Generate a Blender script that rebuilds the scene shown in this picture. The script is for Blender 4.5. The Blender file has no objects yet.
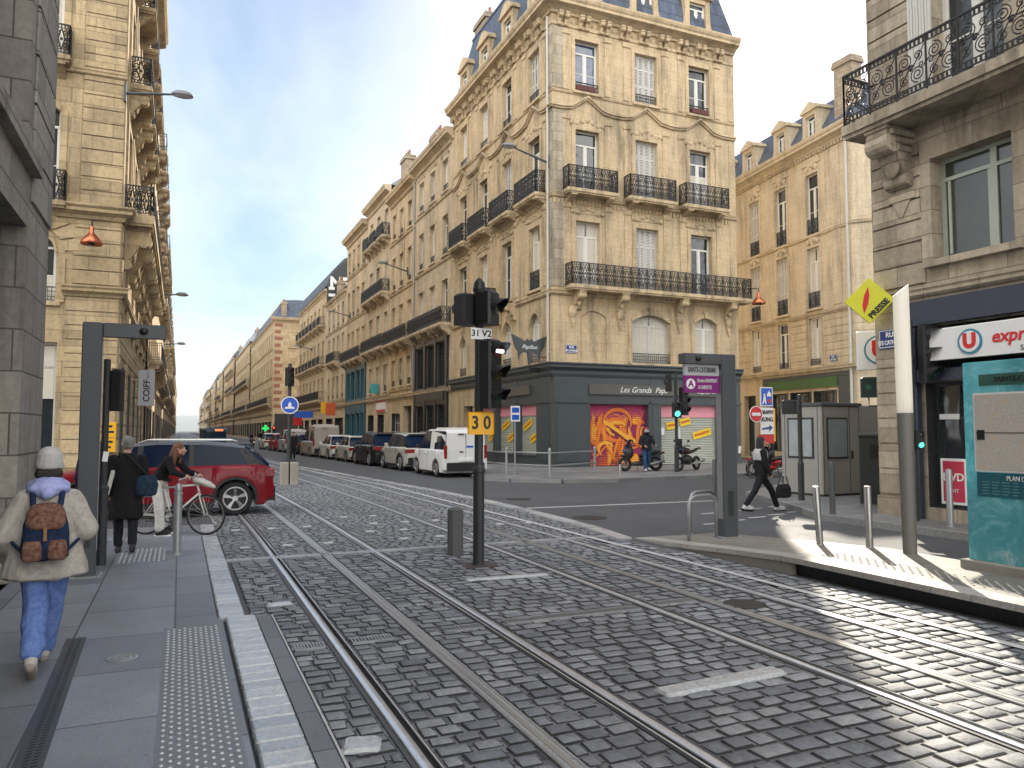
import bpy, bmesh, math, random
from mathutils import Vector, Matrix, noise
S = bpy.context.scene
C = S.collection
R = math.radians
PI = math.pi
random.seed(7)


class MB:
    """collects faces; build() links them as one mesh object"""
    def __init__(s):
        s.v = []; s.f = []; s.m = []; s.sm = []; s.mi = 0; s.smooth = False; s.M = None

    def add(s, vs, fs):
        n = len(s.v)
        if s.M is not None:
            vs = [tuple(s.M @ Vector(v)) for v in vs]
        s.v += [tuple(v) for v in vs]
        for f in fs:
            s.f.append([i + n for i in f]); s.m.append(s.mi); s.sm.append(s.smooth)

    def box(s, x0, y0, z0, x1, y1, z1):
        if x1 < x0: x0, x1 = x1, x0
        if y1 < y0: y0, y1 = y1, y0
        if z1 < z0: z0, z1 = z1, z0
        s.add([(x0, y0, z0), (x1, y0, z0), (x1, y1, z0), (x0, y1, z0), (x0, y0, z1), (x1, y0, z1), (x1, y1, z1), (x0, y1, z1)],
              [(0, 3, 2, 1), (4, 5, 6, 7), (0, 1, 5, 4), (1, 2, 6, 5), (2, 3, 7, 6), (3, 0, 4, 7)])

    def bbox(s, x0, y0, z0, x1, y1, z1, b=.01):
        """box with its vertical and top edges chamfered"""
        lo = [(x0 + b, y0), (x1 - b, y0), (x1, y0 + b), (x1, y1 - b), (x1 - b, y1), (x0 + b, y1), (x0, y1 - b), (x0, y0 + b)]
        cx, cy = (x0 + x1) / 2, (y0 + y1) / 2
        def ins(p):
            return (p[0] + (b if p[0] < cx else -b), p[1] + (b if p[1] < cy else -b))
        r = [[(p[0], p[1], z0) for p in lo], [(p[0], p[1], z1 - b) for p in lo], [ins(p) + (z1,) for p in lo]]
        s.loft(r, cap=True)

    def quad(s, a, b, c, d):
        s.add([a, b, c, d], [(0, 1, 2, 3)])

    def prism(s, poly, a0, a1, axis='y'):
        def p(q, a):
            if axis == 'x': return (a, q[0], q[1])
            if axis == 'y': return (q[0], a, q[1])
            return (q[0], q[1], a)
        n = len(poly)
        s.add([p(q, a0) for q in poly] + [p(q, a1) for q in poly],
              [tuple(range(n)), tuple(range(2 * n - 1, n - 1, -1))] + [(i, i + n, (i + 1) % n + n, (i + 1) % n) for i in range(n)])

    def loft(s, rings, closed=True, cap=True):
        n = len(rings[0]); vs = [p for r in rings for p in r]; fs = []
        for k in range(len(rings) - 1):
            for i in range(n if closed else n - 1):
                j = (i + 1) % n
                fs.append((k * n + i, k * n + j, (k + 1) * n + j, (k + 1) * n + i))
        if cap and closed:
            fs.append(tuple(range(n - 1, -1, -1))); fs.append(tuple(range((len(rings) - 1) * n, len(rings) * n)))
        s.add(vs, fs)

    def tube(s, pts, r, n=6, cap=True, closed=False):
        pts = [Vector(p) for p in pts]; N = len(pts)
        rs = r if isinstance(r, (list, tuple)) else [r] * N
        rings = []; up = None
        for i, p in enumerate(pts):
            if closed: d = pts[(i + 1) % N] - pts[i - 1]
            else: d = pts[min(i + 1, N - 1)] - pts[max(i - 1, 0)]
            if d.length < 1e-9: d = Vector((0, 0, 1))
            d.normalize()
            if up is None:
                up = Vector((0, 0, 1)) if abs(d.z) < .9 else Vector((0, 1, 0))
            a = d.cross(up)
            if a.length < 1e-6: a = d.orthogonal()
            a.normalize(); b = a.cross(d); up = b
            rings.append([tuple(p + (a * math.cos(2 * PI * k / n) + b * math.sin(2 * PI * k / n)) * rs[i]) for k in range(n)])
        if closed: rings.append(rings[0])
        s.loft(rings, cap=cap and not closed)

    def lathe(s, prof, n=16, c=(0, 0, 0)):
        s.loft([[(c[0] + r * math.cos(2 * PI * k / n), c[1] + r * math.sin(2 * PI * k / n), c[2] + z) for k in range(n)] for r, z in prof])

    def disc(s, c, r, axis='y', th=.02, n=20):
        """flat disc between c and c+th along the axis"""
        rg = []
        for t in (0, th):
            q = []
            for k in range(n):
                a, b = r * math.cos(2 * PI * k / n), r * math.sin(2 * PI * k / n)
                q.append((c[0] + a, c[1] + t, c[2] + b) if axis == 'y' else (c[0] + t, c[1] + a, c[2] + b) if axis == 'x' else (c[0] + a, c[1] + b, c[2] + t))
            rg.append(q)
        s.loft(rg)

    def torus(s, c, R0, r, axis='x', n=28, m=8):
        pts = []
        for k in range(n):
            a, b = R0 * math.cos(2 * PI * k / n), R0 * math.sin(2 * PI * k / n)
            pts.append((c[0], c[1] + a, c[2] + b) if axis == 'x' else (c[0] + a, c[1], c[2] + b) if axis == 'y' else (c[0] + a, c[1] + b, c[2]))
        s.tube(pts, r, m, closed=True)

    def ell(s, c, rx, ry, rz, n=14, m=9):
        s.loft([[(c[0] + rx * math.sin(PI * (j + .02) / (m + .04)) * math.cos(2 * PI * k / n), c[1] + ry * math.sin(PI * (j + .02) / (m + .04)) * math.sin(2 * PI * k / n),
                  c[2] - rz * math.cos(PI * j / m)) for k in range(n)] for j in range(m + 1)])

    def mesh(s, name, mats):
        me = bpy.data.meshes.new(name)
        me.from_pydata(s.v, [], s.f)
        if not isinstance(mats, (list, tuple)): mats = [mats]
        for m in mats: me.materials.append(m)
        me.polygons.foreach_set('material_index', s.m)
        me.polygons.foreach_set('use_smooth', s.sm)
        me.update()
        bm = bmesh.new(); bm.from_mesh(me); bmesh.ops.recalc_face_normals(bm, faces=bm.faces); bm.to_mesh(me); bm.free()
        return me

    def build(s, name, mats, parent=None, loc=(0, 0, 0), rz=0, smooth_angle=None):
        me = s.mesh(name, mats)
        if smooth_angle: sharp(me, smooth_angle)
        return link(name, me, parent, loc, rz)


def sharp(me, deg):
    me.polygons.foreach_set('use_smooth', [True] * len(me.polygons))
    bm = bmesh.new(); bm.from_mesh(me)
    for e in bm.edges:
        if len(e.link_faces) == 2 and e.calc_face_angle(0) > R(deg): e.smooth = False
    bm.to_mesh(me); bm.free()


def link(name, me, parent=None, loc=(0, 0, 0), rz=0):
    o = bpy.data.objects.new(name, me); C.objects.link(o)
    if parent: o.parent = parent
    o.location = loc; o.rotation_euler = (0, 0, rz)
    return o


def thing(name, label, cat, loc=(0, 0, 0), rz=0, group=None):
    o = bpy.data.objects.new(name, None); C.objects.link(o)
    o.location = loc; o.rotation_euler = (0, 0, rz); o.empty_display_size = .2
    return tag(o, label, cat, group)


def tag(o, label, cat, group=None):
    o['label'] = label; o['category'] = cat
    if group: o['group'] = group
    return o


def struct(o, kind='structure'):
    o['kind'] = kind
    return o


def dup(root, loc, rz, label, group=None, scale=None):
    r = root.copy(); C.objects.link(r); r.location = loc; r.rotation_euler = (0, 0, rz)
    r['label'] = label
    if group: r['group'] = group
    if scale: r.scale = (scale,) * 3
    for ch in list(root.children):
        c = ch.copy(); C.objects.link(c); c.parent = r
        for g in list(ch.children):
            d = g.copy(); C.objects.link(d); d.parent = c
    return r


def text(body, size, mat, parent, loc, rot, name='lettering', align='CENTER', shear=0, bold=0, sx=1, depth=.003):
    cu = bpy.data.curves.new(name, 'FONT')
    cu.body = body; cu.size = size; cu.align_x = align; cu.align_y = 'CENTER'; cu.extrude = depth; cu.shear = shear; cu.offset = bold
    cu.resolution_u = 3
    cu.materials.append(mat)
    t_ = bpy.data.objects.new(name, cu); C.objects.link(t_)
    dg = bpy.context.evaluated_depsgraph_get()
    me = bpy.data.meshes.new_from_object(t_.evaluated_get(dg)); me.name = name
    bpy.data.objects.remove(t_); bpy.data.curves.remove(cu)
    if not me.materials: me.materials.append(mat)
    o = bpy.data.objects.new(name, me); C.objects.link(o)
    o.parent = parent; o.location = loc; o.rotation_euler = rot; o.scale = (sx, 1, 1)
    return o


# ------------------------------------------------------------------ materials
def nt(name):
    m = bpy.data.materials.new(name); m.use_nodes = True
    t = m.node_tree; b = t.nodes['Principled BSDF']
    return m, t, b


def node(t, typ, **kw):
    n = t.nodes.new(typ)
    for k, v in kw.items():
        if k in n.inputs: n.inputs[k].default_value = v
        else: setattr(n, k, v)
    return n


def c4(c):
    return (c[0], c[1], c[2], 1)


def plain(name, col, rough=.6, metal=0, var=.12, scale=6, bump=.0, spec=.5, coat=0, emit=None, es=1):
    m, t, b = nt(name)
    b.inputs['Roughness'].default_value = rough; b.inputs['Metallic'].default_value = metal
    b.inputs['Specular IOR Level'].default_value = spec
    if coat: b.inputs['Coat Weight'].default_value = coat; b.inputs['Coat Roughness'].default_value = .04
    tc = node(t, 'ShaderNodeTexCoord')
    n = node(t, 'ShaderNodeTexNoise', Scale=scale, Detail=6, Roughness=.6)
    t.links.new(tc.outputs['Object'], n.inputs['Vector'])
    mx = node(t, 'ShaderNodeMix', data_type='RGBA')
    mx.inputs[6].default_value = c4([k * (1 - var) for k in col]); mx.inputs[7].default_value = c4([min(1, k * (1 + var)) for k in col])
    t.links.new(n.outputs['Fac'], mx.inputs[0]); t.links.new(mx.outputs[2], b.inputs['Base Color'])
    mr = node(t, 'ShaderNodeMapRange'); mr.inputs[3].default_value = max(0, rough - .08); mr.inputs[4].default_value = min(1, rough + .1)
    t.links.new(n.outputs['Fac'], mr.inputs[0]); t.links.new(mr.outputs[0], b.inputs['Roughness'])
    if bump:
        bp = node(t, 'ShaderNodeBump', Strength=bump, Distance=.02)
        n2 = node(t, 'ShaderNodeTexNoise', Scale=scale * 8, Detail=4)
        t.links.new(tc.outputs['Object'], n2.inputs['Vector'])
        t.links.new(n2.outputs['Fac'], bp.inputs['Height']); t.links.new(bp.outputs['Normal'], b.inputs['Normal'])
    if emit:
        b.inputs['Emission Color'].default_value = c4(emit); b.inputs['Emission Strength'].default_value = es
    return m


def ramp(t, stops):
    r = node(t, 'ShaderNodeValToRGB')
    e = r.color_ramp.elements
    while len(e) < len(stops): e.new(.5)
    for i, (p, c) in enumerate(stops):
        e[i].position = p; e[i].color = c4(c) if not isinstance(c, (int, float)) else (c, c, c, 1)
    return r


def stone(name, col, row=.42, bw=.95, joint=.012, jdark=.55, soot=.5, var=.16, bump=.35, grime=(.10, .085, .065)):
    """ashlar: joints, block to block tone, weather stains and pitting"""
    m, t, b = nt(name); L = t.links.new
    tc = node(t, 'ShaderNodeTexCoord')
    sp = node(t, 'ShaderNodeSeparateXYZ'); L(tc.outputs['Object'], sp.inputs[0])
    ad = node(t, 'ShaderNodeMath', operation='ADD'); L(sp.outputs[0], ad.inputs[0]); L(sp.outputs[1], ad.inputs[1])
    cb = node(t, 'ShaderNodeCombineXYZ'); L(ad.outputs[0], cb.inputs[0]); L(sp.outputs[2], cb.inputs[1])
    br = node(t, 'ShaderNodeTexBrick', Scale=1.0)
    br.inputs['Brick Width'].default_value = bw; br.inputs['Row Height'].default_value = row
    br.inputs['Mortar Size'].default_value = joint; br.inputs['Mortar Smooth'].default_value = .3; br.inputs['Bias'].default_value = 0
    br.inputs['Color1'].default_value = c4([k * (1 - var) for k in col]); br.inputs['Color2'].default_value = c4([min(.9, k * (1 + var)) for k in col])
    br.inputs['Mortar'].default_value = c4([k * jdark for k in col])
    L(cb.outputs[0], br.inputs['Vector'])
    n1 = node(t, 'ShaderNodeTexNoise', Scale=.35, Detail=5, Roughness=.65); L(tc.outputs['Object'], n1.inputs['Vector'])
    mp = node(t, 'ShaderNodeMapping'); mp.inputs['Scale'].default_value = (1.6, 1.6, .22); L(tc.outputs['Object'], mp.inputs[0])
    n2 = node(t, 'ShaderNodeTexNoise', Scale=1.0, Detail=7, Roughness=.7); L(mp.outputs[0], n2.inputs['Vector'])
    n3 = node(t, 'ShaderNodeTexNoise', Scale=9, Detail=8, Roughness=.7); L(tc.outputs['Object'], n3.inputs['Vector'])
    r1 = ramp(t, [(.45, 0.), (.66, 1.)]); L(n2.outputs['Fac'], r1.inputs[0])
    r0 = ramp(t, [(.35, .25), (.65, 1.)]); L(n1.outputs['Fac'], r0.inputs[0])
    ml = node(t, 'ShaderNodeMath', operation='MULTIPLY'); L(r1.outputs[0], ml.inputs[0]); L(r0.outputs[0], ml.inputs[1])
    ms = node(t, 'ShaderNodeMath', operation='MULTIPLY'); L(ml.outputs[0], ms.inputs[0]); ms.inputs[1].default_value = soot
    mx = node(t, 'ShaderNodeMix', data_type='RGBA'); L(ms.outputs[0], mx.inputs[0]); L(br.outputs['Color'], mx.inputs[6]); mx.inputs[7].default_value = c4(grime)
    gg = node(t, 'ShaderNodeNewGeometry'); sg_ = node(t, 'ShaderNodeSeparateXYZ'); L(gg.outputs['True Normal'], sg_.inputs[0])   # soot settles on ledges
    mg = node(t, 'ShaderNodeMapRange'); mg.inputs[1].default_value = .5; mg.inputs[2].default_value = .9; mg.inputs[4].default_value = .7; L(sg_.outputs[2], mg.inputs[0])
    ml2 = node(t, 'ShaderNodeMix', data_type='RGBA'); L(mg.outputs[0], ml2.inputs[0]); L(mx.outputs[2], ml2.inputs[6]); ml2.inputs[7].default_value = c4(grime); mx = ml2
    hs = node(t, 'ShaderNodeMix', data_type='RGBA', blend_type='OVERLAY'); hs.inputs[0].default_value = .55
    r3 = ramp(t, [(.3, .32), (.7, .68)]); L(n3.outputs['Fac'], r3.inputs[0])
    L(mx.outputs[2], hs.inputs[6]); L(r3.outputs[0], hs.inputs[7])
    L(hs.outputs[2], b.inputs['Base Color'])
    b.inputs['Roughness'].default_value = .88; b.inputs['Specular IOR Level'].default_value = .25
    mm = node(t, 'ShaderNodeMath', operation='MULTIPLY_ADD'); L(n3.outputs['Fac'], mm.inputs[0]); mm.inputs[1].default_value = .5
    iv = node(t, 'ShaderNodeMath', operation='SUBTRACT'); iv.inputs[0].default_value = 1; L(br.outputs['Fac'], iv.inputs[1]); L(iv.outputs[0], mm.inputs[2])
    bp = node(t, 'ShaderNodeBump', Strength=bump, Distance=.025); L(mm.outputs[0], bp.inputs['Height']); L(bp.outputs['Normal'], b.inputs['Normal'])
    return m


def island(name, cols, rough=.5, bump=.4, scale=30, spec=.5, dirt=.35, rvar=.18):
    """separate paving stones: each its own tone, worn tops"""
    m, t, b = nt(name); L = t.links.new
    g = node(t, 'ShaderNodeNewGeometry'); tc = node(t, 'ShaderNodeTexCoord')
    r = ramp(t, [(i / max(1, len(cols) - 1), c) for i, c in enumerate(cols)]); L(g.outputs['Random Per Island'], r.inputs[0])
    n = node(t, 'ShaderNodeTexNoise', Scale=scale, Detail=8, Roughness=.7); L(tc.outputs['Object'], n.inputs['Vector'])
    n2 = node(t, 'ShaderNodeTexNoise', Scale=.9, Detail=6, Roughness=.6); L(tc.outputs['Object'], n2.inputs['Vector'])
    ov = node(t, 'ShaderNodeMix', data_type='RGBA', blend_type='OVERLAY'); ov.inputs[0].default_value = .6
    L(r.outputs[0], ov.inputs[6]); rr = ramp(t, [(.3, .25), (.7, .75)]); L(n.outputs['Fac'], rr.inputs[0]); L(rr.outputs[0], ov.inputs[7])
    mx = node(t, 'ShaderNodeMix', data_type='RGBA', blend_type='MULTIPLY'); mx.inputs[0].default_value = dirt
    r2 = ramp(t, [(.35, .45), (.65, 1.)]); L(n2.outputs['Fac'], r2.inputs[0]); L(ov.outputs[2], mx.inputs[6]); L(r2.outputs[0], mx.inputs[7])
    L(mx.outputs[2], b.inputs['Base Color'])
    mr = node(t, 'ShaderNodeMapRange'); mr.inputs[3].default_value = rough - rvar; mr.inputs[4].default_value = rough + rvar
    L(n2.outputs['Fac'], mr.inputs[0]); L(mr.outputs[0], b.inputs['Roughness']); b.inputs['Specular IOR Level'].default_value = spec
    bp = node(t, 'ShaderNodeBump', Strength=bump, Distance=.01); L(n.outputs['Fac'], bp.inputs['Height']); L(bp.outputs['Normal'], b.inputs['Normal'])
    return m


def slabs(name, col, w, h, joint, rough=.55, var=.2, rot=0, off=.5, bump=.3, speck=70, jd=.35, gum=0.):
    """flat paving with joints"""
    m, t, b = nt(name); L = t.links.new
    tc = node(t, 'ShaderNodeTexCoord')
    mp = node(t, 'ShaderNodeMapping'); mp.inputs['Rotation'].default_value = (0, 0, rot); L(tc.outputs['Object'], mp.inputs[0])
    br = node(t, 'ShaderNodeTexBrick', Scale=1.0, offset=off)
    br.inputs['Brick Width'].default_value = w; br.inputs['Row Height'].default_value = h; br.inputs['Mortar Size'].default_value = joint
    br.inputs['Mortar Smooth'].default_value = .2
    br.inputs['Color1'].default_value = c4([k * (1 - var) for k in col]); br.inputs['Color2'].default_value = c4([k * (1 + var) for k in col]); br.inputs['Mortar'].default_value = c4([k * jd for k in col])
    L(mp.outputs[0], br.inputs['Vector'])
    n = node(t, 'ShaderNodeTexNoise', Scale=speck, Detail=5, Roughness=.8); L(tc.outputs['Object'], n.inputs['Vector'])
    n2 = node(t, 'ShaderNodeTexNoise', Scale=.7, Detail=7, Roughness=.65); L(tc.outputs['Object'], n2.inputs['Vector'])
    ov = node(t, 'ShaderNodeMix', data_type='RGBA', blend_type='OVERLAY'); ov.inputs[0].default_value = .5
    rr = ramp(t, [(.3, .25), (.7, .75)]); L(n.outputs['Fac'], rr.inputs[0]); L(br.outputs['Color'], ov.inputs[6]); L(rr.outputs[0], ov.inputs[7])
    mx = node(t, 'ShaderNodeMix', data_type='RGBA', blend_type='MULTIPLY'); mx.inputs[0].default_value = .55
    r2 = ramp(t, [(.35, .5), (.62, 1.)]); L(n2.outputs['Fac'], r2.inputs[0]); L(ov.outputs[2], mx.inputs[6]); L(r2.outputs[0], mx.inputs[7])
    vo = node(t, 'ShaderNodeTexVoronoi', Scale=3.1); L(tc.outputs['Object'], vo.inputs['Vector'])      # trodden gum and drips
    lt = node(t, 'ShaderNodeMath', operation='LESS_THAN'); L(vo.outputs['Distance'], lt.inputs[0]); lt.inputs[1].default_value = .085
    sv = node(t, 'ShaderNodeSeparateXYZ'); L(vo.outputs['Color'], sv.inputs[0]); gt = node(t, 'ShaderNodeMath', operation='GREATER_THAN'); L(sv.outputs[0], gt.inputs[0]); gt.inputs[1].default_value = .55
    mu = node(t, 'ShaderNodeMath', operation='MULTIPLY'); L(lt.outputs[0], mu.inputs[0]); L(gt.outputs[0], mu.inputs[1]); mq = node(t, 'ShaderNodeMath', operation='MULTIPLY'); L(mu.outputs[0], mq.inputs[0]); mq.inputs[1].default_value = gum
    mg = node(t, 'ShaderNodeMix', data_type='RGBA'); L(mq.outputs[0], mg.inputs[0]); L(mx.outputs[2], mg.inputs[6]); mg.inputs[7].default_value = c4([k * .35 for k in col]); mx = mg
    L(mx.outputs[2], b.inputs['Base Color'])
    mr = node(t, 'ShaderNodeMapRange'); mr.inputs[3].default_value = rough - .15; mr.inputs[4].default_value = min(1, rough + .2)
    L(n2.outputs['Fac'], mr.inputs[0]); L(mr.outputs[0], b.inputs['Roughness'])
    iv = node(t, 'ShaderNodeMath', operation='SUBTRACT'); iv.inputs[0].default_value = 1; L(br.outputs['Fac'], iv.inputs[1])
    md = node(t, 'ShaderNodeMath', operation='MULTIPLY_ADD'); L(n.outputs['Fac'], md.inputs[0]); md.inputs[1].default_value = .25; L(iv.outputs[0], md.inputs[2])
    bp = node(t, 'ShaderNodeBump', Strength=bump, Distance=.012); L(md.outputs[0], bp.inputs['Height']); L(bp.outputs['Normal'], b.inputs['Normal'])
    return m


def glass(name, col=(.02, .025, .03), rough=.04, spec=.8, wavy=False):
    m = plain(name, col, rough=rough, var=.5, scale=.8, spec=spec)
    if wavy:
        t = m.node_tree; b = t.nodes['Principled BSDF']; tc = node(t, 'ShaderNodeTexCoord'); g = node(t, 'ShaderNodeNewGeometry')
        n = node(t, 'ShaderNodeTexNoise', Scale=.9, Detail=2); t.links.new(g.outputs['Position'], n.inputs['Vector'])
        bp = node(t, 'ShaderNodeBump', Strength=.35, Distance=.12); t.links.new(n.outputs['Fac'], bp.inputs['Height']); t.links.new(bp.outputs['Normal'], b.inputs['Normal'])
    return m


def weave(name, col, col2, scale, rough=.9):
    """two tone cloth"""
    m, t, b = nt(name); L = t.links.new
    tc = node(t, 'ShaderNodeTexCoord'); n = node(t, 'ShaderNodeTexNoise', Scale=scale, Detail=6, Roughness=.75); L(tc.outputs['Object'], n.inputs['Vector'])
    r = ramp(t, [(.38, col), (.62, col2)]); L(n.outputs['Fac'], r.inputs[0]); L(r.outputs[0], b.inputs['Base Color'])
    b.inputs['Roughness'].default_value = rough; b.inputs['Specular IOR Level'].default_value = .2
    bp = node(t, 'ShaderNodeBump', Strength=.5, Distance=.006); n2 = node(t, 'ShaderNodeTexNoise', Scale=scale * 4, Detail=3); L(tc.outputs['Object'], n2.inputs['Vector'])
    L(n2.outputs['Fac'], bp.inputs['Height']); L(bp.outputs['Normal'], b.inputs['Normal'])
    return m


M = {}
M['stone'] = stone('limestone', (.60, .47, .30), soot=.85, var=.05, jdark=.72, bump=.25, joint=.008)
M['stone_b'] = stone('limestone_pale', (.59, .48, .335), soot=.75, row=.38, var=.06, jdark=.72, joint=.008)
M['stone_c'] = stone('limestone_warm', (.57, .45, .295), soot=.8, row=.4, var=.07, jdark=.7, joint=.009)
M['stone_l'] = stone('limestone_left', (.47, .36, .215), soot=.7, row=.5, bw=1.2)
M['stone_near'] = stone('limestone_sooty', (.44, .375, .285), soot=.85, row=.46, bw=1.1, var=.2)
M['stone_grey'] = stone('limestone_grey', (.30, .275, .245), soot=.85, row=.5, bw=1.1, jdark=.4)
M['stone_mid'] = stone('limestone_mid', (.62, .52, .37), soot=.6, row=.4, var=.05, jdark=.75, joint=.008)
M['stone_far'] = stone('limestone_far', (.55, .44, .28), soot=.55, row=.5, bump=.1)
M['brickquoin'] = plain('red_brick', (.30, .13, .085), .85, bump=.2)
M['slate'] = slabs('slate_roof', (.075, .095, .14), .24, .16, .006, rough=.5, var=.3, bump=.5, speck=15)
M['slate_d'] = plain('dark_zinc', (.06, .068, .08), .55, bump=.1)
M['zinc'] = plain('zinc', (.30, .32, .34), .45, .3)
M['chim'] = stone('chimney_stone', (.36, .29, .21), row=.25, bw=.5, soot=.7)
M['iron'] = plain('black_iron', (.012, .012, .014), .45)
M['white'] = plain('white_paint', (.72, .71, .67), .5, var=.06)
M['offwhite'] = plain('grey_white_paint', (.55, .54, .50), .55, var=.08)
M['shutter'] = plain('shutter_paint', (.60, .585, .55), .55, var=.08)
M['glass'] = glass('window_glass', wavy=True)
M['glass_b'] = glass('window_glass_blue', (.03, .06, .14), .03, 1.0, True)
M['curtain'] = plain('net_curtain', (.58, .55, .48), .9, var=.15, scale=3)
M['woodred'] = plain('red_brown_box', (.10, .025, .02), .6)
M['shop_d'] = plain('shop_grey_green', (.05, .062, .068), .45, var=.15, scale=2)
M['shop_dark'] = plain('shop_black', (.018, .019, .02), .4)
M['teal'] = plain('teal_paint', (.015, .10, .135), .45, var=.1)
M['signgrey'] = plain('sign_board_bronze', (.085, .08, .07), .45, var=.25, scale=3)
M['roller'] = plain('roller_shutter_steel', (.40, .42, .36), .45, .2, var=.15, scale=2)
M['pink'] = plain('pink_vinyl', (.75, .30, .36), .6, var=.15, scale=5)
M['yellowstk'] = plain('yellow_sticker', (.80, .55, .02), .6)
M['orange_txt'] = plain('orange_print', (.55, .14, .01), .6)
M['steel'] = plain('brushed_steel', (.42, .42, .41), .35, .85, var=.12)
M['galv'] = plain('galvanised_steel', (.34, .35, .36), .45, .6)
M['rail'] = plain('rail_steel', (.62, .64, .67), .3, .7, var=.2, scale=14)
M['railside'] = plain('rail_side', (.075, .075, .078), .55, .2)
M['groove'] = plain('rail_groove', (.012, .012, .012), .9)
M['anthr'] = plain('anthracite_paint', (.066, .072, .08), .45, var=.22, scale=2.5, bump=.06)
M['anthr2'] = plain('dark_grey_paint', (.025, .027, .03), .5)
M['black'] = plain('black_plastic', (.008, .008, .009), .5)
M['rubber'] = plain('tyre_rubber', (.014, .014, .015), .8)
M['whiteplate'] = plain('white_sign_face', (.78, .78, .78), .45, var=.04)
M['signyellow'] = plain('yellow_sign_face', (.82, .42, .01), .45, var=.05)
M['signblue'] = plain('blue_sign_face', (.006, .09, .50), .4, var=.05)
M['plaqueblue'] = plain('blue_enamel', (.012, .035, .20), .3)
M['signred'] = plain('red_sign_face', (.55, .012, .014), .4, var=.05)
M['violet'] = plain('violet_sign_face', (.20, .012, .17), .4, var=.05)
M['txt_black'] = plain('black_lettering', (.01, .01, .01), .5)
M['txt_white'] = plain('white_lettering', (.80, .80, .80), .5)
M['txt_red'] = plain('red_lettering', (.60, .01, .015), .4)
M['txt_grey'] = plain('grey_lettering', (.05, .055, .06), .5)
M['copper'] = plain('copper', (.55, .17, .08), .32, .9, var=.2)
M['granite_w'] = island('pale_granite', [(.34, .36, .39), (.44, .46, .48), (.52, .535, .55)], rough=.28, bump=.3, rvar=.1, spec=.9, dirt=.25)
M['kerb'] = island('kerb_granite', [(.18, .185, .19), (.23, .235, .24), (.27, .27, .27)], rough=.5, bump=.3)
M['cobble'] = island('cobble_stone', [(.165, .175, .195), (.22, .232, .255), (.27, .282, .302), (.345, .355, .37)], rough=.58, bump=.8, spec=.35, dirt=.6, scale=24)
M['sett'] = island('small_setts', [(.16, .17, .185), (.205, .215, .23), (.25, .26, .272)], rough=.55, spec=.35, bump=.7, scale=30)
M['bed'] = plain('joint_mortar', (.034, .034, .035), .9, bump=.5, scale=20)
M['asphalt'] = slabs('asphalt', (.088, .092, .10), 90, 70, .0, rough=.75, var=.1, bump=.5, speck=140)
M['pave'] = slabs('granite_paving', (.235, .25, .278), 1.05, .78, .009, rough=.5, var=.22, rot=PI / 2, bump=.3, gum=.6)
M['pave_p'] = slabs('platform_paving', (.24, .225, .20), .6, .4, .006, rough=.6, var=.12)
M['pave_r'] = slabs('right_paving', (.22, .22, .22), .6, .4, .008, rough=.6, var=.2)
M['tact'] = plain('tactile_slab', (.19, .203, .228), .55, bump=.2)
M['stud'] = plain('steel_stud', (.60, .61, .62), .35, .3)
M['aps'] = island('third_rail_resin', [(.30, .31, .325), (.37, .38, .395)], rough=.45, bump=.2)
M['concrete'] = plain('concrete', (.30, .28, .25), .85, bump=.25, var=.25, scale=3)
M['roadpaint'] = plain('worn_road_paint', (.50, .50, .50), .7, var=.35, scale=9)
M['darkslab'] = slabs('dark_slab', (.19, .20, .215), 40, .62, .008, rough=.5)
# ------------------------------------------------------------------ facades
CACHE = {}
RW = random.Random(5)


def scroll(cx, cz, r, turns, a0, sgn, n=16):
    out = []
    for i in range(n + 1):
        t = i / n; a = a0 + sgn * turns * 2 * PI * t; q = r * (1 - .82 * t)
        out.append((cx + q * math.cos(a), 0, cz + q * math.sin(a)))
    return out


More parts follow.
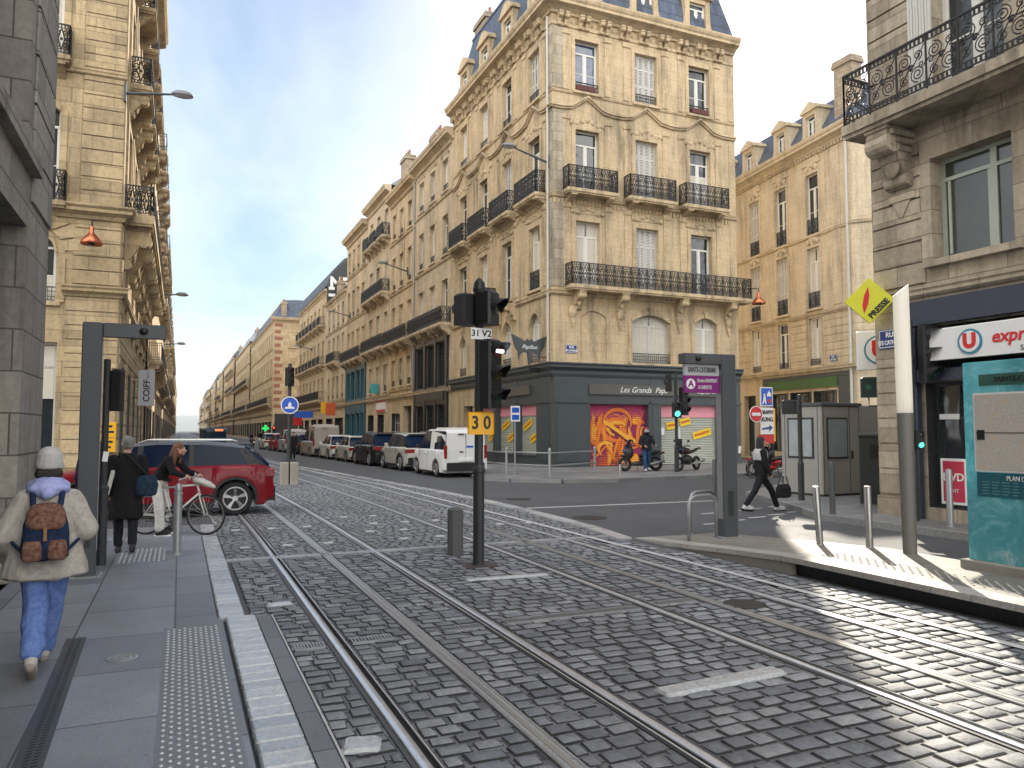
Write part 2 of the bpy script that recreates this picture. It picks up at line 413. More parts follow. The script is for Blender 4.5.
def rail_panel(mb, L, H, style, r=.02):
    """one straight run of wrought iron along x from 0 to L"""
    mb.box(-.015, -.025, H - .035, L + .015, .025, H)
    mb.box(0, -.012, .05, L, .012, .075)
    if style == 'bars':
        n = max(2, round(L / .11))
        for i in range(n + 1): mb.box(L * i / n - .008, -.008, .06, L * i / n + .008, .008, H - .03)
        mb.box(0, -.01, H - .16, L, .01, H - .14); mb.box(0, -.01, .17, L, .01, .19)
        return
    grand = style == 'grand'
    if grand: r = .013
    n = max(1, round(L / (.62 if grand else .44))); w = L / n
    mb.box(0, -.01, H - .15, L, .01, H - .13); mb.box(0, -.01, .16, L, .01, .18)
    for i in range(n + 1):
        mb.box(w * i - .014, -.014, 0, w * i + .014, .014, H - .02)
    for i in range(n):
        x0 = w * i; xm = x0 + w / 2; zm = (H) / 2; hh = (H - .34) / 2
        k = min(w * .25, hh * .55)
        if grand:
            for sx, sz in ((-1, 1), (1, -1)):
                q = w * .25
                mb.tube(scroll(xm + sx * w * .22, zm + sz * hh * .42, q, 2.1, PI / 2 * sz, sx * sz, 26), r, 4); mb.tube(scroll(xm - sx * w * .24, zm + sz * hh * .55, q * .62, 1.7, -PI / 2 * sz, -sx * sz, 18), r, 4)
            mb.tube([(x0 + .03, 0, zm - hh), (xm - w * .1, 0, zm - hh * .1), (xm + w * .1, 0, zm + hh * .1), (x0 + w - .03, 0, zm + hh)], r, 4)
            mb.tube(scroll(xm, zm, w * .11, 1.5, 0, 1, 14), r, 4); mb.tube(scroll(x0 + .09, zm, .07, 1.4, PI, -1, 12), r, 4); mb.tube(scroll(x0 + w - .09, zm, .07, 1.4, 0, -1, 12), r, 4)
        for sx in (() if grand else (-1, 1)):
            cx = xm + sx * w * .25
            mb.tube(scroll(cx, zm + hh - k, k, 1.6, PI / 2 + (0 if sx > 0 else 0), -sx), r, 4)
            mb.tube(scroll(cx, zm - hh + k, k, 1.6, -PI / 2, sx), r, 4); mb.tube(scroll(xm + sx * w * .40, zm, k * .5, 1.3, 0, sx), r * .8, 4); mb.ell((cx, 0, zm), .03, .014, .05, 6, 4)
            mb.tube([(xm + sx * .012, 0, zm - hh), (cx - sx * k * .2, 0, zm), (xm + sx * .012, 0, zm + hh)], r, 4)
            mb.tube([(x0 + w / 2 + sx * (w / 2 - .02), 0, zm - hh), (cx + sx * k * .3, 0, zm), (x0 + w / 2 + sx * (w / 2 - .02), 0, zm + hh)], r, 4)
        mb.ell((xm, 0, zm), .045, .02, .06, 8, 5)
        m = max(3, round(w / .09))
        for j in range(m):
            x = x0 + w * (j + .5) / m
            mb.box(x - .02, -.008, .085, x + .02, .008, .15); mb.box(x - .02, -.008, H - .125, x + .02, .008, H - .05)


def railing_mesh(L, H, proj, style, mat):
    key = ('rail', round(L, 2), round(H, 2), round(proj, 2), style, mat.name)
    if key not in CACHE:
        mb = MB(); rail_panel(mb, L, H, style)
        if proj > .12:
            for x in (0, L):
                mb.M = Matrix.Translation((x, 0, 0)) @ Matrix.Rotation(PI / 2, 4, 'Z')
                rail_panel(mb, proj, H, style); mb.M = None
        CACHE[key] = mb.mesh('railing', mat)
    return CACHE[key]


def frame_mesh(w, h, kind, mat):
    key = ('frame', round(w, 2), round(h, 2), kind, mat.name)
    if key in CACHE: return CACHE[key]
    mb = MB(); t = .075
    for x0, x1, z0, z1 in ((0, t, 0, h), (w - t, w, 0, h), (t, w - t, 0, t), (t, w - t, h - t, h)):
        mb.box(x0, -.07, z0, x1, 0, z1)
    if kind in ('french', 'simple'):
        tz = h * .76
        mb.box(t, -.075, tz, w - t, -.005, tz + .08)
        mb.box(w / 2 - .065, -.085, t, w / 2 + .065, -.004, tz)
        if kind != 'simple':
            for x0 in (t, w / 2 + .065):
                x1 = x0 + w / 2 - .065 - t
                mb.box(x0, -.06, t, x0 + .04, -.006, tz); mb.box(x1 - .04, -.06, t, x1, -.006, tz)
                mb.box(x0 + .04, -.05, h * .38, x1 - .04, -.012, h * .38 + .03)
                mb.box(x0 + .04, -.055, t, x1 - .04, -.01, t + .05)
    elif kind == 'grid':
        for i in range(1, 3): mb.box(w * i / 3 - .03, -.065, t, w * i / 3 + .03, -.005, h - t)
        mb.box(t, -.06, h * .7, w - t, -.008, h * .7 + .05)
    elif kind == 'big':
        mb.box(w * .66 - .06, -.075, t, w * .66 + .06, -.004, h - t); mb.box(t, -.07, h * .78, w - t, -.006, h * .78 + .07)
        mb.box(t + .05, -.06, t + .05, t + .1, -.008, h * .78); mb.box(w * .66 - .12, -.06, t, w * .66 - .06, -.008, h * .78)
    CACHE[key] = mb.mesh('window', mat)
    return CACHE[key]


def pane_mesh(w, h, mat):
    key = ('pane', round(w, 2), round(h, 2), mat.name)
    if key not in CACHE:
        mb = MB(); mb.box(.03, -.035, .03, w - .03, -.015, h - .03)
        CACHE[key] = mb.mesh('glass', mat)
    return CACHE[key]


def shutter_mesh(w, h, mat, slat=.075):
    key = ('shut', round(w, 2), round(h, 2), mat.name)
    if key not in CACHE:
        mb = MB(); n = 4; lw = w / n
        for i in range(n):
            a, b = i * lw + .008, (i + 1) * lw - .008
            mb.box(a, -.11, 0, a + .05, -.07, h); mb.box(b - .05, -.11, 0, b, -.07, h)
            for z in (0, h * .36, h * .7, h - .09): mb.box(a + .05, -.108, z, b - .05, -.072, z + .09)
            z = .1
            while z < h - .1:
                mb.add([(a + .05, -.1, z), (b - .05, -.1, z), (b - .05, -.075, z + slat * .8), (a + .05, -.075, z + slat * .8)], [(0, 1, 2, 3)]); z += slat
        CACHE[key] = mb.mesh('shutter', mat)
    return CACHE[key]


def curtain_mesh(w, h, mat):
    key = ('curt', round(w, 2), round(h, 2), mat.name)
    if key not in CACHE:
        mb = MB(); mb.smooth = True
        for x0, x1 in ((.05, w * .5 - .04), (w * .5 + .04, w - .05)):
            n = 22; a = []; b = []
            for i in range(n + 1):
                x = x0 + (x1 - x0) * i / n; y = -.052 + .012 * math.sin(i * 1.9) ; a.append((x, y, .05)); b.append((x, y, h - .05))
            mb.loft([a, b], closed=False, cap=False)
        CACHE[key] = mb.mesh('curtain', mat)
    return CACHE[key]


PROF = {
    'eave': [(0, 0), (.10, 0), (.14, .10), (.32, .22), (.55, .30), (.55, .42), (.62, .50), (.66, .62), (.66, .68), (0, .72)],
    'cornice': [(0, 0), (.06, 0), (.10, .08), (.24, .16), (.24, .24), (.29, .30), (.29, .34), (0, .37)],
    'string': [(0, 0), (.05, 0), (.10, .05), (.10, .11), (.13, .15), (.13, .18), (0, .20)],
    'shop': [(0, 0), (.12, 0), (.16, .12), (.16, .26), (.34, .40), (.34, .50), (.40, .56), (.40, .62), (0, .66)],
    'plinth': [(0, 0), (.08, 0), (.08, .5), (.04, .58), (0, .58)],
}


class Fac:
    """one street front; local x along the front (to the viewer's right), y into the building, z up"""
    def __init__(s, root, O, phi, L, z0, z1, mats, depth=.30):
        s.root = root; s.O = Vector((O[0], O[1], 0)); s.phi = phi; s.L = L; s.z0 = z0; s.z1 = z1; s.mats = mats; s.depth = depth
        s.ops = []; s.omi = {}; s.mb = MB(); s.Mx = Matrix.Rotation(phi, 3, 'Z')

    def put(s, me, name, x, y, z, parent=None, extra=0):
        if parent is None:
            p = s.O + s.Mx @ Vector((x, y, z)) - s.root.location
            return link(name, me, s.root, p, s.phi + extra)
        return link(name, me, parent, (x, y, z), extra)

    def hole(s, x0, x1, z0, z1, depth=None, mi=0):
        s.ops.append((x0, x1, z0, z1, s.depth if depth is None else depth)); s.omi[s.ops[-1]] = mi

    def win(s, xc, w, z0, h, kind='french', fm=None, gm=None, surround=.16, arch=0, sill=True, hood=0, key=False, depth=None, rail=None):
        fm = fm or M['white']; gm = gm or M['glass']; d = s.depth if depth is None else depth
        if kind == 'french' and RW.random() < .42: kind = RW.choice(('curtain', 'curtain', 'half', 'shut'))
        x0, x1 = xc - w / 2, xc + w / 2
        s.hole(x0, x1, z0, z0 + h, d)
        base = 'french' if kind in ('shut', 'half', 'curtain') else kind
        f = s.put(frame_mesh(w, h, base, fm), 'window', x0, d - .01, z0)
        g = s.put(pane_mesh(w, h, gm), 'glass', 0, 0, 0, f)
        if kind == 'shut': s.put(shutter_mesh(w, h, M['shutter']), 'shutter', 0, 0, 0, f)
        if kind == 'curtain': s.put(curtain_mesh(w, h, M['curtain']), 'curtain', 0, 0, 0, f)
        if kind == 'half':
            z_ = RW.uniform(.35, .6); s.put(curtain_mesh(w, h * round(z_, 1), M['curtain']), 'curtain', 0, 0, h * (1 - round(z_, 1)) if RW.random() < .6 else 0, f)
        mb = s.mb
        if arch:   # two spandrels close the upper corners of the hole
            n = 8; top = z0 + h
            def az(t): return top - arch + arch * math.sqrt(max(0, 1 - (2 * t - 1) ** 2)) if arch >= w / 2 - .01 else top - arch * (2 * t - 1) ** 2
            for lo, hi in ((0, .5), (.5, 1)):
                pts = [(x0 + w * (lo + (hi - lo) * i / n), az(lo + (hi - lo) * i / n)) for i in range(n + 1)]
                poly = pts + [(pts[-1][0], top + .001), (pts[0][0], top + .001)]
                if lo == 0: poly = pts + [(x0, top)]
                else: poly = pts + [(x1, top)]
                mb.prism(poly, .004, d - .1, 'y')
            if surround:
                pts = [(x0 + w * i / 14, az(i / 14)) for i in range(15)]
                for i in range(14):
                    (ax, a), (bx, b) = pts[i], pts[i + 1]
                    mb.prism([(ax, a), (bx, b), (bx, b + surround), (ax, a + surround)], -.05, .002, 'y')
        if surround:
            g = surround; hh = z0 + h - (arch if arch else 0)
            mb.box(x0 - g, -.05, z0, x0, .003, hh); mb.box(x1, -.05, z0, x1 + g, .003, hh)
            if not arch: mb.box(x0 - g, -.052, z0 + h, x1 + g, .003, z0 + h + g)
        if sill: mb.box(x0 - .14, -.14, z0 - .13, x1 + .14, d - .08, z0 - .002)
        if hood:
            zz = z0 + h + surround + .1
            s.prof('string', x0 - .3, x1 + .3, zz, 0, 0, ends=True)
            mb.box(x0 - .02, -.06, z0 + h + surround, x1 + .02, .002, zz)
        if key: mb.prism([(xc - .09, z0 + h - .02), (xc + .09, z0 + h - .02), (xc + .14, z0 + h + .34), (xc - .14, z0 + h + .34)], -.12, .002, 'y')
        if rail:
            s.put(railing_mesh(w, rail, 0, 'scroll' if rail > .6 else 'bars', M['iron']), 'window_guard', x0, .06, z0)
        return f

    def prof(s, name, x0, x1, z, m0=0, m1=0, ends=True, sc=1.0, mb=None):
        mb = mb or s.mb; P = PROF[name] if isinstance(name, str) else name
        a = [(x0 - m0 * p * sc, -p * sc + .002, z + q * sc) for p, q in P]; b = [(x1 + m1 * p * sc, -p * sc + .002, z + q * sc) for p, q in P]
        mb.loft([a, b], cap=ends)

    def wave(s, pts, t, proj, mb=None):
        """moulding that follows points (x, z)"""
        mb = mb or s.mb
        for k in range(2):
            o = t * .5 * k; pr = proj * (1 if k else .6)
            ra = []
            for x, z in pts: ra.append([(x, -pr, z + o), (x, -pr, z + o + t * .5), (x, .002, z + o + t * .5), (x, .002, z + o)])
            mb.loft(ra)

    def console(s, x, z, w, h, p, mb=None):
        """scrolled bracket under a slab at height z"""
        mb = mb or s.mb
        n = 7; poly = [(.002, z), (-p, z), (-p, z - h * .22)]
        for i in range(n + 1):
            a = i / n; poly.append((-p * (1 - a) ** 1.3 * .82 - .05 * math.sin(a * PI), z - h * (.25 + .75 * a)))
        poly.append((.002, z - h))
        mb.prism(poly, x - w / 2, x + w / 2, 'x')
        if h > .5:      # volutes and leaf
            for (yy, zz, rr) in ((-p * .78, z - h * .28, h * .17), (-.10, z - h * .86, h * .12)):
                mb.disc((x - w / 2 - .025, yy, zz), rr, 'x', w + .05, 14); mb.disc((x - w / 2 - .04, yy, zz), rr * .45, 'x', w + .08, 10)
            mb.ell((x, -p * .42, z - h * .62), w * .36, .06, h * .2, 8, 6)
        mb.box(x - w / 2 - .03, -p - .03, z - .07, x + w / 2 + .03, .003, z)

    def dentils(s, x0, x1, z, w=.14, gap=.12, h=.16, p=.14):
        x = x0
        while x + w <= x1: s.mb.box(x, -p, z, x + w, .003, z + h); x += w + gap

    def courses(s, x0, x1, z0, z1, step, proud=.035, gap=.03):
        """rusticated bands, cut by the openings"""
        z = z0
        while z < z1 - .05:
            t = min(z + step - gap, z1)
            segs = [(x0, x1)]
            for a, b, c, d, _ in s.ops:
                if c - .12 < t and d + .17 > z:
                    ns = []
                    for p, q in segs:
                        if b + .18 <= p or a - .18 >= q: ns.append((p, q)); continue
                        if a - .18 > p: ns.append((p, a - .18))
                        if b + .18 < q: ns.append((b + .18, q))
                    segs = ns
            for p, q in segs:
                if q - p > .1: s.mb.bbox(p, -proud, z, q, .004, t, .012)
            z += step

    def balcony(s, x0, x1, z, proj=.7, h=1.0, style='scroll', cons=(), mat=None, th=.16, slabmat=None, ch=.55, cw=.26):
        mb = MB(); L = x1 - x0
        mb.bbox(0, -proj, -th, L, .003, 0, .02); mb.box(.04, -proj + .05, -th - .08, L - .04, .003, -th)
        old = s.mb
        for c in cons: s.console(c - x0, -th - .08, cw, ch, proj * .85, mb)
        me = mb.mesh('balcony', slabmat or s.mats[0])
        o = s.put(me, 'balcony', x0, 0, z)
        r = s.put(railing_mesh(L - .1, h, proj - .1, style, mat or M['iron']), 'railing', .05, -proj + .06, 0, o)
        return o

    def done(s, extra_holes=(), name='wall'):
        mb = MB()
        xs = sorted({0, s.L} | {o[0] for o in s.ops} | {o[1] for o in s.ops}); zs = sorted({s.z0, s.z1} | {o[2] for o in s.ops} | {o[3] for o in s.ops})
        xs = [x for x in xs if -1e-6 <= x <= s.L + 1e-6]; zs = [z for z in zs if s.z0 - 1e-6 <= z <= s.z1 + 1e-6]
        for j in range(len(zs) - 1):
            run = None
            for i in range(len(xs) - 1):
                xm, zm = (xs[i] + xs[i + 1]) / 2, (zs[j] + zs[j + 1]) / 2
                if any(o[0] < xm < o[1] and o[2] < zm < o[3] for o in s.ops):
                    if run is not None: mb.quad((run, 0, zs[j]), (xs[i], 0, zs[j]), (xs[i], 0, zs[j + 1]), (run, 0, zs[j + 1])); run = None
                elif run is None: run = xs[i]
            if run is not None: mb.quad((run, 0, zs[j]), (s.L, 0, zs[j]), (s.L, 0, zs[j + 1]), (run, 0, zs[j + 1]))
        for a, b, c, d, e in s.ops:
            mb.mi = s.omi.get((a, b, c, d, e), 0)
            mb.quad((a, 0, c), (a, e, c), (a, e, d), (a, 0, d)); mb.quad((b, 0, c), (b, e, c), (b, e, d), (b, 0, d))
            mb.quad((a, 0, d), (b, 0, d), (b, e, d), (a, e, d)); mb.quad((a, 0, c), (b, 0, c), (b, e, c), (a, e, c))
        mb.mi = 0; n = len(mb.v); mb.v += s.mb.v; mb.f += [[i + n for i in f] for f in s.mb.f]; mb.m += s.mb.m; mb.sm += s.mb.sm
        me = mb.mesh(name, s.mats)
        return s.put(me, name, 0, 0, 0)


def core(root, x0, y0, x1, y1, z1, mat, z0=0, top=True):
    """the rest of the house behind its fronts"""
    mb = MB(); mb.box(x0, y0, z0, x1, y1, z1)
    l = root.location
    return mb.build('rear_wall', mat, root, (-l.x, -l.y, -l.z))


def mansard(root, x0, y0, x1, y1, z, h, ins, mat, ridge=.6, name='roof'):
    mb = MB(); i = ins
    rg = [[(x0, y0, z), (x1, y0, z), (x1, y1, z), (x0, y1, z)], [(x0 + i, y0 + i, z + h), (x1 - i, y0 + i, z + h), (x1 - i, y1 - i, z + h), (x0 + i, y1 - i, z + h)],
          [(x0 + i + 2.2, y0 + i + 2.2, z + h + ridge), (x1 - i - 2.2, y0 + i + 2.2, z + h + ridge), (x1 - i - 2.2, y1 - i - 2.2, z + h + ridge), (x0 + i + 2.2, y1 - i - 2.2, z + h + ridge)]]
    mb.loft(rg)
    mb.box(x0 + i - .06, y0 + i - .06, z + h - .1, x1 - i + .06, y1 - i + .06, z + h + .04)
    l = root.location
    return mb.build(name, mat, root, (-l.x, -l.y, -l.z))


def dormer_mesh(w, h, d, ped, mat):
    """stone dormer, front at y=0, its window hole in the middle"""
    key = ('dorm', w, h, d, ped, mat.name)
    if key in CACHE: return CACHE[key]
    mb = MB(); t = .28
    mb.box(-w / 2, 0, 0, -w / 2 + t, d, h); mb.box(w / 2 - t, 0, 0, w / 2, d, h); mb.box(-w / 2 + t, 0, h - .25, w / 2 - t, d, h); mb.box(-w / 2 + t, 0, 0, w / 2 - t, d, .2)
    mb.box(-w / 2 + t, .3, .2, w / 2 - t, d, h - .25)
    mb.bbox(-w / 2 - .12, -.14, h, w / 2 + .12, d, h + .16, .03)
    n = 10
    if ped == 'round': poly = [(-w / 2 - .08 + (w + .16) * i / n, h + .16 + .5 * math.sin(PI * i / n)) for i in range(n + 1)]
    else: poly = [(-w / 2 - .1, h + .16), (w / 2 + .1, h + .16), (0, h + .6)]
    mb.prism(poly, -.10, d, 'y')
    for sx in (-1, 1):
        mb.prism([(sx * w / 2, 0), (sx * (w / 2 + .3), 0), (sx * (w / 2 + .22), .25), (sx * (w / 2 + .06), .6), (sx * w / 2, h * .7)], .02, .2, 'y')
    CACHE[key] = mb.mesh('dormer', mat)
    return CACHE[key]


def dormer(fac, x, y, z, w=1.5, h=2.0, d=1.4, ped='round', mat=None, kind='french'):
    o = fac.put(dormer_mesh(w, h, d, ped, mat or fac.mats[0]), 'dormer', x, y, z)
    fac.put(frame_mesh(w - .56, h - .45, kind, M['white']), 'dormer_window', -w / 2 + .28, .22, .2, o)
    fac.put(pane_mesh(w - .56, h - .45, M['glass']), 'dormer_glass', -w / 2 + .28, .22, .2, o)
    return o


def chimney(root, x, y, z, w, d, h, mat, pots=3):
    mb = MB(); mb.bbox(-w / 2, -d / 2, 0, w / 2, d / 2, h, .03); mb.bbox(-w / 2 - .1, -d / 2 - .1, h - .35, w / 2 + .1, d / 2 + .1, h - .12, .04)
    mb.bbox(-w / 2 - .05, -d / 2 - .05, h - .1, w / 2 + .05, d / 2 + .05, h + .05, .02)
    l = root.location
    o = mb.build('chimney', mat, root, (x - l.x, y - l.y, z - l.z))
    p = MB()
    for i in range(pots):
        a = (i + .5) / pots - .5
        p.lathe([(.11, 0), (.13, .05), (.10, .1), (.09, .45), (.11, .5)], 8, (a * w * .8 if w > d else 0, a * d * .8 if d >= w else 0, h + .05))
    if pots: p.build('chimney_pot', M['brickquoin'], o)
    return o


def downpipe(fac, x, z0, z1, r=.06, mat=None):
    mb = MB(); mb.tube([(0, -.1, z0), (0, -.1, z1)], r, 8)
    for k in range(int((z1 - z0) / 3) + 1): mb.tube([(0, -.1, z0 + .4 + 3 * k), (0, -.1, z0 + .5 + 3 * k)], r + .015, 8); mb.box(-.02, -.06, z0 + .42 + 3 * k, .02, .01, z0 + .48 + 3 * k)
    return fac.put(mb.mesh('downpipe', mat or M['offwhite']), 'downpipe', x, 0, 0)
# ------------------------------------------------------------------ the big corner house with the dark shop
XA, YA, YE = 15.45, 30.8, 44.6
LF = 10.6                       # length of the front


def waves(x0, x1, centres, z, rise=.62, hw=1.35):
    pts = [(x0, z)]
    for c in centres: pts += [(c - hw, z), (c - hw * .62, z + .08), (c, z + rise), (c + hw * .62, z + .08), (c + hw, z)]
    return pts + [(x1, z)]


main = thing('corner_building', 'tall cream stone corner building with black balconies above a dark grey shop with graffiti shutter', 'building', (XA, YA, 0))
st = [M['stone'], M['shop_d'], M['signgrey'], M['stone_near']]
fr = Fac(main, (XA, YA), 0, LF, 0, 21.6, st)
lf = Fac(main, (XA, YE), -PI / 2, YE - YA, 0, 21.6, st)
fc = [1.85, 5.15, 8.35]
lc = [YE - y for y in (32.7, 36.05, 39.4, 42.75)]
# front windows
for i, c in enumerate(fc):
    k = 'shut' if i == 1 else 'french'
    fr.win(c, 1.28, 17.75, 2.5, k, surround=.18, gm=M['glass_b'] if i == 0 else None, rail=.5)
    fr.win(c, 1.28, 12.95, 2.95, k if i == 1 else 'half' if i == 2 else 'french', surround=.2)
    fr.win(c, 1.28, 8.5, 3.05, k if i != 0 else 'curtain', surround=.2)
mbx = MB(); mbx.bbox(-.5, -.14, 0, .5, .1, .26, .03)
fr.put(mbx.mesh('window_box', M['woodred']), 'window_box', fc[0] - .1, -.02, 17.78)
fr.put(mbx.mesh('window_box', M['woodred']), 'window_box', fc[2], -.02, 17.78)
fr.hole(1.42, 2.85, 5.1, 7.35, .09)
b = MB(); b.box(1.42, .085, 5.1, 2.85, .12, 7.35); fr.mb.add(b.v, b.f)
for lo, hi in ((0, .5), (.5, 1)):
    pts = [(1.42 + 1.43 * (lo + (hi - lo) * i / 8), 7.35 - .3 * (2 * (lo + (hi - lo) * i / 8) - 1) ** 2) for i in range(9)]
    fr.mb.prism(pts + [(1.42 if lo == 0 else 2.85, 7.36)], .004, .083, 'y')
fr.win(5.32, 2.2, 4.98, 2.35, 'curtain', arch=.35, surround=.2, key=True, rail=.5, fm=M['offwhite'])
fr.win(8.55, 1.4, 4.98, 2.4, 'curtain', arch=.32, surround=.2, key=True)
for i, c in enumerate(lc):
    j = 3 - i
    k = 'shut' if (i + 1) % 3 == 0 else 'french'
    lf.win(c, 1.28, 17.75, 2.5, 'french', surround=.18, rail=.5)
    lf.win(c, 1.28, 12.95, 2.95, 'french', surround=.2)
    lf.win(c, 1.28, 8.5, 3.05, 'french', surround=.2, rail=None if i in (1, 2) else .95)
    lf.win(c, 1.3, 4.98, 2.4, 'curtain', arch=.6, surround=.2, rail=.5, key=True)
for F, cs, L in ((fr, fc, LF), (lf, lc, YE - YA)):
    a0, a1 = (1, 0) if F is fr else (0, 1)
    for m, p, z in (('eave', 0, 21.3),):
        F.prof(m, 0, L, z, a0, a1)
    e0 = .001
    F.wave(waves(0 if a0 == 0 else -.13, L + (.13 if a1 else 0), sorted(cs), 16.75), .2, .16)
    F.prof('string', 0, L, 12.55, a0, a1); F.prof('string', 0, L, 17.55, a0, a1, sc=.5); F.prof('string', 0, L, 8.0, a0, a1, sc=1.3)
    F.prof([(0, 0), (.05, 0), (.05, .16), (0, .16)], 0, L, 20.75, a0, a1)
    x = .35
    while x < L - .2:       # paired brackets and roses of the frieze
        for d in (0, .34): F.console(x + d, 21.31, .16, .6, .34)
        F.mb.ell((x + .8, -.02, 21.03), .15, .07, .15, 8, 5)
        x += 1.12
    for c in cs:             # carved panels
        for zz, w, h in ((16.3, .95, .3), (12.05, .9, .24)):
            for q in range(-3, 4): F.mb.ell((c + q * w / 3.4, -.03, zz + .1 * math.cos(q * 1.3)), .13, .07, h * .45, 7, 4)
            F.mb.box(c - w, -.03, zz - h * .62, c + w, .003, zz + h * .62)
        for sx in (-1, 1):   # pilaster strips
            for z0, z1 in ((8.5, 12.4), (13.0, 16.6), (17.75, 20.68)):
                F.mb.box(c + sx * 1.12 - .16, -.045, z0, c + sx * 1.12 + .16, .003, z1)
                F.mb.bbox(c + sx * 1.12 - .21, -.09, z1 - .28, c + sx * 1.12 + .21, .003, z1 - .02, .03)
    for z0, z1 in ((8.4, 12.5), (12.8, 16.7), (17.75, 20.7)):
        F.mb.mi = 3
        if F is fr: F.mb.box(.004, -.03, z0, .62, .003, z1)
        else: F.mb.box(L - .55, -.03, z0, L - .004, .003, z1)
        F.mb.mi = 0
        if F is fr: F.mb.box(L - .42, -.03, z0, L - .05, .003, z1)
    for q in range(int(L / .2)): F.mb.box(q * .2 + .05, -.05, 12.3, q * .2 + .15, .003, 12.52)
    # dark timber shop front
    F.mb.mi = 1
    F.prof('shop', 0, L if F is fr else L, 4.25, a0, a1)
    F.mb.mi = 0
fr.balcony(.6, LF + .35, 8.42, .75, 1.02, cons=(1.25, 3.55, 6.95, 9.9), cw=.34, ch=.85)
for c in fc: fr.balcony(c - 1.35, c + 1.35, 12.9, .66, 1.06, cons=(c - 1.0, c + 1.0), ch=.3)
for c in lc: lf.balcony(c - 1.28, c + 1.28, 12.9, .6, 1.06, cons=(c - 1.1, c + 1.1), ch=.3)
lf.balcony(lc[1] - 1.6, lc[2] + 1.6, 8.42, .75, 1.02, cons=(lc[1] - 1, lc[1] + 1, lc[2] - 1, lc[2] + 1), cw=.34, ch=.85)
# swags under the long balcony
for x in (3.55, 6.95, 1.0, 9.95):
    fr.mb.ell((x, -.1, 7.25), .22, .12, .3, 8, 6); fr.mb.prism([(x - .16, 7.1), (x + .16, 7.1), (x, 6.5)], -.12, .002, 'y')


# shop: holes with roller shutters
def roller(F, x0, x1, z0, z1, mats, name='roller_shutter', y=.2):
    mb = MB(); z = z0; n = 0
    while z < z1 - .01:
        t = min(z + .085, z1)
        mb.add([(x0, y, z), (x1, y, z), (x1, y - .022, z + (t - z) * .5), (x0, y - .022, z + (t - z) * .5), (x1, y, t), (x0, y, t)], [(0, 1, 2, 3), (3, 2, 4, 5)]); z = t
    mb.box(x0, y + .002, z0, x1, y + .02, z1)
    return F.put(mb.mesh(name, mats), name, 0, 0, 0)


def graffiti():
    """abstract spray paint in pinks and oranges"""
    m, t, b = nt('graffiti_paint'); L = t.links.new
    tc = node(t, 'ShaderNodeTexCoord'); mp = node(t, 'ShaderNodeMapping'); mp.inputs['Rotation'].default_value = (0, R(28), 0); mp.inputs['Scale'].default_value = (1.0, 1, .55); L(tc.outputs['Object'], mp.inputs[0])
    n = node(t, 'ShaderNodeTexNoise', Scale=.85, Detail=1.5, Distortion=2.6); L(mp.outputs[0], n.inputs['Vector'])
    r = ramp(t, [(.30, (.30, .02, .13)), (.40, (.22, .01, .06)), (.455, (.62, .10, .01)), (.50, (.80, .42, .02)), (.545, (.75, .16, .01)), (.60, (.12, .01, .02)), (.66, (.62, .12, .02)), (.74, (.42, .03, .10))])
    r.color_ramp.interpolation = 'LINEAR'
    L(n.outputs['Fac'], r.inputs[0])
    sp = node(t, 'ShaderNodeSeparateXYZ'); L(tc.outputs['Object'], sp.inputs[0])
    r2 = ramp(t, [(0, 1.), (.08, 0.), (.74, 0.), (.9, 1.)])
    dv = node(t, 'ShaderNodeMath', operation='DIVIDE'); L(sp.outputs[2], dv.inputs[0]); dv.inputs[1].default_value = 3.05; L(dv.outputs[0], r2.inputs[0])
    mx = node(t, 'ShaderNodeMix', data_type='RGBA'); L(r2.outputs[0], mx.inputs[0]); L(r.outputs[0], mx.inputs[6]); mx.inputs[7].default_value = (.42, .05, .14, 1)
    L(mx.outputs[2], b.inputs['Base Color']); b.inputs['Roughness'].default_value = .5
    return m


def sticker(F, x, z, w, h, a, y):
    """yellow strip with orange print, tilted"""
    mb = MB(); mb.M = Matrix.Translation((x, y, z)) @ Matrix.Rotation(-a, 4, 'Y')
    mb.box(-w / 2, -.012, -h / 2, w / 2, 0, h / 2)
    mb.mi = 1
    mb.box(-w * .42, -.016, -h * .13, w * .42, -.012, h * .2)
    return F.put(mb.mesh('poster_strip', [M['yellowstk'], M['orange_txt']]), 'poster_strip', 0, 0, 0)


Z0, Z1 = .12, 3.05
fr.hole(1.85, 5.1, Z0, Z1, .25, 1); fr.hole(5.75, 9.25, Z0, Z1, .25, 1)
g = roller(fr, 1.85, 5.1, Z0, Z1, graffiti()); g['label'] = 'roller shutter covered in pink and orange spray paint'
# looped strokes sprayed on the shutter
sm = [plain('spray_orange', (.72, .17, .02), .55), plain('spray_yellow', (.80, .38, .03), .55), plain('spray_dark', (.09, .006, .03), .55)]
gb = MB()


def stroke(pts, w, mi, y):
    gb.mi = mi; n = len(pts); a = []; c = []
    for i, (x, z) in enumerate(pts):
        p, q = pts[max(0, i - 1)], pts[min(n - 1, i + 1)]; dx, dz = q[0] - p[0], q[1] - p[1]; l = math.hypot(dx, dz) or 1
        ww = w * .8 * (.35 + .65 * math.sin(PI * (i + .6) / (n + .2)))
        a.append((x - dz / l * ww, y, z + dx / l * ww)); c.append((x + dz / l * ww, y, z - dx / l * ww))
    gb.loft([a, c], closed=False, cap=False)


def arc(cx, cz, rx, rz, a0, a1, n=14): return [(cx + rx * math.cos(R(a0 + (a1 - a0) * i / n)), cz + rz * math.sin(R(a0 + (a1 - a0) * i / n))) for i in range(n + 1)]


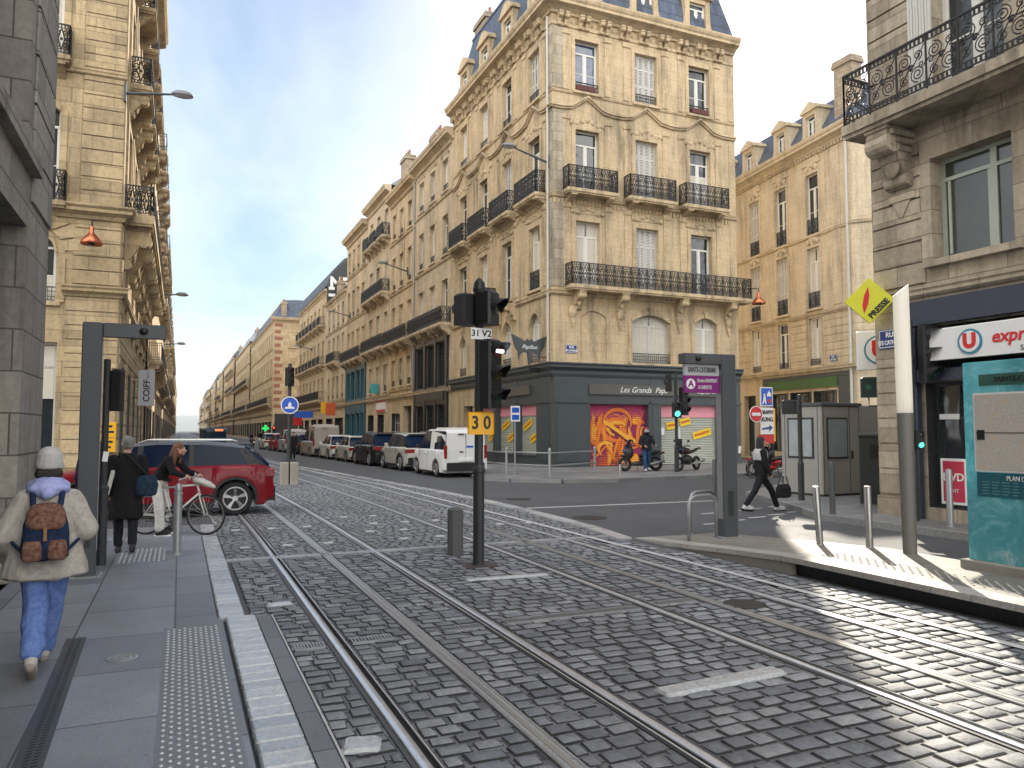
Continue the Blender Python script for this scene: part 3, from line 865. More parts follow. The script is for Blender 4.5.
for k, (pts, w, mi) in enumerate([
        (arc(3.5, 2.15, .75, .62, -20, 200), .17, 2), (arc(3.5, 2.15, .75, .62, -20, 200), .12, 0), (arc(3.45, 1.8, .75, .5, 60, 290), .15, 0), (arc(3.5, 1.85, .5, .32, 30, 250), .1, 1),
        ([(2.75, 2.2), (3.2, 1.9), (3.8, 1.55), (4.5, 1.25)], .16, 1), ([(2.9, 2.0), (3.5, 1.62), (4.3, 1.1)], .05, 2),
        (arc(2.25, 1.7, .22, .55, 80, 420), .08, 0), ([(2.62, 2.55), (2.55, 1.9), (2.4, 1.2), (2.15, .6)], .09, 0), ([(2.75, 2.1), (2.75, 1.4), (3.0, .9), (3.35, .4)], .1, 0), ([(2.7, 1.9), (2.85, 1.2), (3.2, .7)], .04, 1),
        (arc(2.85, .9, .4, .32, 20, 230), .1, 1), (arc(4.85, 1.6, .25, .6, 60, 300), .12, 0), (arc(4.9, 1.6, .12, .35, 60, 300), .05, 1), ([(2.05, .35), (2.6, .8), (2.9, 1.1)], .06, 0), ([(3.6, .4), (4.0, .9), (4.6, 1.0)], .09, 0)]):
    stroke(pts, w, mi, .172 - .0008 * k)
gb.build('spray_stroke', sm, g)
roller(fr, 5.75, 9.25, Z0, Z1, M['roller'])
pm = MB(); pm.box(5.75, .16, 2.42, 9.25, .175, Z1); fr.put(pm.mesh('vinyl_band', M['pink']), 'vinyl_band', 0, 0, 0)
for x, z, a in ((6.55, 2.02, R(8)), (7.35, 2.2, R(14)), (8.35, 1.62, R(14))): sticker(fr, x, z, .62 if x < 8 else 1.1, .36, a, .16)
mb = MB(); mb.box(0, 0, 0, .22, .06, .36); fr.put(mb.mesh('meter_box', M['whiteplate']), 'meter_box', 5.85, .1, 1.55)
for y0, y1 in ((32.35, 34.55), (35.0, 37.3), (37.75, 40.0)):
    x0, x1 = YE - y1, YE - y0
    lf.hole(x0, x1, .62, Z1, .22, 1); roller(lf, x0, x1, .62, Z1, M['roller'], y=.18)
    pm = MB(); pm.box(x0, .135, 2.5, x1, .15, Z1); lf.put(pm.mesh('vinyl_band', M['pink']), 'vinyl_band', 0, 0, 0)
    sticker(lf, x0 + .75, 2.05, 1.0, .34, R(22), .14); sticker(lf, x0 + 1.5, 1.45, .95, .34, R(20), .14)
lf.hole(2.0, 3.5, .1, 3.2, .5)
dm = MB(); dm.box(0, 0, 0, 1.5, .06, 3.1)
for i in (0, 1):
    for z in (.15, 1.6): dm.box(.1 + i * .72, -.03, z, .66 + i * .72, .01, z + 1.3)
lf.put(dm.mesh('door', M['shop_dark']), 'door', 2.0, .44, .1)
# timber pilasters, rails, stall riser
for F, rng in ((fr, ((0, 1.8), (5.15, 5.7), (9.3, LF))), (lf, ((YE - 32.3, YE - YA), (YE - 34.95, YE - 34.6), (YE - 37.7, YE - 37.35), (4.0, YE - 40.05)))):
    F.mb.mi = 1
    for a, c in rng:
        if F is lf and c > YE - YA - .1: c = YE - YA
        F.mb.bbox(a + .004, -.1, .0, c - (0 if (F is lf and c > 13) else .004), .003, 4.25, .012)
        F.mb.box(a + .14, -.125, .35, c - .14, -.098, 2.9); F.mb.box(a - .02 if a > 0 else a + .005, -.15, 0, c - .005, -.099, .28); F.mb.box(a + .005, -.16, 3.05, c - .005, -.099, 3.16)
    F.mb.mi = 0
for F, hs in ((fr, ((1.85, 5.1, Z0), (5.75, 9.25, Z0))), (lf, ((YE - 34.55, YE - 32.35, .62), (YE - 37.3, YE - 35.0, .62), (YE - 40.0, YE - 37.75, .62)))):
    F.mb.mi = 1
    for a, c, z in hs:
        F.mb.box(a - .05, -.09, z, a + .03, .19, Z1); F.mb.box(c - .03, -.09, z, c + .05, .19, Z1); F.mb.box(a + .031, -.07, Z1 - .04, c - .031, .17, Z1 + .05)
    F.mb.mi = 0
fr.mb.mi = 1
for a, c in ((1.8, 5.15), (5.7, 9.3)):
    fr.mb.box(a, -.08, 3.06, c, .003, 4.25)
lf.mb.mi = 1; lf.mb.box(4.0, -.08, 3.06, YE - 32.3, .003, 4.25); lf.mb.box(4.05, -.07, .0, YE - 32.35, .003, .61); lf.mb.box(4.05, -.14, .56, YE - 32.35, -.07, .62)
lf.mb.mi = 0; fr.mb.mi = 0
sb = MB(); sb.bbox(1.8, -.19, 3.45, 9.35, -.08, 3.92, .02); so = fr.put(sb.mesh('shop_sign', M['signgrey']), 'shop_sign', 0, 0, 0)
text('Les Grands  Papa', .38, M['txt_white'], so, (4.75, -.2, 3.68), (PI / 2, 0, 0), shear=.35)
text('depuis 1847', .30, M['txt_white'], so, (8.55, -.2, 3.67), (PI / 2, 0, 0), shear=.35)
sb = MB(); sb.bbox(4.4, -.19, 3.5, YE - 33.0, -.08, 3.95, .02); lf.put(sb.mesh('shop_sign', M['signgrey']), 'shop_sign', 0, 0, 0)
downpipe(lf, YE - YA - .28, 4.9, 21.2)
fr.done(); lf.done()
core(main, XA + .5, YA + .5, XA + LF, YE, 21.9, M['stone'])
mansard(main, XA - .1, YA - .1, XA + LF + .1, YE, 22.0, 4.3, 1.0, M['slate'])
for c in fc: dormer(fr, c, -.02, 22.0, 1.55, 1.9, 1.9, 'round')
for c in lc: dormer(lf, c, -.02, 22.0, 1.55, 1.9, 1.9, 'round')
chimney(main, XA + 2.0, YE - .5, 22.5, .9, 2.0, 5.6, M['chim'], 3)
chimney(main, XA + LF - 1.2, YE - 4, 22.5, .8, 2.4, 5.6, M['chim'], 4)


def plaque(F, root_label, x, z, lines, y=-.01):
    o = thing('street_sign', root_label, 'street sign', tuple(F.O + F.Mx @ Vector((x, y, z))), F.phi)
    mb = MB(); mb.bbox(-.30, -.02, -.19, .30, 0, .19, .01); mb.mi = 1
    for a, c, d, e in ((-.28, .28, .16, .175), (-.28, .28, -.175, -.16), (-.28, -.265, -.16, .16), (.265, .28, -.16, .16)): mb.box(a, -.023, d, c, -.019, e)
    mb.build('plate', [M['plaqueblue'], M['txt_white']], o)
    text(lines[0], .14, M['txt_white'], o, (0, -.025, .075), (PI / 2, 0, 0), bold=.004)
    text(lines[1], .12, M['txt_white'], o, (0, -.025, -.08), (PI / 2, 0, 0), bold=.004, sx=.72)
    return o


plaque(fr, 'blue enamel street sign on the cream corner building above the shop cornice', .95, 5.52, ('RUE', 'STE CATHERINE'))

# ------------------------------------------------------------------ row down the right side of the street


def row_house(name, label, y0, y1, eave, bays, floors, mat, X=XA, roof='zinc', rooff=None, depth=15, rail='scroll', shop=None, mouldings=True, side=1, roofh=2.6, simple=False, dorm=False, dent=True):
    """side=1: right of the street (front faces -x); side=-1: left (front faces +x). bays: y centres; floors: (z, h, w, style, balcony)"""
    L = y1 - y0
    root = thing(name, label, 'building', (X, y0, 0))
    mats = [mat, M['shop_dark'], M['teal'], M['offwhite']]
    F = Fac(root, (X, y1) if side > 0 else (X, y0), -PI / 2 if side > 0 else PI / 2, L, 0, eave, mats, depth=.28)
    loc = [(y1 - y) if side > 0 else (y - y0) for y in bays]
    loc.sort()
    for z, h, w, style, bal in floors:
        for i, x in enumerate(loc):
            k = style if isinstance(style, str) else style[i % len(style)]
            if k == 'none': continue
            kk = 'simple' if simple and k == 'french' else k
            F.win(x, w, z, h, kk, surround=.15, arch=.3 if k == 'arch' else 0, hood=1 if (bal == 'hood' and not simple) else 0, rail=.5 if bal in ('rail', 'hood') else None) if k != 'arch' else F.win(x, w, z, h, 'simple', surround=.16, arch=w / 2)
        if bal == 'each':
            for x in loc: F.balcony(x - w / 2 - .5, x + w / 2 + .5, z - .05, .7, 1.0, rail, cons=(x - w / 2 - .15, x + w / 2 + .15))
        elif bal == 'long': F.balcony(max(.1, loc[0] - w), min(L - .1, loc[-1] + w), z - .05, .75, 1.02, rail, cons=[x + d for x in loc for d in (-w * .8, w * .8)])
        elif isinstance(bal, tuple): F.balcony(loc[bal[0]] - w * .95, loc[bal[1]] + w * .95, z - .05, .75, 1.02, rail, cons=[loc[q] + d for q in range(bal[0], bal[1] + 1) for d in (-w * .8, w * .8)])
        if mouldings: F.prof('string', 0, L, z - .42, 0, 0)
    F.prof('eave' if not simple else 'cornice', 0, L, eave - .45 if not simple else eave - .35, 0, 0)
    if dent: F.dentils(.1, L - .1, eave - .62, .16 if not simple else .3, .14 if not simple else .4)
    F.prof('cornice', 0, L, 4.15, 0, 0)
    return root, F, loc


def finish(root, F, y0, y1, eave, mat, X=XA, depth=12, side=1, roof=('man', 2.6, .9), rm=None, chim=()):
    F.done()
    xa, xb = (X + .45, X + depth) if side > 0 else (X - depth, X - .45)
    core(root, xa, y0 + .01, xb, y1 - .01, eave + .2, mat)
    rx0, rx1 = (X - .1, X + depth) if side > 0 else (X - depth, X + .1)
    if roof: mansard(root, rx0, y0, rx1, y1, eave + .25, roof[1], roof[2], rm or M['slate'])
    for cy, w in chim: chimney(root, X + (1.5 if side > 0 else -1.5), cy, eave + .2, .8, w, 2.6, M['chim'], 3)


def shopholes(F, rects, mat, z1=3.1, z0=.5):
    for x0, x1 in rects:
        F.hole(x0, x1, z0, z1, .35, 1)
        f = F.put(frame_mesh(x1 - x0, z1 - z0, 'grid', mat), 'shop_window', x0, .34, z0)
        F.put(pane_mesh(x1 - x0, z1 - z0, M['glass']), 'glass', 0, 0, 0, f)


# next to the corner house: three bays over a tall black shop front
y0, y1 = 44.6, 53.0
B, F, loc = row_house('row_house', 'cream stone house with tall two storey black shop front beside the corner building', y0, y1, 20.7, [46.2, 48.9, 51.5],
                      [(17.3, 2.1, 1.15, 'french', 'hood'), (13.1, 2.6, 1.15, 'french', 'rail'), (8.6, 2.9, 1.2, 'french', 'long')], M['stone_b'])
F.mb.mi = 1
F.mb.bbox(.15, -.14, 0, 7.6, .003, 8.1, .02) if False else None
for x in (.15, 2.55, 4.95, 7.2): F.mb.bbox(x, -.16, 0, x + .4, .003, 8.0, .02)
F.mb.box(.56, -.13, 3.5, 7.19, .003, 4.6); F.mb.box(.56, -.13, 7.55, 7.19, .003, 7.98)
F.mb.mi = 0
for x in (.6, 3.0, 5.4):
    for z, h in ((.35, 3.1), (4.65, 2.85)):
        F.hole(x, x + 1.85, z, z + h, .25, 1)
        f = F.put(frame_mesh(1.85, h, 'grid', M['shop_dark']), 'shop_window', x, .24, z); F.put(pane_mesh(1.85, h, M['glass']), 'glass', 0, 0, 0, f)
sg = MB(); sg.bbox(.9, -.2, 3.75, 7.0, -.13, 4.4, .02); F.put(sg.mesh('shop_sign', M['shop_dark']), 'shop_sign', 0, 0, 0)
finish(B, F, y0, y1, 20.7, M['stone_b'], roof=('m', 1.6, 1.6), rm=M['zinc'], chim=((52.4, 1.6),))

y0, y1 = 53.0, 60.2
B, F, loc = row_house('row_house', 'narrow cream house with iron balcony and wide doorway next to the black shop front', y0, y1, 20.4, [54.5, 56.8, 59.0],
                      [(17.0, 2.0, 1.1, 'french', 'rail'), (12.9, 2.6, 1.1, 'french', 'rail'), (8.6, 2.9, 1.1, 'french', 'long'), (5.2, 2.1, 1.1, 'french', 'rail')], M['stone'])
F.hole(4.1, 6.4, .1, 3.6, .5); dm = MB(); dm.box(0, 0, 0, 2.3, .06, 3.5); F.put(dm.mesh('door', M['shop_dark']), 'door', 4.1, .44, .1)
shopholes(F, ((.8, 3.2),), M['offwhite'])
downpipe(F, 7.05, 4.5, 20, mat=M['zinc'])
finish(B, F, y0, y1, 20.4, M['stone'], roof=('m', 1.6, 1.6), rm=M['zinc'])

y0, y1 = 60.2, 68.6
B, F, loc = row_house('row_house', 'cream house with long curved balconies and small red and white shop sign', y0, y1, 21.7, [61.6, 64.3, 67.0],
                      [(17.9, 2.4, 1.15, 'french', 'each'), (13.2, 2.6, 1.15, 'french', 'long'), (8.7, 2.9, 1.15, 'french', 'long'), (5.0, 2.2, 1.1, 'french', 'rail')], M['stone_b'])
shopholes(F, ((.8, 3.0), (4.4, 6.6)), M['shop_dark'])
sg = MB(); sg.bbox(4.2, -.1, 3.3, 7.4, .0, 4.3, .02); sg.mi = 1; sg.box(4.2, -.11, 3.32, 7.4, -.1, 3.5); sg.box(4.2, -.11, 4.1, 7.4, -.1, 4.28)
F.put(sg.mesh('shop_sign', [M['whiteplate'], M['signred']]), 'shop_sign', 0, 0, 0)
finish(B, F, y0, y1, 21.7, M['stone_b'], roof=('m', 1.4, 1.6), rm=M['zinc'], chim=((60.6, 1.6),))

y0, y1 = 68.6, 78.0
B, F, loc = row_house('row_house', 'cream house with a tall teal painted shop front', y0, y1, 21.0, [70.2, 72.5, 74.6, 76.7],
                      [(17.4, 2.3, 1.1, 'french', 'rail'), (13.0, 2.6, 1.1, 'french', 'rail'), (8.6, 2.9, 1.1, 'french', 'long')], M['stone_c'])
F.mb.mi = 2
for x in (.5, 2.75, 5.0, 7.3, 9.0): F.mb.bbox(x, -.16, 0, x + .35, .003, 8.0, .02)
F.mb.box(.86, -.13, 3.4, 8.99, .003, 4.7); F.mb.box(.86, -.13, 7.5, 8.99, .003, 7.98)
F.mb.mi = 0
for x in (.9, 3.15, 5.45, 7.7):
    for z, h in ((.35, 3.0), (4.75, 2.7)):
        F.hole(x, x + 1.25, z, z + h, .25, 2)
        f = F.put(frame_mesh(1.25, h, 'grid', M['teal']), 'shop_window', x, .24, z); F.put(pane_mesh(1.25, h, M['glass']), 'glass', 0, 0, 0, f)
finish(B, F, y0, y1, 21.0, M['stone_c'], roof=('m', 1.4, 1.6), rm=M['zinc'])

y0, y1 = 78.0, 90.0
B, F, loc = row_house('row_house', 'lower pale house with small balconies beyond the teal shop front', y0, y1, 16.4, [79.8, 82.4, 85.0, 87.8],
                      [(13.0, 2.3, 1.1, 'french', 'rail'), (9.2, 2.8, 1.1, 'french', (1, 2)), (5.2, 2.4, 1.1, 'french', 'rail')], M['stone_b'], simple=True)
shopholes(F, ((.8, 4.8), (6.2, 10.8)), M['shop_dark'])
finish(B, F, y0, y1, 16.4, M['stone_b'], roof=('m', .25, 2.0), rm=M['zinc'], chim=((78.7, 1.4), (89.2, 1.2)))

# house with the dark mural gable
y0, y1 = 90.0, 112.0
B, F, loc = row_house('row_house', 'cream house with dark curved roof and painted black gable lettered NF', y0, y1, 18.4, [92, 95, 98, 101, 104, 107, 110],
                      [(14.3, 2.4, 1.2, 'french', 'each'), (9.6, 2.8, 1.2, 'french', 'each'), (5.4, 2.6, 1.2, 'french', 'long')], M['stone_c'], simple=True, rail='bars')
shopholes(F, ((1, 5), (6.5, 10), (12, 16), (17, 20.5)), M['shop_dark'])
finish(B, F, y0, y1, 18.4, M['stone_c'], roof=None)
mb = MB(); prof = [(-.1, 0), (.6, 1.9), (2.0, 3.5), (4.6, 4.5), (12, 4.8), (12, 0)]
mb.prism([(XA + a, 18.7 + c) for a, c in prof], y0 + .02, y1, 'y'); mb.build('roof', M['slate_d'], B, (-XA, -y0, 0))
mb = MB(); mb.prism([(0, -1.2), (5.2, -1.2), (5.2, 5.3), (4.6, 5.2), (2.0, 4.2), (.6, 2.6), (0, .8)], -.12, -.02, 'y')
gb_ = mb.build('mural', M['anthr2'], B, (.05, 0, 17.6))
text('NF', 1.9, M['txt_white'], gb_, (1.45, -.13, 1.5), (PI / 2, 0, 0), bold=.08)
for i, (w, z) in enumerate(((1.6, 2.3), (1.6, .9), (1.0, -.1))):
    pass
mb = MB(); mb.box(.15, -.14, .7, .85, -.12, 1.05); mb.box(.15, -.14, -.1, .95, -.12, .25); mb.box(1.15, -.14, -.1, 1.9, -.12, .3); mb.build('mural_band', M['txt_white'], gb_)

# across the side street: brick quoined corner house, set a little forward where the street bends
XQ = 13.0
y0, y1 = 122.0, 164.0
B, F, loc = row_house('row_house', 'pale corner house with red brick quoins far down the street', y0, y1, 19.0, [125 + 3.4 * i for i in range(12)],
                      [(14.7, 2.3, 1.2, 'french', None), (10.2, 2.7, 1.2, 'french', None), (6.0, 2.6, 1.3, 'french', 'long')], M['stone_far'], X=XQ, simple=True, rail='bars')
F2 = Fac(B, (XQ, y0), 0, 10, 0, 19.0, [M['stone_far'], M['brickquoin'], M['shop_dark']])
for z, h in ((14.7, 2.3), (10.2, 2.7), (6.0, 2.6)):
    F2.win(2.9, 1.5, z, h, 'simple', rail=.5); F2.win(6.2, 1.5, z, h, 'simple', rail=.5)
F2.mb.mi = 1
for k in range(13):
    F2.mb.box(.1, -.03, 5.2 + k * 1.05, 1.3 - .3 * (k % 2), .003, 5.75 + k * 1.05); F2.mb.box(4.1, -.03, 5.2 + k * 1.05, 5.0 - .2 * (k % 2), .003, 5.75 + k * 1.05)
F2.mb.mi = 2; F2.mb.box(.3, -.1, .1, 9.5, .003, 4.3); F2.mb.mi = 0
F2.balcony(1.6, 7.6, 5.95, .7, 1.0, 'bars'); F2.prof('eave', 0, 10, 18.6, 1, 0); F2.done()
shopholes(F, [(1 + 5 * i, 5 + 5 * i) for i in range(8)], M['shop_dark'])
finish(B, F, y0, y1, 19.0, M['stone_far'], X=XQ, roof=('m', 3.0, 1.6), rm=M['slate'], chim=((123.5, 2.6), (127, 2.6), (136, 3.0), (150, 3.0), (161, 3.0)))
far = []
rf = random.Random(11)
fy = 164.0
names = ['long even stone front with iron railings', 'pale house with stacked balconies', 'sandy house with tall chimneys', 'narrow cream house with a steep roof', 'grey roofed stone house', 'low pale house front', 'tall sandy corner front', 'weathered cream house', 'plain stone house front', 'slim pale house', 'broad stone house', 'last faint house']
for i in range(12):
    ln = rf.uniform(22, 34) if i else 44
    if i > 6: ln = rf.uniform(40, 55)
    ev = rf.choice([17.2, 18.6, 19.4, 20.6, 21.2]) if i else 19.8
    lab = ('next', 'second', 'third', 'fourth', 'fifth', 'sixth', 'seventh', 'eighth', 'ninth', 'tenth', 'eleventh', 'twelfth')[i] + ' house past the brick quoined one, ' + names[i]
    y0, y1 = fy, fy + ln; fy = y1
    n = max(4, int(ln / 3.4)); d = ln / n; mt = [M['stone_far'], M['stone_c'], M['stone_b']][i % 3]
    Xh = XQ - .2 - (.35 if i % 2 else 0)
    bal = ['long', 'each', None][i % 3]
    B, F, loc = row_house('row_house', lab, y0, y1, ev, [y0 + d * (k + .5) for k in range(n)],
                          [(ev - 4.0, 2.2, 1.3, 'french', 'each' if i % 3 == 1 else None), (ev - 8.4, 2.6, 1.3, 'french', bal), (6.0, 2.3, 1.4, 'french', 'long')], mt, X=Xh, simple=True, rail='bars', dent=False)
    shopholes(F, [(1 + 5.5 * k, 5 + 5.5 * k) for k in range(int(ln / 5.5))], M['shop_dark'])
    finish(B, F, y0, y1, ev, mt, X=Xh, roof=('m', rf.uniform(1.6, 3.4), rf.uniform(1.0, 1.6)), rm=M['slate'] if i % 2 else M['zinc'], chim=[(y0 + 1.2, 2.6), (y0 + ln * .55, 2.0)])
# ------------------------------------------------------------------ slate roofed house behind the side street (right of the corner house)
D_ = Vector((1.31, 10.34)).normalized(); LM = 14.0
OM = Vector((32.67, 29.39)); OF = OM + D_ * LM
phM = math.atan2(-D_.y, -D_.x)
mid = thing('corner_building', 'cream house with blue slate mansard roof and tall chimney behind the side street', 'building', (OM.x, OM.y, 0))
mm_ = [M['stone_mid'], M['shop_d'], M['plain_g'] if 'plain_g' in M else plain('green_fascia', (.05, .12, .03), .5)]
F = Fac(mid, OF, phM, LM, 0, 18.4, mm_, depth=.25)
cs = [LM - s for s in (3.2, 6.1, 8.85, 11.8)]
for i, c in enumerate(cs):
    F.win(c, 1.1, 13.0, 3.55, 'french' if i != 2 else 'shut', surround=.17, key=True, rail=.95)
    F.win(c, 1.1, 8.75, 3.5, 'shut' if i == 1 else 'french', surround=.17, key=True, rail=.95)
    F.win(c, 1.0, 5.45, 2.75, 'french', surround=.1, rail=.4, depth=.2)
    for q in range(-2, 3):
        F.mb.ell((c + q * .2, -.05, 16.95 + .16 * math.cos(q)), .14, .08, .2, 7, 5); F.mb.ell((c + q * .2, -.05, 12.65 + .12 * math.cos(q)), .14, .08, .18, 7, 5)
    F.mb.prism([(c - .8, 17.1), (c + .8, 17.1), (c + .6, 17.5), (c - .6, 17.5)], -.08, .002, 'y')
F.prof('eave', 0, LM, 17.75, 0, 1); F.dentils(.1, LM - .1, 17.55)
F.prof('string', 0, LM, 12.8 + .02, 0, .5); F.prof('cornice', 0, LM, 8.25, 0, .5, sc=.7); F.prof('cornice', 0, LM, 5.0, 0, .5)
F.courses(.0, LM - .05, 5.4, 8.2, .42, .03, .03)
F.mb.box(LM - 1.6, -.05, 8.7, LM - .9, .003, 17.5); F.mb.box(LM - .5, -.05, 8.7, LM - .02, .003, 17.5)
downpipe(F, LM - .3, .5, 17.6, .08)
# shop front with a green fascia
F.mb.mi = 2; F.mb.bbox(6.3, -.12, 4.2, 12.6, .002, 4.75, .02); F.mb.mi = 1
F.mb.bbox(5.8, -.1, 4.76, 13.6, .002, 4.98, .02); F.mb.bbox(12.65, -.1, 0, 13.7, .003, 4.75, .02); F.mb.bbox(5.8, -.1, 0, 6.25, .003, 4.75, .02)
for a in (6.3, 8.4, 10.5): 
    F.hole(a, a + 1.95, .5, 4.0, .3, 1)
    f = F.put(frame_mesh(1.95, 3.5, 'grid', M['shop_d']), 'shop_window', a, .29, .5); F.put(pane_mesh(1.95, 3.5, M['glass']), 'glass', 0, 0, 0, f)
F.mb.mi = 0
F.hole(3.6, 4.9, .1, 4.0, .4); dm = MB(); dm.box(0, 0, 0, 1.3, .06, 3.9); F.put(dm.mesh('door', M['shop_dark']), 'door', 3.6, .35, .1)
F.done()
G = Fac(mid, OM, -R(48), 2.2, 0, 18.4, mm_); G.prof('eave', 0, 2.2, 17.75, .4, 0); G.prof('cornice', 0, 2.2, 8.25, .3, 0, sc=.7); G.prof('string', 0, 2.2, 12.82, .3, 0); G.prof('cornice', 0, 2.2, 5.0, .3, 0); G.courses(.05, 2.2, 5.4, 8.2, .42, .03, .03); G.done()
e2 = OM + Vector((math.cos(-R(48)), math.sin(-R(48)))) * 2.2
G = Fac(mid, e2, -R(7), 12, 0, 18.4, mm_)
for c in (2.2, 5.6, 9): 
    for z, h in ((13.0, 3.4), (8.75, 3.4), (5.45, 2.7)): G.win(c, 1.1, z, h, 'simple')
G.prof('eave', 0, 12, 17.75, .4, 0); G.done()
mb = MB(); pr = Vector((-D_.y * -1, D_.x * -1))     # into the house
ins = Vector((D_.y, -D_.x))
foot = [OF, OM, e2, e2 + Vector((math.cos(-R(7)), math.sin(-R(7)))) * 12, OF + ins * 16]
def ring(k, z): 
    c = sum(foot, Vector((0, 0))) / len(foot); out = []
    for p in foot:
        d = (c - p); out.append((p.x + d.x / d.length * k - OM.x, p.y + d.y / d.length * k - OM.y, z))
    return out
mb.loft([ring(.8, 0), ring(.8, 18.6)]); mb.build('rear_wall', M['stone_mid'], mid)
mb = MB(); mb.loft([ring(-.1, 18.5), ring(1.7, 20.9), ring(1.8, 21.0), ring(5, 21.7)]); mb.build('roof', M['slate'], mid)
for s_ in (3.25, 6.05, 9.45, 12.6): dormer(F, LM - s_, .02, 18.46, 1.35, 1.8, 1.7, 'tri', M['stone_mid'])
chimney(mid, OM.x + .9, OM.y + .9, 18.6, .8, 1.25, 3.75, M['chim'], 0)
plaque(F, 'blue enamel street sign beside the first floor window above the green fascia', LM - 1.7, 5.75, ('RUE', 'DES TROIS'), y=-.06)
# plain house closing the view between the two
bk = thing('row_house', 'sliver of plain stone house at the back of the side street', 'building', (27, 62, 0))
F = Fac(bk, (24, 62), 0, 14, 0, 15.0, [M['stone_c'], M['shop_d']])
for c in (2, 5, 8, 11):
    for z in (5.4, 9.4): F.win(c, 1.1, z, 2.4, 'simple')
F.prof('cornice', 0, 14, 14.6); F.done(); core(bk, 24.4, 62.5, 37.6, 74, 15.1, M['stone_c'])

# ------------------------------------------------------------------ near right house with the small supermarket
XN, YN, LN = 13.0, 11.2, 18.0
near = thing('corner_building', 'sooty near stone building with scrolled iron balcony over the white and red supermarket sign', 'building', (XN, YN, 0))
nm = [M['stone_near'], plain('shop_navy', (.022, .03, .055), .4), M['shop_dark']]
F = Fac(near, (XN, YN), -PI / 2, LN, 0, 20.0, nm, depth=.34)
F.win(2.15, 1.55, 5.0, 1.95, 'big', surround=.22, fm=plain('pale_green_frame', (.46, .50, .44), .5), gm=glass('reflecting_glass', (.05, .055, .045)), depth=.34)
F.win(5.6, 1.55, 5.0, 1.95, 'big', surround=.22, fm=M['offwhite'])
F.win(9.0, 1.55, 5.0, 1.95, 'big', surround=.22, fm=M['offwhite'])
for c in (2.2, 5.6, 9.0, 12.4):
    F.win(c, 1.35, 8.05, 2.9, 'french', surround=.2); F.win(c, 1.35, 12.6, 2.7, 'french', surround=.2); F.win(c, 1.35, 16.6, 2.2, 'french', surround=.2)
    for sx in (-1, 1):      # opened louvred leaf flat on the wall
        pass
sh = shutter_mesh(.5, 2.8, M['shutter'])
bl = MB(); bl.box(0, 0, 0, .62, .012, 1.5); F.put(bl.mesh('blind', M['curtain']), 'blind', 1.45, .31, 5.2)
lv = F.put(sh, 'open_shutter', 1.02, .02, 8.08)
F.courses(.03, LN, 4.62, 7.5, .42, .045, .032); F.courses(.03, LN, 8.0, 12.2, .46, .045, .032); F.courses(.03, LN, 12.6, 16.2, .46, .045, .032)
F.courses(.03, .8, .55, 4.1, .5, .03, .025)
F.prof('string', 0, LN, 4.34, 1, 0); F.prof('cornice', 0, LN, 12.2, 1, 0); F.prof('eave', 0, LN, 19.4, 1, 0)
F.mb.box(0, -.08, 0, .8, .003, .5)
F.balcony(.0, 15.0, 7.95, .82, 1.05, 'grand', cons=(.75, 4.0, 7.4, 10.8), ch=1.15, cw=.46, th=.2)
for x in (.75, 4.0):
    for k in range(3): F.mb.bbox(x - .26 - .03 * k, -.4 - .12 * k, 7.2 + .14 * k, x + .26 + .03 * k, .003, 7.32 + .14 * k, .02)
    F.mb.bbox(x - .3, -.1, 6.3, x + .3, .003, 6.48, .03); F.mb.prism([(x - .2, 6.3), (x + .2, 6.3), (x, 5.95)], -.08, .003, 'y')
# shop front
F.mb.mi = 1
F.mb.bbox(.82, -.2, 3.78, LN, .003, 4.25, .02); F.mb.bbox(.82, -.16, 0, 1.02, .003, 3.75, .02); F.mb.bbox(.82, -.13, 2.72, LN, .003, 2.95, .02)
F.mb.mi = 2; F.mb.box(1.03, .0, 2.96, LN, .003, 3.75); F.mb.mi = 0
for a in (1.1, 3.2, 5.5, 7.8, 10.1):
    w = 2.0 if a < 3 else 2.2
    F.hole(a, a + w, .35, 2.7, .3, 2)
    f = F.put(frame_mesh(w, 2.35, 'grid', M['shop_dark']), 'shop_window', a, .29, .35); F.put(pane_mesh(w, 2.35, M['glass']), 'glass', 0, 0, 0, f)
po = MB(); po.box(0, 0, 0, .52, .02, .85); po.mi = 1; po.box(.05, -.006, .05, .47, 0, .8); po_ = F.put(po.mesh('poster', [M['whiteplate'], plain('poster_pink', (.5, .03, .07), .5)]), 'poster', 1.22, .18, .42)
text('DVD', .2, M['txt_white'], po_, (.26, -.012, .5), (PI / 2, 0, 0), bold=.004); text('1 HT', .1, M['txt_white'], po_, (.26, -.012, .25), (PI / 2, 0, 0))
nt_ = MB(); nt_.box(0, 0, 0, .4, .015, .1); F.put(nt_.mesh('window_sticker', M['whiteplate']), 'window_sticker', 1.2, .22, 2.0)
sg = MB(); sg.bbox(1.3, -.28, 3.08, 9.5, -.14, 3.66, .02); so = F.put(sg.mesh('shop_sign', M['whiteplate']), 'shop_sign', 0, 0, 0)
lg = MB(); lg.disc((2.22, -.30, 3.36), .225, 'y', .022, 28); lg.mi = 1; lg.disc((2.22, -.306, 3.36), .185, 'y', .02, 28)
F.put(lg.mesh('logo_ring', [plain('logo_teal', (.03, .22, .32), .4), M['whiteplate']]), 'logo_ring', 0, 0, 0, so)
text('U', .34, M['txt_red'], so, (2.22, -.309, 3.36), (PI / 2, 0, 0), bold=.022)
text('express', .30, M['txt_red'], so, (3.07, -.285, 3.39), (PI / 2, 0, 0), bold=.008, shear=.2)
text('Ste Catherine', .13, M['txt_black'], so, (3.45, -.285, 3.16), (PI / 2, 0, 0))
F.done()
G = Fac(near, (XN + 14, YN), PI, 14, 0, 20.0, nm)     # north side, seen only edge-on
G.courses(.05, 13.97, .55, 12, .46, .045, .032); G.prof('eave', 0, 14, 19.4, 0, 0)
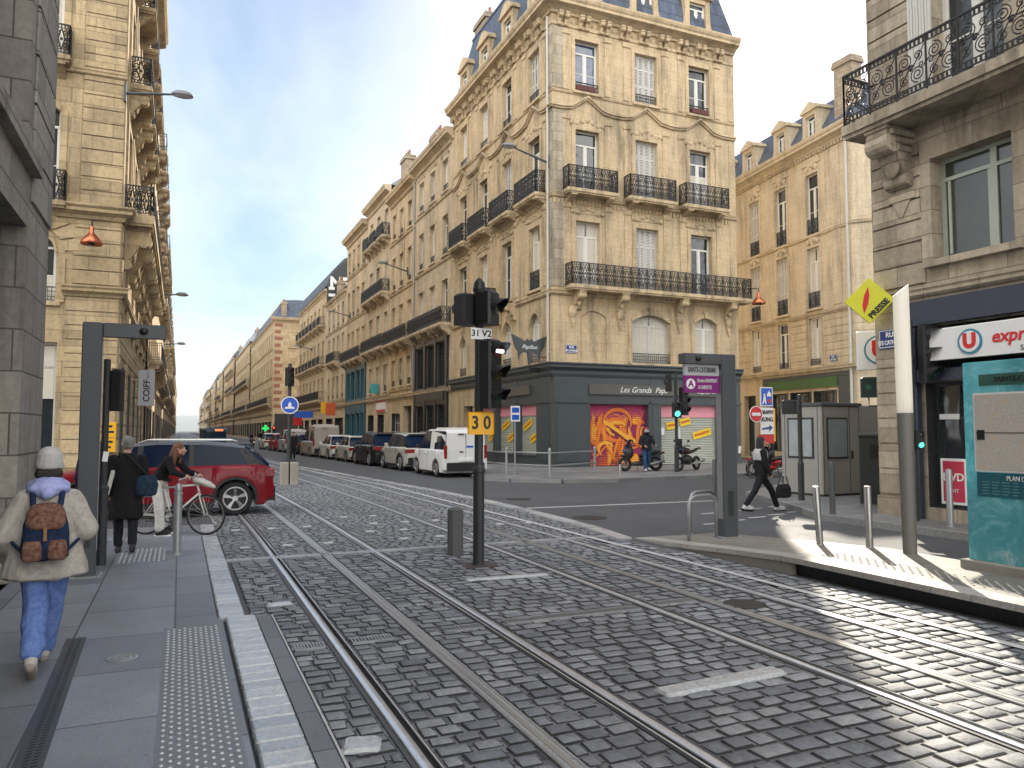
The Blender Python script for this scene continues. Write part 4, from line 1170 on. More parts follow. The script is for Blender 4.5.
for c in (3, 7, 11):
    for z in (8.2, 12.6): G.win(c, 1.3, z, 2.6, 'french', surround=.2)
G.done()
core(near, XN + .5, YN - LN, XN + 14, YN - .5, 20.2, M['stone_near'])
mansard(near, XN - .1, YN - LN, XN + 14, YN + .1, 20.3, 3.6, 1.4, M['slate'])

# signs fixed on the near corner
o = thing('shop_sign', 'yellow diamond sign with red feather lettered PRESSE on the sooty building corner', 'sign', (12.6, 10.98, 4.38), R(-48))
mb = MB(); mb.prism([(0, .46), (.46, 0), (0, -.46), (-.46, 0)], -.05, .05, 'y'); mb.build('panel', plain('diamond_yellow', (.62, .60, .03), .45), o)
mb = MB(); mb.prism([(-.10, -.26), (-.02, -.05), (.0, .12), (-.02, .28), (-.09, .12), (-.13, -.08)], -.058, -.048, 'y'); mb.build('feather', M['signred'], o)
text('PRESSE', .155, M['txt_black'], o, (.17, -.055, -.17), (PI / 2, -PI / 4, 0), bold=.008)
mb = MB(); mb.tube([(.46, .0, 0), (.75, .12, 0)], .025); mb.build('bracket', M['iron'], o)
o = thing('shop_sign', 'white square sign with red U in a teal ring at the sooty corner', 'sign', (13.75, 11.8, 3.52), R(-50))
mb = MB(); mb.bbox(-.42, -.07, -.42, .42, .07, .42, .02); mb.build('panel', M['whiteplate'], o)
mb = MB(); mb.disc((.05, -.085, 0), .32, 'y', .015, 32); mb.mi = 1; mb.disc((.05, -.09, 0), .285, 'y', .015, 32); mb.build('logo_ring', [plain('ring_teal', (.03, .22, .32), .4), M['whiteplate']], o)
text('U', .46, M['txt_red'], o, (.05, -.094, 0), (PI / 2, 0, 0), bold=.03)
mb = MB(); mb.tube([(.3, 0, .43), (.3, 0, .6), (.9, -.4, .6)], .02); mb.build('bracket', M['iron'], o)
o = thing('utility_box', 'dark green lamp box hung under the square U sign', 'box', (13.75, 11.8, 2.72), R(-50))
mb = MB(); mb.bbox(-.36, -.1, -.22, .36, .1, .22, .03); mb.build('case', plain('dark_green_box', (.01, .03, .028), .4), o)
mb = MB(); mb.disc((.1, -.112, 0), .1, 'y', .014); mb.disc((-.2, -.112, 0), .06, 'y', .014); mb.build('lens', plain('green_lens', (.02, .12, .07), .3), o)
mb = MB(); mb.tube([(-.2, 0, -.22), (-.2, 0, -.4), (.5, -.1, -.4)], .018); mb.build('bracket', M['iron'], o)
o = plaque(F, 'blue enamel street sign on the sooty building next to the lamp mast', .42, 3.62, ('RUE', 'STE CATHERINE'), y=-.04)

# ------------------------------------------------------------------ left corner house
XL, YL = -1.92, 28.0
lb = thing('corner_building', 'left cream corner building with banded stonework and small iron balconies', 'building', (XL, YL, 0))
ml = [M['stone_l'], M['shop_d'], M['white']]
F = Fac(lb, (XL - 10, YL), 0, 10, 0, 24.0, ml, depth=.35)
xc = 10 - 2.35
F.win(7.45, 1.35, 13.9, 2.9, 'french', surround=.2); F.win(7.45, 1.35, 9.15, 3.3, 'french', surround=.2, arch=.3); F.win(7.45, 1.35, 18.6, 2.4, 'french', surround=.2)
F.win(7.3, 1.7, 5.9, 2.3, 'french', surround=.25, arch=.85, rail=.5)
F.win(3.6, 1.35, 13.9, 2.9, 'french'); F.win(3.6, 1.35, 9.15, 3.3, 'french')
F.balcony(6.5, 8.4, 13.85, .55, 1.0, cons=(6.8, 8.1), ch=.4); F.balcony(6.5, 8.4, 9.1, .5, 1.0)
F.hole(6.2, 8.25, .8, 4.6, .3); f = F.put(frame_mesh(2.05, 3.8, 'big', M['offwhite']), 'shop_window', 6.2, .29, .8); F.put(pane_mesh(2.05, 3.8, M['glass']), 'glass', 0, 0, 0, f)
bl = MB(); bl.box(0, 0, 0, 1.9, .02, 1.7); F.put(bl.mesh('blind', M['curtain']), 'blind', 6.27, .22, 2.8)
F.courses(8.75, 9.97, 9.2, 23, .46, .04, .03); F.courses(8.45, 9.97, .6, 6.1, .46, .05, .03); F.courses(8.6, 9.97, 6.55, 8.6, .46, .05, .03); F.courses(0, 6.0, .6, 8.6, .46, .05, .03)
F.prof('cornice', 0, 10, 8.68, 0, 1, sc=1.3); F.prof('cornice', 8.35, 10, 6.12, 0, 1); F.prof('eave', 0, 10, 23.4, 0, 1); F.prof('string', 0, 10, 13.5, 0, .2)
for k in range(5):      # voussoirs fanned over the arch
    a = R(12 + 20 * k); 
    F.mb.prism([(7.3 + 1.1 * math.cos(a), 7.35 + 1.1 * math.sin(a)), (7.3 + 1.1 * math.cos(a + .3), 7.35 + 1.1 * math.sin(a + .3)), (7.3 + 1.95 * math.cos(a + .3), 7.35 + 1.45 * math.sin(a + .3)), (7.3 + 1.95 * math.cos(a), 7.35 + 1.45 * math.sin(a))], -.063, .002, 'y')
F.mb.ell((7.75, -.1, 8.5), .24, .2, .28, 12, 8); F.mb.bbox(9.1, -.06, 9.7, 9.6, .003, 10.0, .02)
F.mb.box(8.4, -.02, 9.2, 8.72, .003, 23)
F.done()
L2 = 19.0
G = Fac(lb, (XL, YL), PI / 2, L2, 0, 24.0, ml, depth=.35)
bx = [2.2 + 3.6 * i for i in range(5)]
for c in bx:
    G.win(c, 1.35, 13.9, 2.9, 'french', surround=.2); G.win(c, 1.35, 9.15, 3.3, 'french', surround=.2); G.win(c, 1.35, 18.6, 2.4, 'french', surround=.2); G.win(c, 1.5, 5.6, 2.4, 'french', arch=.75, surround=.2)
    G.balcony(c - 1.3, c + 1.3, 18.55, .65, 1.0, cons=(c - 1, c + 1), ch=.5)
    G.hole(c - 1.1, c + 1.1, .6, 4.0, .3, 1); f = G.put(frame_mesh(2.2, 3.4, 'grid', M['shop_d']), 'shop_window', c - 1.1, .29, .6); G.put(pane_mesh(2.2, 3.4, M['glass']), 'glass', 0, 0, 0, f)
    for sx in (-1, 1): G.mb.box(c + sx * 1.35 - .2, -.07, 9.3, c + sx * 1.35 + .2, .003, 18)
G.balcony(.3, L2 - .3, 9.1, .95, 1.0, cons=[c + d for c in bx for d in (-1.3, 1.3)], ch=1.5, cw=.4, th=.3)
for c in bx[:3]: G.balcony(c - 1.3, c + 1.3, 13.85, .75, 1.0, cons=(c - 1, c + 1), ch=.9)
G.courses(.03, L2, .6, 8.6, .46, .05, .03); G.prof('cornice', 0, L2, 8.68, 1, 0, sc=1.3); G.prof('cornice', 0, L2, 6.12, 1, 0, sc=.6); G.prof('eave', 0, L2, 23.4, 1, 0, sc=1.2)
G.dentils(.2, L2, 23.0, .2, .2, .25, .3)
G.done()
core(lb, XL - 10, YL + .5, XL - .5, YL + L2, 24.1, M['stone_l']); mansard(lb, XL - 10, YL - .1, XL + .1, YL + L2, 24.1, 3, 1.2, M['slate'])
plaque(F, 'blue enamel street sign on the banded left corner building', 9.35, 4.4, ('RUE', 'JUDAIQUE'))
LD = [(47.0, 66.0, 22.5, 'left house beyond the banded corner with a run of deep bracketed balconies', M['stone_c'], 'each', .5),
      (66.0, 90.0, 21.0, 'left mid street house with long railings at every floor', M['stone_b'], 'long', .35),
      (90.0, 130.0, 20.0, 'left far house showing only balcony edges', M['stone_far'], 'each', .3),
      (130.0, 200.0, 19.5, 'left distant house row in the sun', M['stone_c'], 'long', .2),
      (200.0, 420.0, 18.5, 'left last house row fading at the street end', M['stone_far'], None, .1)]
for i, (y0, y1, ev, lab, mt, bal, xo) in enumerate(LD):
    n = max(4, int((y1 - y0) / (3.6 if i < 2 else 6))); d = (y1 - y0) / n
    X = XL - .1 + xo * .5
    B, F_, loc = row_house('row_house', lab, y0, y1, ev, [y0 + d * (k + .5) for k in range(n)],
                           [(ev - 4.4, 2.3, 1.2, 'french', bal), (ev - 9.0, 2.8, 1.2, 'french', bal), (5.8, 2.4, 1.3, 'french', 'long' if bal else None)], mt, X=X, side=-1, simple=True, rail='bars', dent=i < 2)
    shopholes(F_, [(.8 + 5 * k, 4.6 + 5 * k) for k in range(int((y1 - y0) / 5))], M['shop_dark'])
    finish(B, F_, y0, y1, ev, mt, X=X, side=-1, roof=('m', 2.6, 1.3), rm=M['slate'])

# ------------------------------------------------------------------ near left house, only its pier and lintel in view
X1, Y1 = -1.75, 12.2
nl = thing('house', 'dark grey stone pier and doorway of the building at the left edge', 'building', (X1, Y1, 0))
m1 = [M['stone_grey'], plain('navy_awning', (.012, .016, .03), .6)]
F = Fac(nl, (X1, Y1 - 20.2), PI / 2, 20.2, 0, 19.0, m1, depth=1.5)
F.hole(13.0, 18.6, 0, 4.25, 1.6)
F.hole(15.0, 18.5, 5.15, 8.2, .5); f = F.put(frame_mesh(3.5, 3.05, 'big', M['anthr2']), 'window', 15.0, .45, 5.15); F.put(pane_mesh(3.5, 3.05, M['glass']), 'glass', 0, 0, 0, f)
F.hole(15.0, 18.5, 10.0, 13.0, .5); f = F.put(frame_mesh(3.5, 3.0, 'big', M['anthr2']), 'window', 15.0, .45, 10.0); F.put(pane_mesh(3.5, 3.0, M['glass']), 'glass', 0, 0, 0, f)
for a in (8.0, 2.0): F.hole(a, a + 4, .1, 4.2, .4); f = F.put(frame_mesh(4, 4.1, 'grid', M['shop_dark']), 'shop_window', a, .39, .1); F.put(pane_mesh(4, 4.1, M['glass']), 'glass', 0, 0, 0, f)
F.mb.bbox(14.7, -.12, 4.9, 18.8, .003, 5.12, .02)
F.courses(18.75, 20.17, 4.6, 18.5, .62, .035, .03); F.courses(12, 14.7, 5.2, 18.5, .62, .035, .03)
F.mb.box(18.62, -.06, 0, 20.2, .003, .45)
F.prof('eave', 0, 20.2, 18.4, 0, 0)
dr = MB(); dr.box(0, 0, 0, 5.6, .06, 4.25); F.put(dr.mesh('door', M['shop_dark']), 'door', 13.0, 1.54, 0)
aw = MB(); aw.bbox(13.05, .25, 3.3, 18.55, .7, 4.2, .02); F.put(aw.mesh('shop_sign', m1[1]), 'shop_sign', 0, 0, 0)
F.done()
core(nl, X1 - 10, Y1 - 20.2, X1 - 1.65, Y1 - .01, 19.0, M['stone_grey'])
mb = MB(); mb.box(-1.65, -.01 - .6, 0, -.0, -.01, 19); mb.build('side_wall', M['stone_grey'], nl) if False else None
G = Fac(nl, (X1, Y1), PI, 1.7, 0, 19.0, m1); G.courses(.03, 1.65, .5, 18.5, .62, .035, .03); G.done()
# ------------------------------------------------------------------ ground, tracks, pavements
def drift(y):
    t = max(0, min(1, (y - 12) / 60)); return 2.0 * t * t * (3 - 2 * t)


def sheet(name, pts, z, mat, kind='structure'):
    mb = MB(); mb.add([(p[0], p[1], z) for p in pts], [tuple(range(len(pts)))])
    return struct(mb.build(name, mat), kind)


sheet('ground', [(-1300, -350), (1300, -350), (1300, 3400), (-1300, 3400)], -.03, M['asphalt'])
sheet('road', [(-60, -20), (60, -20), (60, 60), (14, 60), (14, 640), (-3, 640), (-3, 60), (-60, 60)], 0, M['asphalt'])
EDGE = [(6.95, -10), (6.95, 9.5), (6.75, 10.83), (6.95, 12.2), (7.05, 14), (7.12, 16), (7.1, 18.4), (6.9, 22), (6.65, 24.5), (6.05, 31.5), (5.3, 38.3), (5.0, 60), (4.9, 500)]
def edge(y):
    for (a, b), (c, d) in zip(EDGE, EDGE[1:]):
        if b <= y <= d: return a + (c - a) * (y - b) / (d - b)
    return 4.9
ys = [-10, 0, 4, 8, 10.83, 12.2, 14, 16, 18.4, 22, 24.5, 31.5, 38.3, 45, 52, 60, 72, 120, 500]
mb = MB(); ra = [(edge(y), y, .004) for y in ys]; rb = [((.7 if y < 60 else .7 - drift(y)), y, .004) for y in ys]
mb.loft([rb, ra], closed=False, cap=False)
struct(mb.build('cobblestone_road', slabs('far_setts', (.15, .155, .165), .22, .16, .012, rough=.5, var=.3, bump=.9, speck=30, jd=.3)))
RAILS = [1.24, 2.68, 4.4, 5.84]; APS = [1.96, 5.12]


def stones(mb, x0, x1, y0, y1, w, d, gap, h, jit):
    y = y0
    while y < y1 - .03:
        dd = d * random.uniform(.88, 1.12); dd = min(dd, y1 - y)
        if dd < d * .4: break
        x = x0 - random.random() * w * .6
        while x < x1 - .02:
            ww = w * random.uniform(.75, 1.3); a, b = max(x, x0) + gap / 2, min(x + ww, x1) - gap / 2; x += ww
            if b - a < .05: continue
            j = lambda: random.uniform(-jit, jit)
            z = .014 + random.uniform(0, .007); tx, ty = random.uniform(-.004, .004), random.uniform(-.004, .004)
            c, e = y + gap / 2, y + dd - gap / 2
            base = [(a + j(), c + j()), (b + j(), c + j()), (b + j(), e + j()), (a + j(), e + j())]
            dx = drift((c + e) / 2); mx, my = (a + b) / 2, (c + e) / 2
            k = 1 - min(.30, .022 / min(b - a, e - c) * 2)
            k2 = 1 - min(.6, .07 / min(b - a, e - c) * 2)
            lo = [(p - dx, q, .002) for p, q in base]
            t1 = [(mx + (p - mx) * (1 - (1 - k) * .5) - dx, my + (q - my) * (1 - (1 - k) * .5), z - .005 + tx * (p > mx) + ty * (q > my)) for p, q in base]
            t2 = [(mx + (p - mx) * k - dx, my + (q - my) * k, z + tx * (p > mx) + ty * (q > my)) for p, q in base]
            n = len(mb.v); mb.v += lo + t1 + t2
            for r in (0, 4):
                for i in range(4): mb.f.append([n + r + i, n + r + (i + 1) % 4, n + r + 4 + (i + 1) % 4, n + r + 4 + i]); mb.m.append(1 if r == 0 else 0)
            mb.f.append([n + 8, n + 9, n + 10, n + 11]); mb.m.append(0); mb.sm += [True] * 9
        y += dd


mb = MB()
SEG = [(.86, RAILS[0] - .07), (RAILS[0] + .10, APS[0] - .07), (APS[0] + .07, RAILS[1] - .10), (RAILS[1] + .07, RAILS[2] - .07), (RAILS[2] + .10, APS[1] - .07), (APS[1] + .07, RAILS[3] - .10), (RAILS[3] + .07, 6.93)]
for i, (a, b) in enumerate(SEG):
    if i == 0: stones(mb, a, b, 1.2, 7.7, .2, .148, .02, .02, .008); stones(mb, .66, b, 7.72, 11.1, .2, .148, .02, .02, .008)
    elif i == 6: stones(mb, a, 6.93, 1.2, 9.4, .205, .15, .02, .02, .008); stones(mb, a, 6.7, 9.4, 11.1, .205, .15, .02, .02, .008)
    else: stones(mb, a, b, 1.2, 11.1, .205, .15, .02, .02, .008)
for a, b, c, d in ((-.9, .84, -2, 1.2),): pass
struct(mb.build('cobblestones', [M['cobble'], M['bed']]))
mb = MB()
for i, (a, b) in enumerate(SEG):
    if i == 0: a = .62
    y = 11.34
    while y < 27:
        bb = b if i < 6 else edge(y) - .14 + drift(y)
        stones(mb, a, bb, y, y + .96, .15, .12, .018, .02, .005); y += .96
struct(mb.build('small_setts', [M['sett'], M['bed']]))
sb = MB()
for k in range(17): sb.box(.6 + k * .365, 11.13, .002, .955 + k * .365, 11.31, .02 + .001 * (k % 3))
struct(sb.build('crossing_edge', M['aps']))
# white squares let into the crossing
sb = MB()
for i in range(9):
    for j, y in enumerate((12.3, 13.4, 14.5, 15.8)):
        x = .95 + i * .62 + (.3 if j % 2 else 0)
        if any(abs(x - r) < .2 for r in RAILS + APS): continue
        sb.box(x - .07, y - .07, .01, x + .07, y + .07, .0245)
struct(sb.build('road_marking', M['roadpaint']))


def strip(mb, prof, x0, yy):
    """sweep a cross-section (dx, z) along the track"""
    rg = [[(x0 + a - drift(y), y, z) for a, z in prof] for y in yy]
    mb.loft(rg)


ry = [-6, 2, 6, 10, 12] + [12 + 3 * k for k in range(1, 21)] + [90, 150, 300, 500]
for i, x in enumerate(RAILS):
    s = 1 if i in (0, 2) else -1        # groove lies on the inner side
    mb = MB()
    mb.mi = 0; mb.smooth = True
    strip(mb, [(-.034 * s, .003), (-.034 * s, .019), (-.026 * s, .0235), (0, .0255), (.026 * s, .0235), (.034 * s, .018), (.034 * s, .003)], x, ry)
    mb.smooth = False
    strip(mb, [(.082 * s, .003), (.082 * s, .0235), (.070 * s, .0245), (.070 * s, .003)], x, ry)
    mb.mi = 1; strip(mb, [(.034 * s, .003), (.034 * s, .006), (.070 * s, .006), (.070 * s, .003)], x, ry)
    mb.mi = 2; strip(mb, [(-.066 * s, .003), (-.066 * s, .0125), (-.035 * s, .0125), (-.035 * s, .003)], x, ry)
    strip(mb, [(.083 * s, .003), (.083 * s, .0125), (.096 * s, .0125), (.096 * s, .003)], x, ry)
    struct(mb.build('tram_rail', [M['rail'], M['groove'], M['railside']]))
for x in APS:
    mb = MB(); y = -4
    while y < 60:
        n = 3.0 if y < 40 else 20
        d0, d1 = drift(y), drift(y + n - .012)
        mb.add([(x - .062 - d0, y, .003), (x + .062 - d0, y, .003), (x + .062 - d1, y + n - .012, .003), (x - .062 - d1, y + n - .012, .003), (x - .062 - d0, y, .02), (x + .062 - d0, y, .02), (x + .062 - d1, y + n - .012, .02), (x - .062 - d1, y + n - .012, .02)],
               [(4, 5, 6, 7), (0, 1, 5, 4), (1, 2, 6, 5), (2, 3, 7, 6), (3, 0, 4, 7)])
        y += n
    mb.mi = 1
    for s in (-1, 1): strip(mb, [(s * .048 - .006, .02), (s * .048 - .006, .0225), (s * .048 + .006, .0225), (s * .048 + .006, .02)], x, ry[:-4])
    strip(mb, [(-.018, .02), (-.018, .0232), (.018, .0232), (.018, .02)], x, ry[:-4])
    struct(mb.build('third_rail', [M['aps'], M['steel']]))

# pale granite strip along the asphalt, and the painted envelope line
mb = MB(); pts = EDGE[2:-2]
for (a, b), (c, d) in zip(pts, pts[1:]):
    n = max(1, int((d - b) / .9))
    for k in range(n):
        t0, t1 = k / n, (k + .985) / n
        p, q = (a + (c - a) * t0, b + (d - b) * t0), (a + (c - a) * t1, b + (d - b) * t1)
        mb.loft([[(p[0] - .13, p[1], .001), (p[0] + .13, p[1], .001), (p[0] + .13, p[1], .03), (p[0] - .13, p[1], .03)], [(q[0] - .13, q[1], .001), (q[0] + .13, q[1], .001), (q[0] + .13, q[1], .03), (q[0] - .13, q[1], .03)]])
struct(mb.build('kerb', M['granite_w']))
mb = MB()
lp = [(6.38, 2), (6.33, 8), (6.28, 10.3), (6.26, 13), (6.22, 15), (6.2, 17.8), (6.1, 24.3), (5.4, 32), (4.7, 40)]
for (a, b), (c, d) in zip(lp, lp[1:]): mb.add([(a - .05, b, .0262), (a + .05, b, .0262), (c + .05, d, .0262), (c - .05, d, .0262)], [(0, 1, 2, 3)])
struct(mb.build('road_marking', M['roadpaint']))
mb = MB()
mb.add([(7.1, 15.95, .004), (12.8, 15.75, .004), (12.8, 15.88, .004), (7.1, 16.1, .004)], [(0, 1, 2, 3)])
for k in range(7):
    x = 9.2 + k * .75; mb.add([(x, 11.9 + .25 * k, .004), (x + .5, 11.95 + .25 * k, .004), (x + .5, 12.05 + .25 * k, .004), (x, 12.0 + .25 * k, .004)], [(0, 1, 2, 3)])
for k in range(5): x = 10.3 + k * .8; mb.add([(x, 13.4 + .2 * k, .004), (x + .45, 13.45 + .2 * k, .004), (x + .45, 13.54 + .2 * k, .004), (x, 13.5 + .2 * k, .004)], [(0, 1, 2, 3)])
struct(mb.build('road_marking', M['roadpaint']))

# left pavement at track level
LP = [(-1.75, -10), (-1.75, 15.3), (-.1, 15.3), (.36, 15.3), (.36, 7.7), (.40, 7.6), (.42, -10)]
def slab3(name, pts, z0, z1, mat):
    mb = MB(); mb.prism(pts, z0, z1, 'z'); return struct(mb.build(name, mat))
slab3('pavement', LP, -.02, .05, M['pave'])
mb = MB()
y = -3
while y < 15.3:
    d = .185 if y < 7.6 else .2
    x0, x1 = (.43, .70) if y < 7.62 else (.37, .61)
    n = len(mb.v)
    mb.bbox(x0 + random.uniform(0, .004), y + .005, -.01, x1, y + d - .005, .049 + random.uniform(0, .003), .012); y += d
struct(mb.build('platform_edge', M['granite_w']))
slab3('dark_paving', [(.705, -3), (.83, -3), (.83, 7.65), (.705, 7.65)], -.01, .046, M['darkslab'])
mb = MB(); mb.box(.835, -3, 0, .85, 7.65, .052); struct(mb.build('platform_nosing', M['roadpaint']))
mb = MB()
mb.box(-.08, -1, .045, .37, 7.45, .054); mb.box(-.75, 11.3, .045, -.1, 12.6, .054)
struct(mb.build('tactile_paving', M['tact']))
mb = MB(); mb.smooth = True
def studs(x0, x1, y0, y1, p, z, r=.014):
    nx = int((x1 - x0) / p)
    y = y0; k = 0
    while y < y1:
        for i in range(nx):
            if (i + k) % 2: continue
            x = x0 + p * (i + .5)
            mb.loft([[(x + q * math.cos(2 * PI * t / 8), y + q * math.sin(2 * PI * t / 8), z + h) for t in range(8)] for q, h in ((r, 0), (r * .85, .005), (r * .4, .0075), (.0008, .008))])
        y += p; k += 1
studs(-.07, .365, 2.5, 7.43, .0425, .054, .0135); studs(-.73, -.12, 11.32, 12.55, .06, .054, .016)
struct(mb.build('tactile_studs', M['stud']))
# slot drain in the pavement
dr = thing('slot_drain', 'long narrow slotted drain in the left granite pavement', 'drain', (-.68, 4.5, .05))
mb = MB(); mb.box(-.075, -2.5, -.01, .075, 2.95, .002); mb.mi = 1
y = -2.4
while y < 2.9:
    for a in (-.03, .012): mb.add([(a, y, .0035), (a + .03, y + .012, .0035), (a + .03, y + .024, .0035), (a, y + .012, .0035)], [(0, 1, 2, 3)])
    y += .045
mb.build('grate', [M['anthr'], M['groove']], dr, (0, 0, 0), R(1.5))
o = thing('manhole_cover', 'small round steel manhole cover in the left pavement', 'manhole cover', (-.37, 6.65, .05))
mb = MB(); mb.bbox(-.15, -.17, -.01, .15, .17, .003, .002); mb.build('frame', M['tact'], o)
mb = MB(); mb.lathe([(.115, .003), (.115, .006), (.1, .008), (.08, .006), (.06, .008), (.03, .006), (.01, .008)], 24); mb.build('lid', M['steel'], o)


def grating(x0, x1, y, label, n, w=.16):
    o = thing('drain_grating', label, 'drain', ((x0 + x1) / 2, y, .02), 0, 'drain gratings across the tracks')
    mb = MB(); L = x1 - x0
    mb.box(-L / 2, -w / 2, -.016, L / 2, -w / 2 + .012, .006); mb.box(-L / 2, w / 2 - .012, -.016, L / 2, w / 2, .006)
    for i in range(n + 1):
        x = -L / 2 + (L - .012) * i / n; mb.box(x, -w / 2 + .012, -.015, x + .013, w / 2 - .012, .005)
    mb.mi = 1; mb.box(-L / 2, -w / 2 + .012, -.017, L / 2, w / 2 - .012, -.0165)
    mb.build('grate', [M['galv'], M['groove']], o)


grating(.9, 1.14, 6.52, 'short drain grating between the left pavement and the first rail', 9)
grating(1.37, 1.72, 6.54, 'short drain grating just inside the first rail', 12)
grating(2.2, 2.56, 6.58, 'short drain grating just before the second rail', 12)
grating(2.8, 4.26, 6.62, 'long drain grating between the two tracks', 52)
grating(4.55, 4.98, 6.68, 'short drain grating inside the far track', 16)


def bar(x0, y0, x1, y1, w, label):
    o = thing('marker_strip', label, 'marker strip', ((x0 + x1) / 2, (y0 + y1) / 2, .01), math.atan2(y1 - y0, x1 - x0), 'pale marker strips set in the cobbles')
    L = math.hypot(x1 - x0, y1 - y0); mb = MB(); mb.bbox(-L / 2, -w / 2, 0, L / 2, w / 2, .028, .018); mb.build('strip', M['granite_w'], o)


bar(3.02, 4.42, 4.12, 4.48, .17, 'pale raised strip across the cobbles nearest the camera between the tracks')
bar(3.15, 8.6, 4.2, 8.55, .12, 'pale raised strip in the cobbles beside the signal mast')
bar(.84, 8.17, 1.1, 8.2, .12, 'short pale strip left of the first rail by the end of the dark slab kerb')
bar(.88, 4.42, 1.09, 4.36, .2, 'short broad pale strip left of the first rail at the bottom edge')
for i, (x, y, r, lab) in enumerate([(7.75, 13.8, .36, 'round iron manhole cover in the asphalt before the ramp'), (8.1, 18.2, .34, 'faint round iron manhole cover in the asphalt near the kerb line'), (5.35, 6.3, .22, 'worn iron cover in the cobbles under the platform edge')]):
    o = thing('manhole_cover', lab, 'manhole cover', (x, y, .004 if i < 2 else .018)); mb = MB(); mb.lathe([(r, -.003), (r, .004), (r * .9, .006), (r * .85, .003), (r * .5, .003), (r * .45, .006), (.02, .006)], 28); mb.build('lid', plain('cast_iron', (.045, .04, .036), .6, .4, bump=.3), o)

# boarding platform on the right
PX0, PX1 = 7.0, 8.75
mb = MB()
sec = [(-8, .22), (4, .22), (7.4, .22), (8.6, .15), (10, .055), (10.9, .006)]
mb.loft([[(PX0 + .30, y, -.02), (PX1, y, -.02), (PX1, y, z), (PX0 + .30, y, z)] for y, z in sec])
struct(mb.build('boarding_platform', M['pave_p']))
mb = MB(); y = -8
def pz(y):
    for (a, b), (c, d) in zip(sec, sec[1:]):
        if a <= y <= c: return b + (d - b) * (y - a) / (c - a)
    return .006
while y < 10.85:
    d = min(.42, 10.9 - y); z0_, z1_ = pz(y + .004), pz(y + d - .004)
    mb.loft([[(PX0 - .02, y + .004, max(z0_ - .06, -.01)), (PX0 + .298, y + .004, max(z0_ - .06, -.01)), (PX0 + .298, y + .004, z0_ + .003), (PX0 - .01, y + .004, z0_ + .003)],
             [(PX0 - .02, y + d - .004, max(z1_ - .06, -.01)), (PX0 + .298, y + d - .004, max(z1_ - .06, -.01)), (PX0 + .298, y + d - .004, z1_ + .003), (PX0 - .01, y + d - .004, z1_ + .003)]]); y += d
struct(mb.build('platform_edge', island('pale_nosing', [(.36, .34, .31), (.44, .42, .39)], rough=.55, bump=.2)))
mb = MB(); mb.loft([[(PX0, y, -.02), (PX0 + .29, y, -.02), (PX0 + .29, y, max(z - .062, -.015)), (PX0, y, max(z - .062, -.015))] for y, z in sec[2:]]); mb.mi = 1
mb.box(PX0 + .1, -8, -.02, PX0 + .29, 7.395, .157)
struct(mb.build('kerb', [M['concrete'], M['black']]))
mb = MB(); mb.smooth = True; studs(7.42, 7.84, 3.0, 7.4, .058, .222, .016); struct(mb.build('tactile_studs', plain('pale_studs', (.50, .48, .44), .5)))

# right hand pavements
K = .12
RP = [(11.3, 640), (11.3, 60), (10.9, 29), (9.9, 25.8), (10.6, 24.3), (12, 23.2), (14, 22.9), (27.2, 24.6), (27.2, 31), (26, 31), (15.4, 31), (15.4, 640)]
slab3('pavement', RP, -.02, K, M['pave_r'])
mb = MB()
for (a, b), (c, d) in zip(RP[:8], RP[1:8]):
    n = max(1, min(60, int(math.hypot(c - a, d - b) / 1.0)))
    l = math.hypot(c - a, d - b); nx, ny = -(d - b) / l * .14, (c - a) / l * .14
    for k in range(n):
        t0, t1 = k / n, (k + .99) / n; p = (a + (c - a) * t0, b + (d - b) * t0); q = (a + (c - a) * t1, b + (d - b) * t1)
        mb.prism([(p[0] + nx * .04, p[1] + ny * .04), (q[0] + nx * .04, q[1] + ny * .04), (q[0] - nx, q[1] - ny), (p[0] - nx, p[1] - ny)], -.02, K + .003, 'z')
struct(mb.build('kerb', M['kerb']))
RP2 = [(11.75, -12), (11.75, 11.6), (12.3, 12.6), (14.2, 16.6), (18, 19), (32, 20.5), (32, -12)]
slab3('pavement', RP2, -.02, K, M['pave_r'])
mb = MB()
for (a, b), (c, d) in zip(RP2[:5], RP2[1:6]):
    n = max(1, int(math.hypot(c - a, d - b))); l = math.hypot(c - a, d - b); nx, ny = -(d - b) / l * .14, (c - a) / l * .14
    for k in range(n):
        t0, t1 = k / n, (k + .99) / n; p = (a + (c - a) * t0, b + (d - b) * t0); q = (a + (c - a) * t1, b + (d - b) * t1)
        mb.prism([(p[0] + nx * .04, p[1] + ny * .04), (q[0] + nx * .04, q[1] + ny * .04), (q[0] - nx, q[1] - ny), (p[0] - nx, p[1] - ny)], -.02, K + .003, 'z')
struct(mb.build('kerb', M['kerb']))
slab3('pavement', [(-3, 26.5), (-.4, 26.5), (-.3, 60), (-1.6, 640), (-3, 640)], -.02, .1, M['pave'])
# low hills far across the river
mb = MB(); n = 240; rg = []
for j in range(4):
    row = []
    for i in range(n + 1):
        x = -900 + 1800 * i / n; h = 42 + 9 * math.sin(i * .06) + 4 * math.sin(i * .21 + 1) + 1.2 * math.sin(i * .9); row.append((x, 2600 + j * 160, (0, .7, 1, .2)[j] * h - (3 if j == 0 else 0)))
    rg.append(row)
mb.smooth = True; mb.loft(rg, closed=False, cap=False); struct(mb.build('hills', plain('wooded_hills', (.05, .075, .055), .95, scale=.02)))
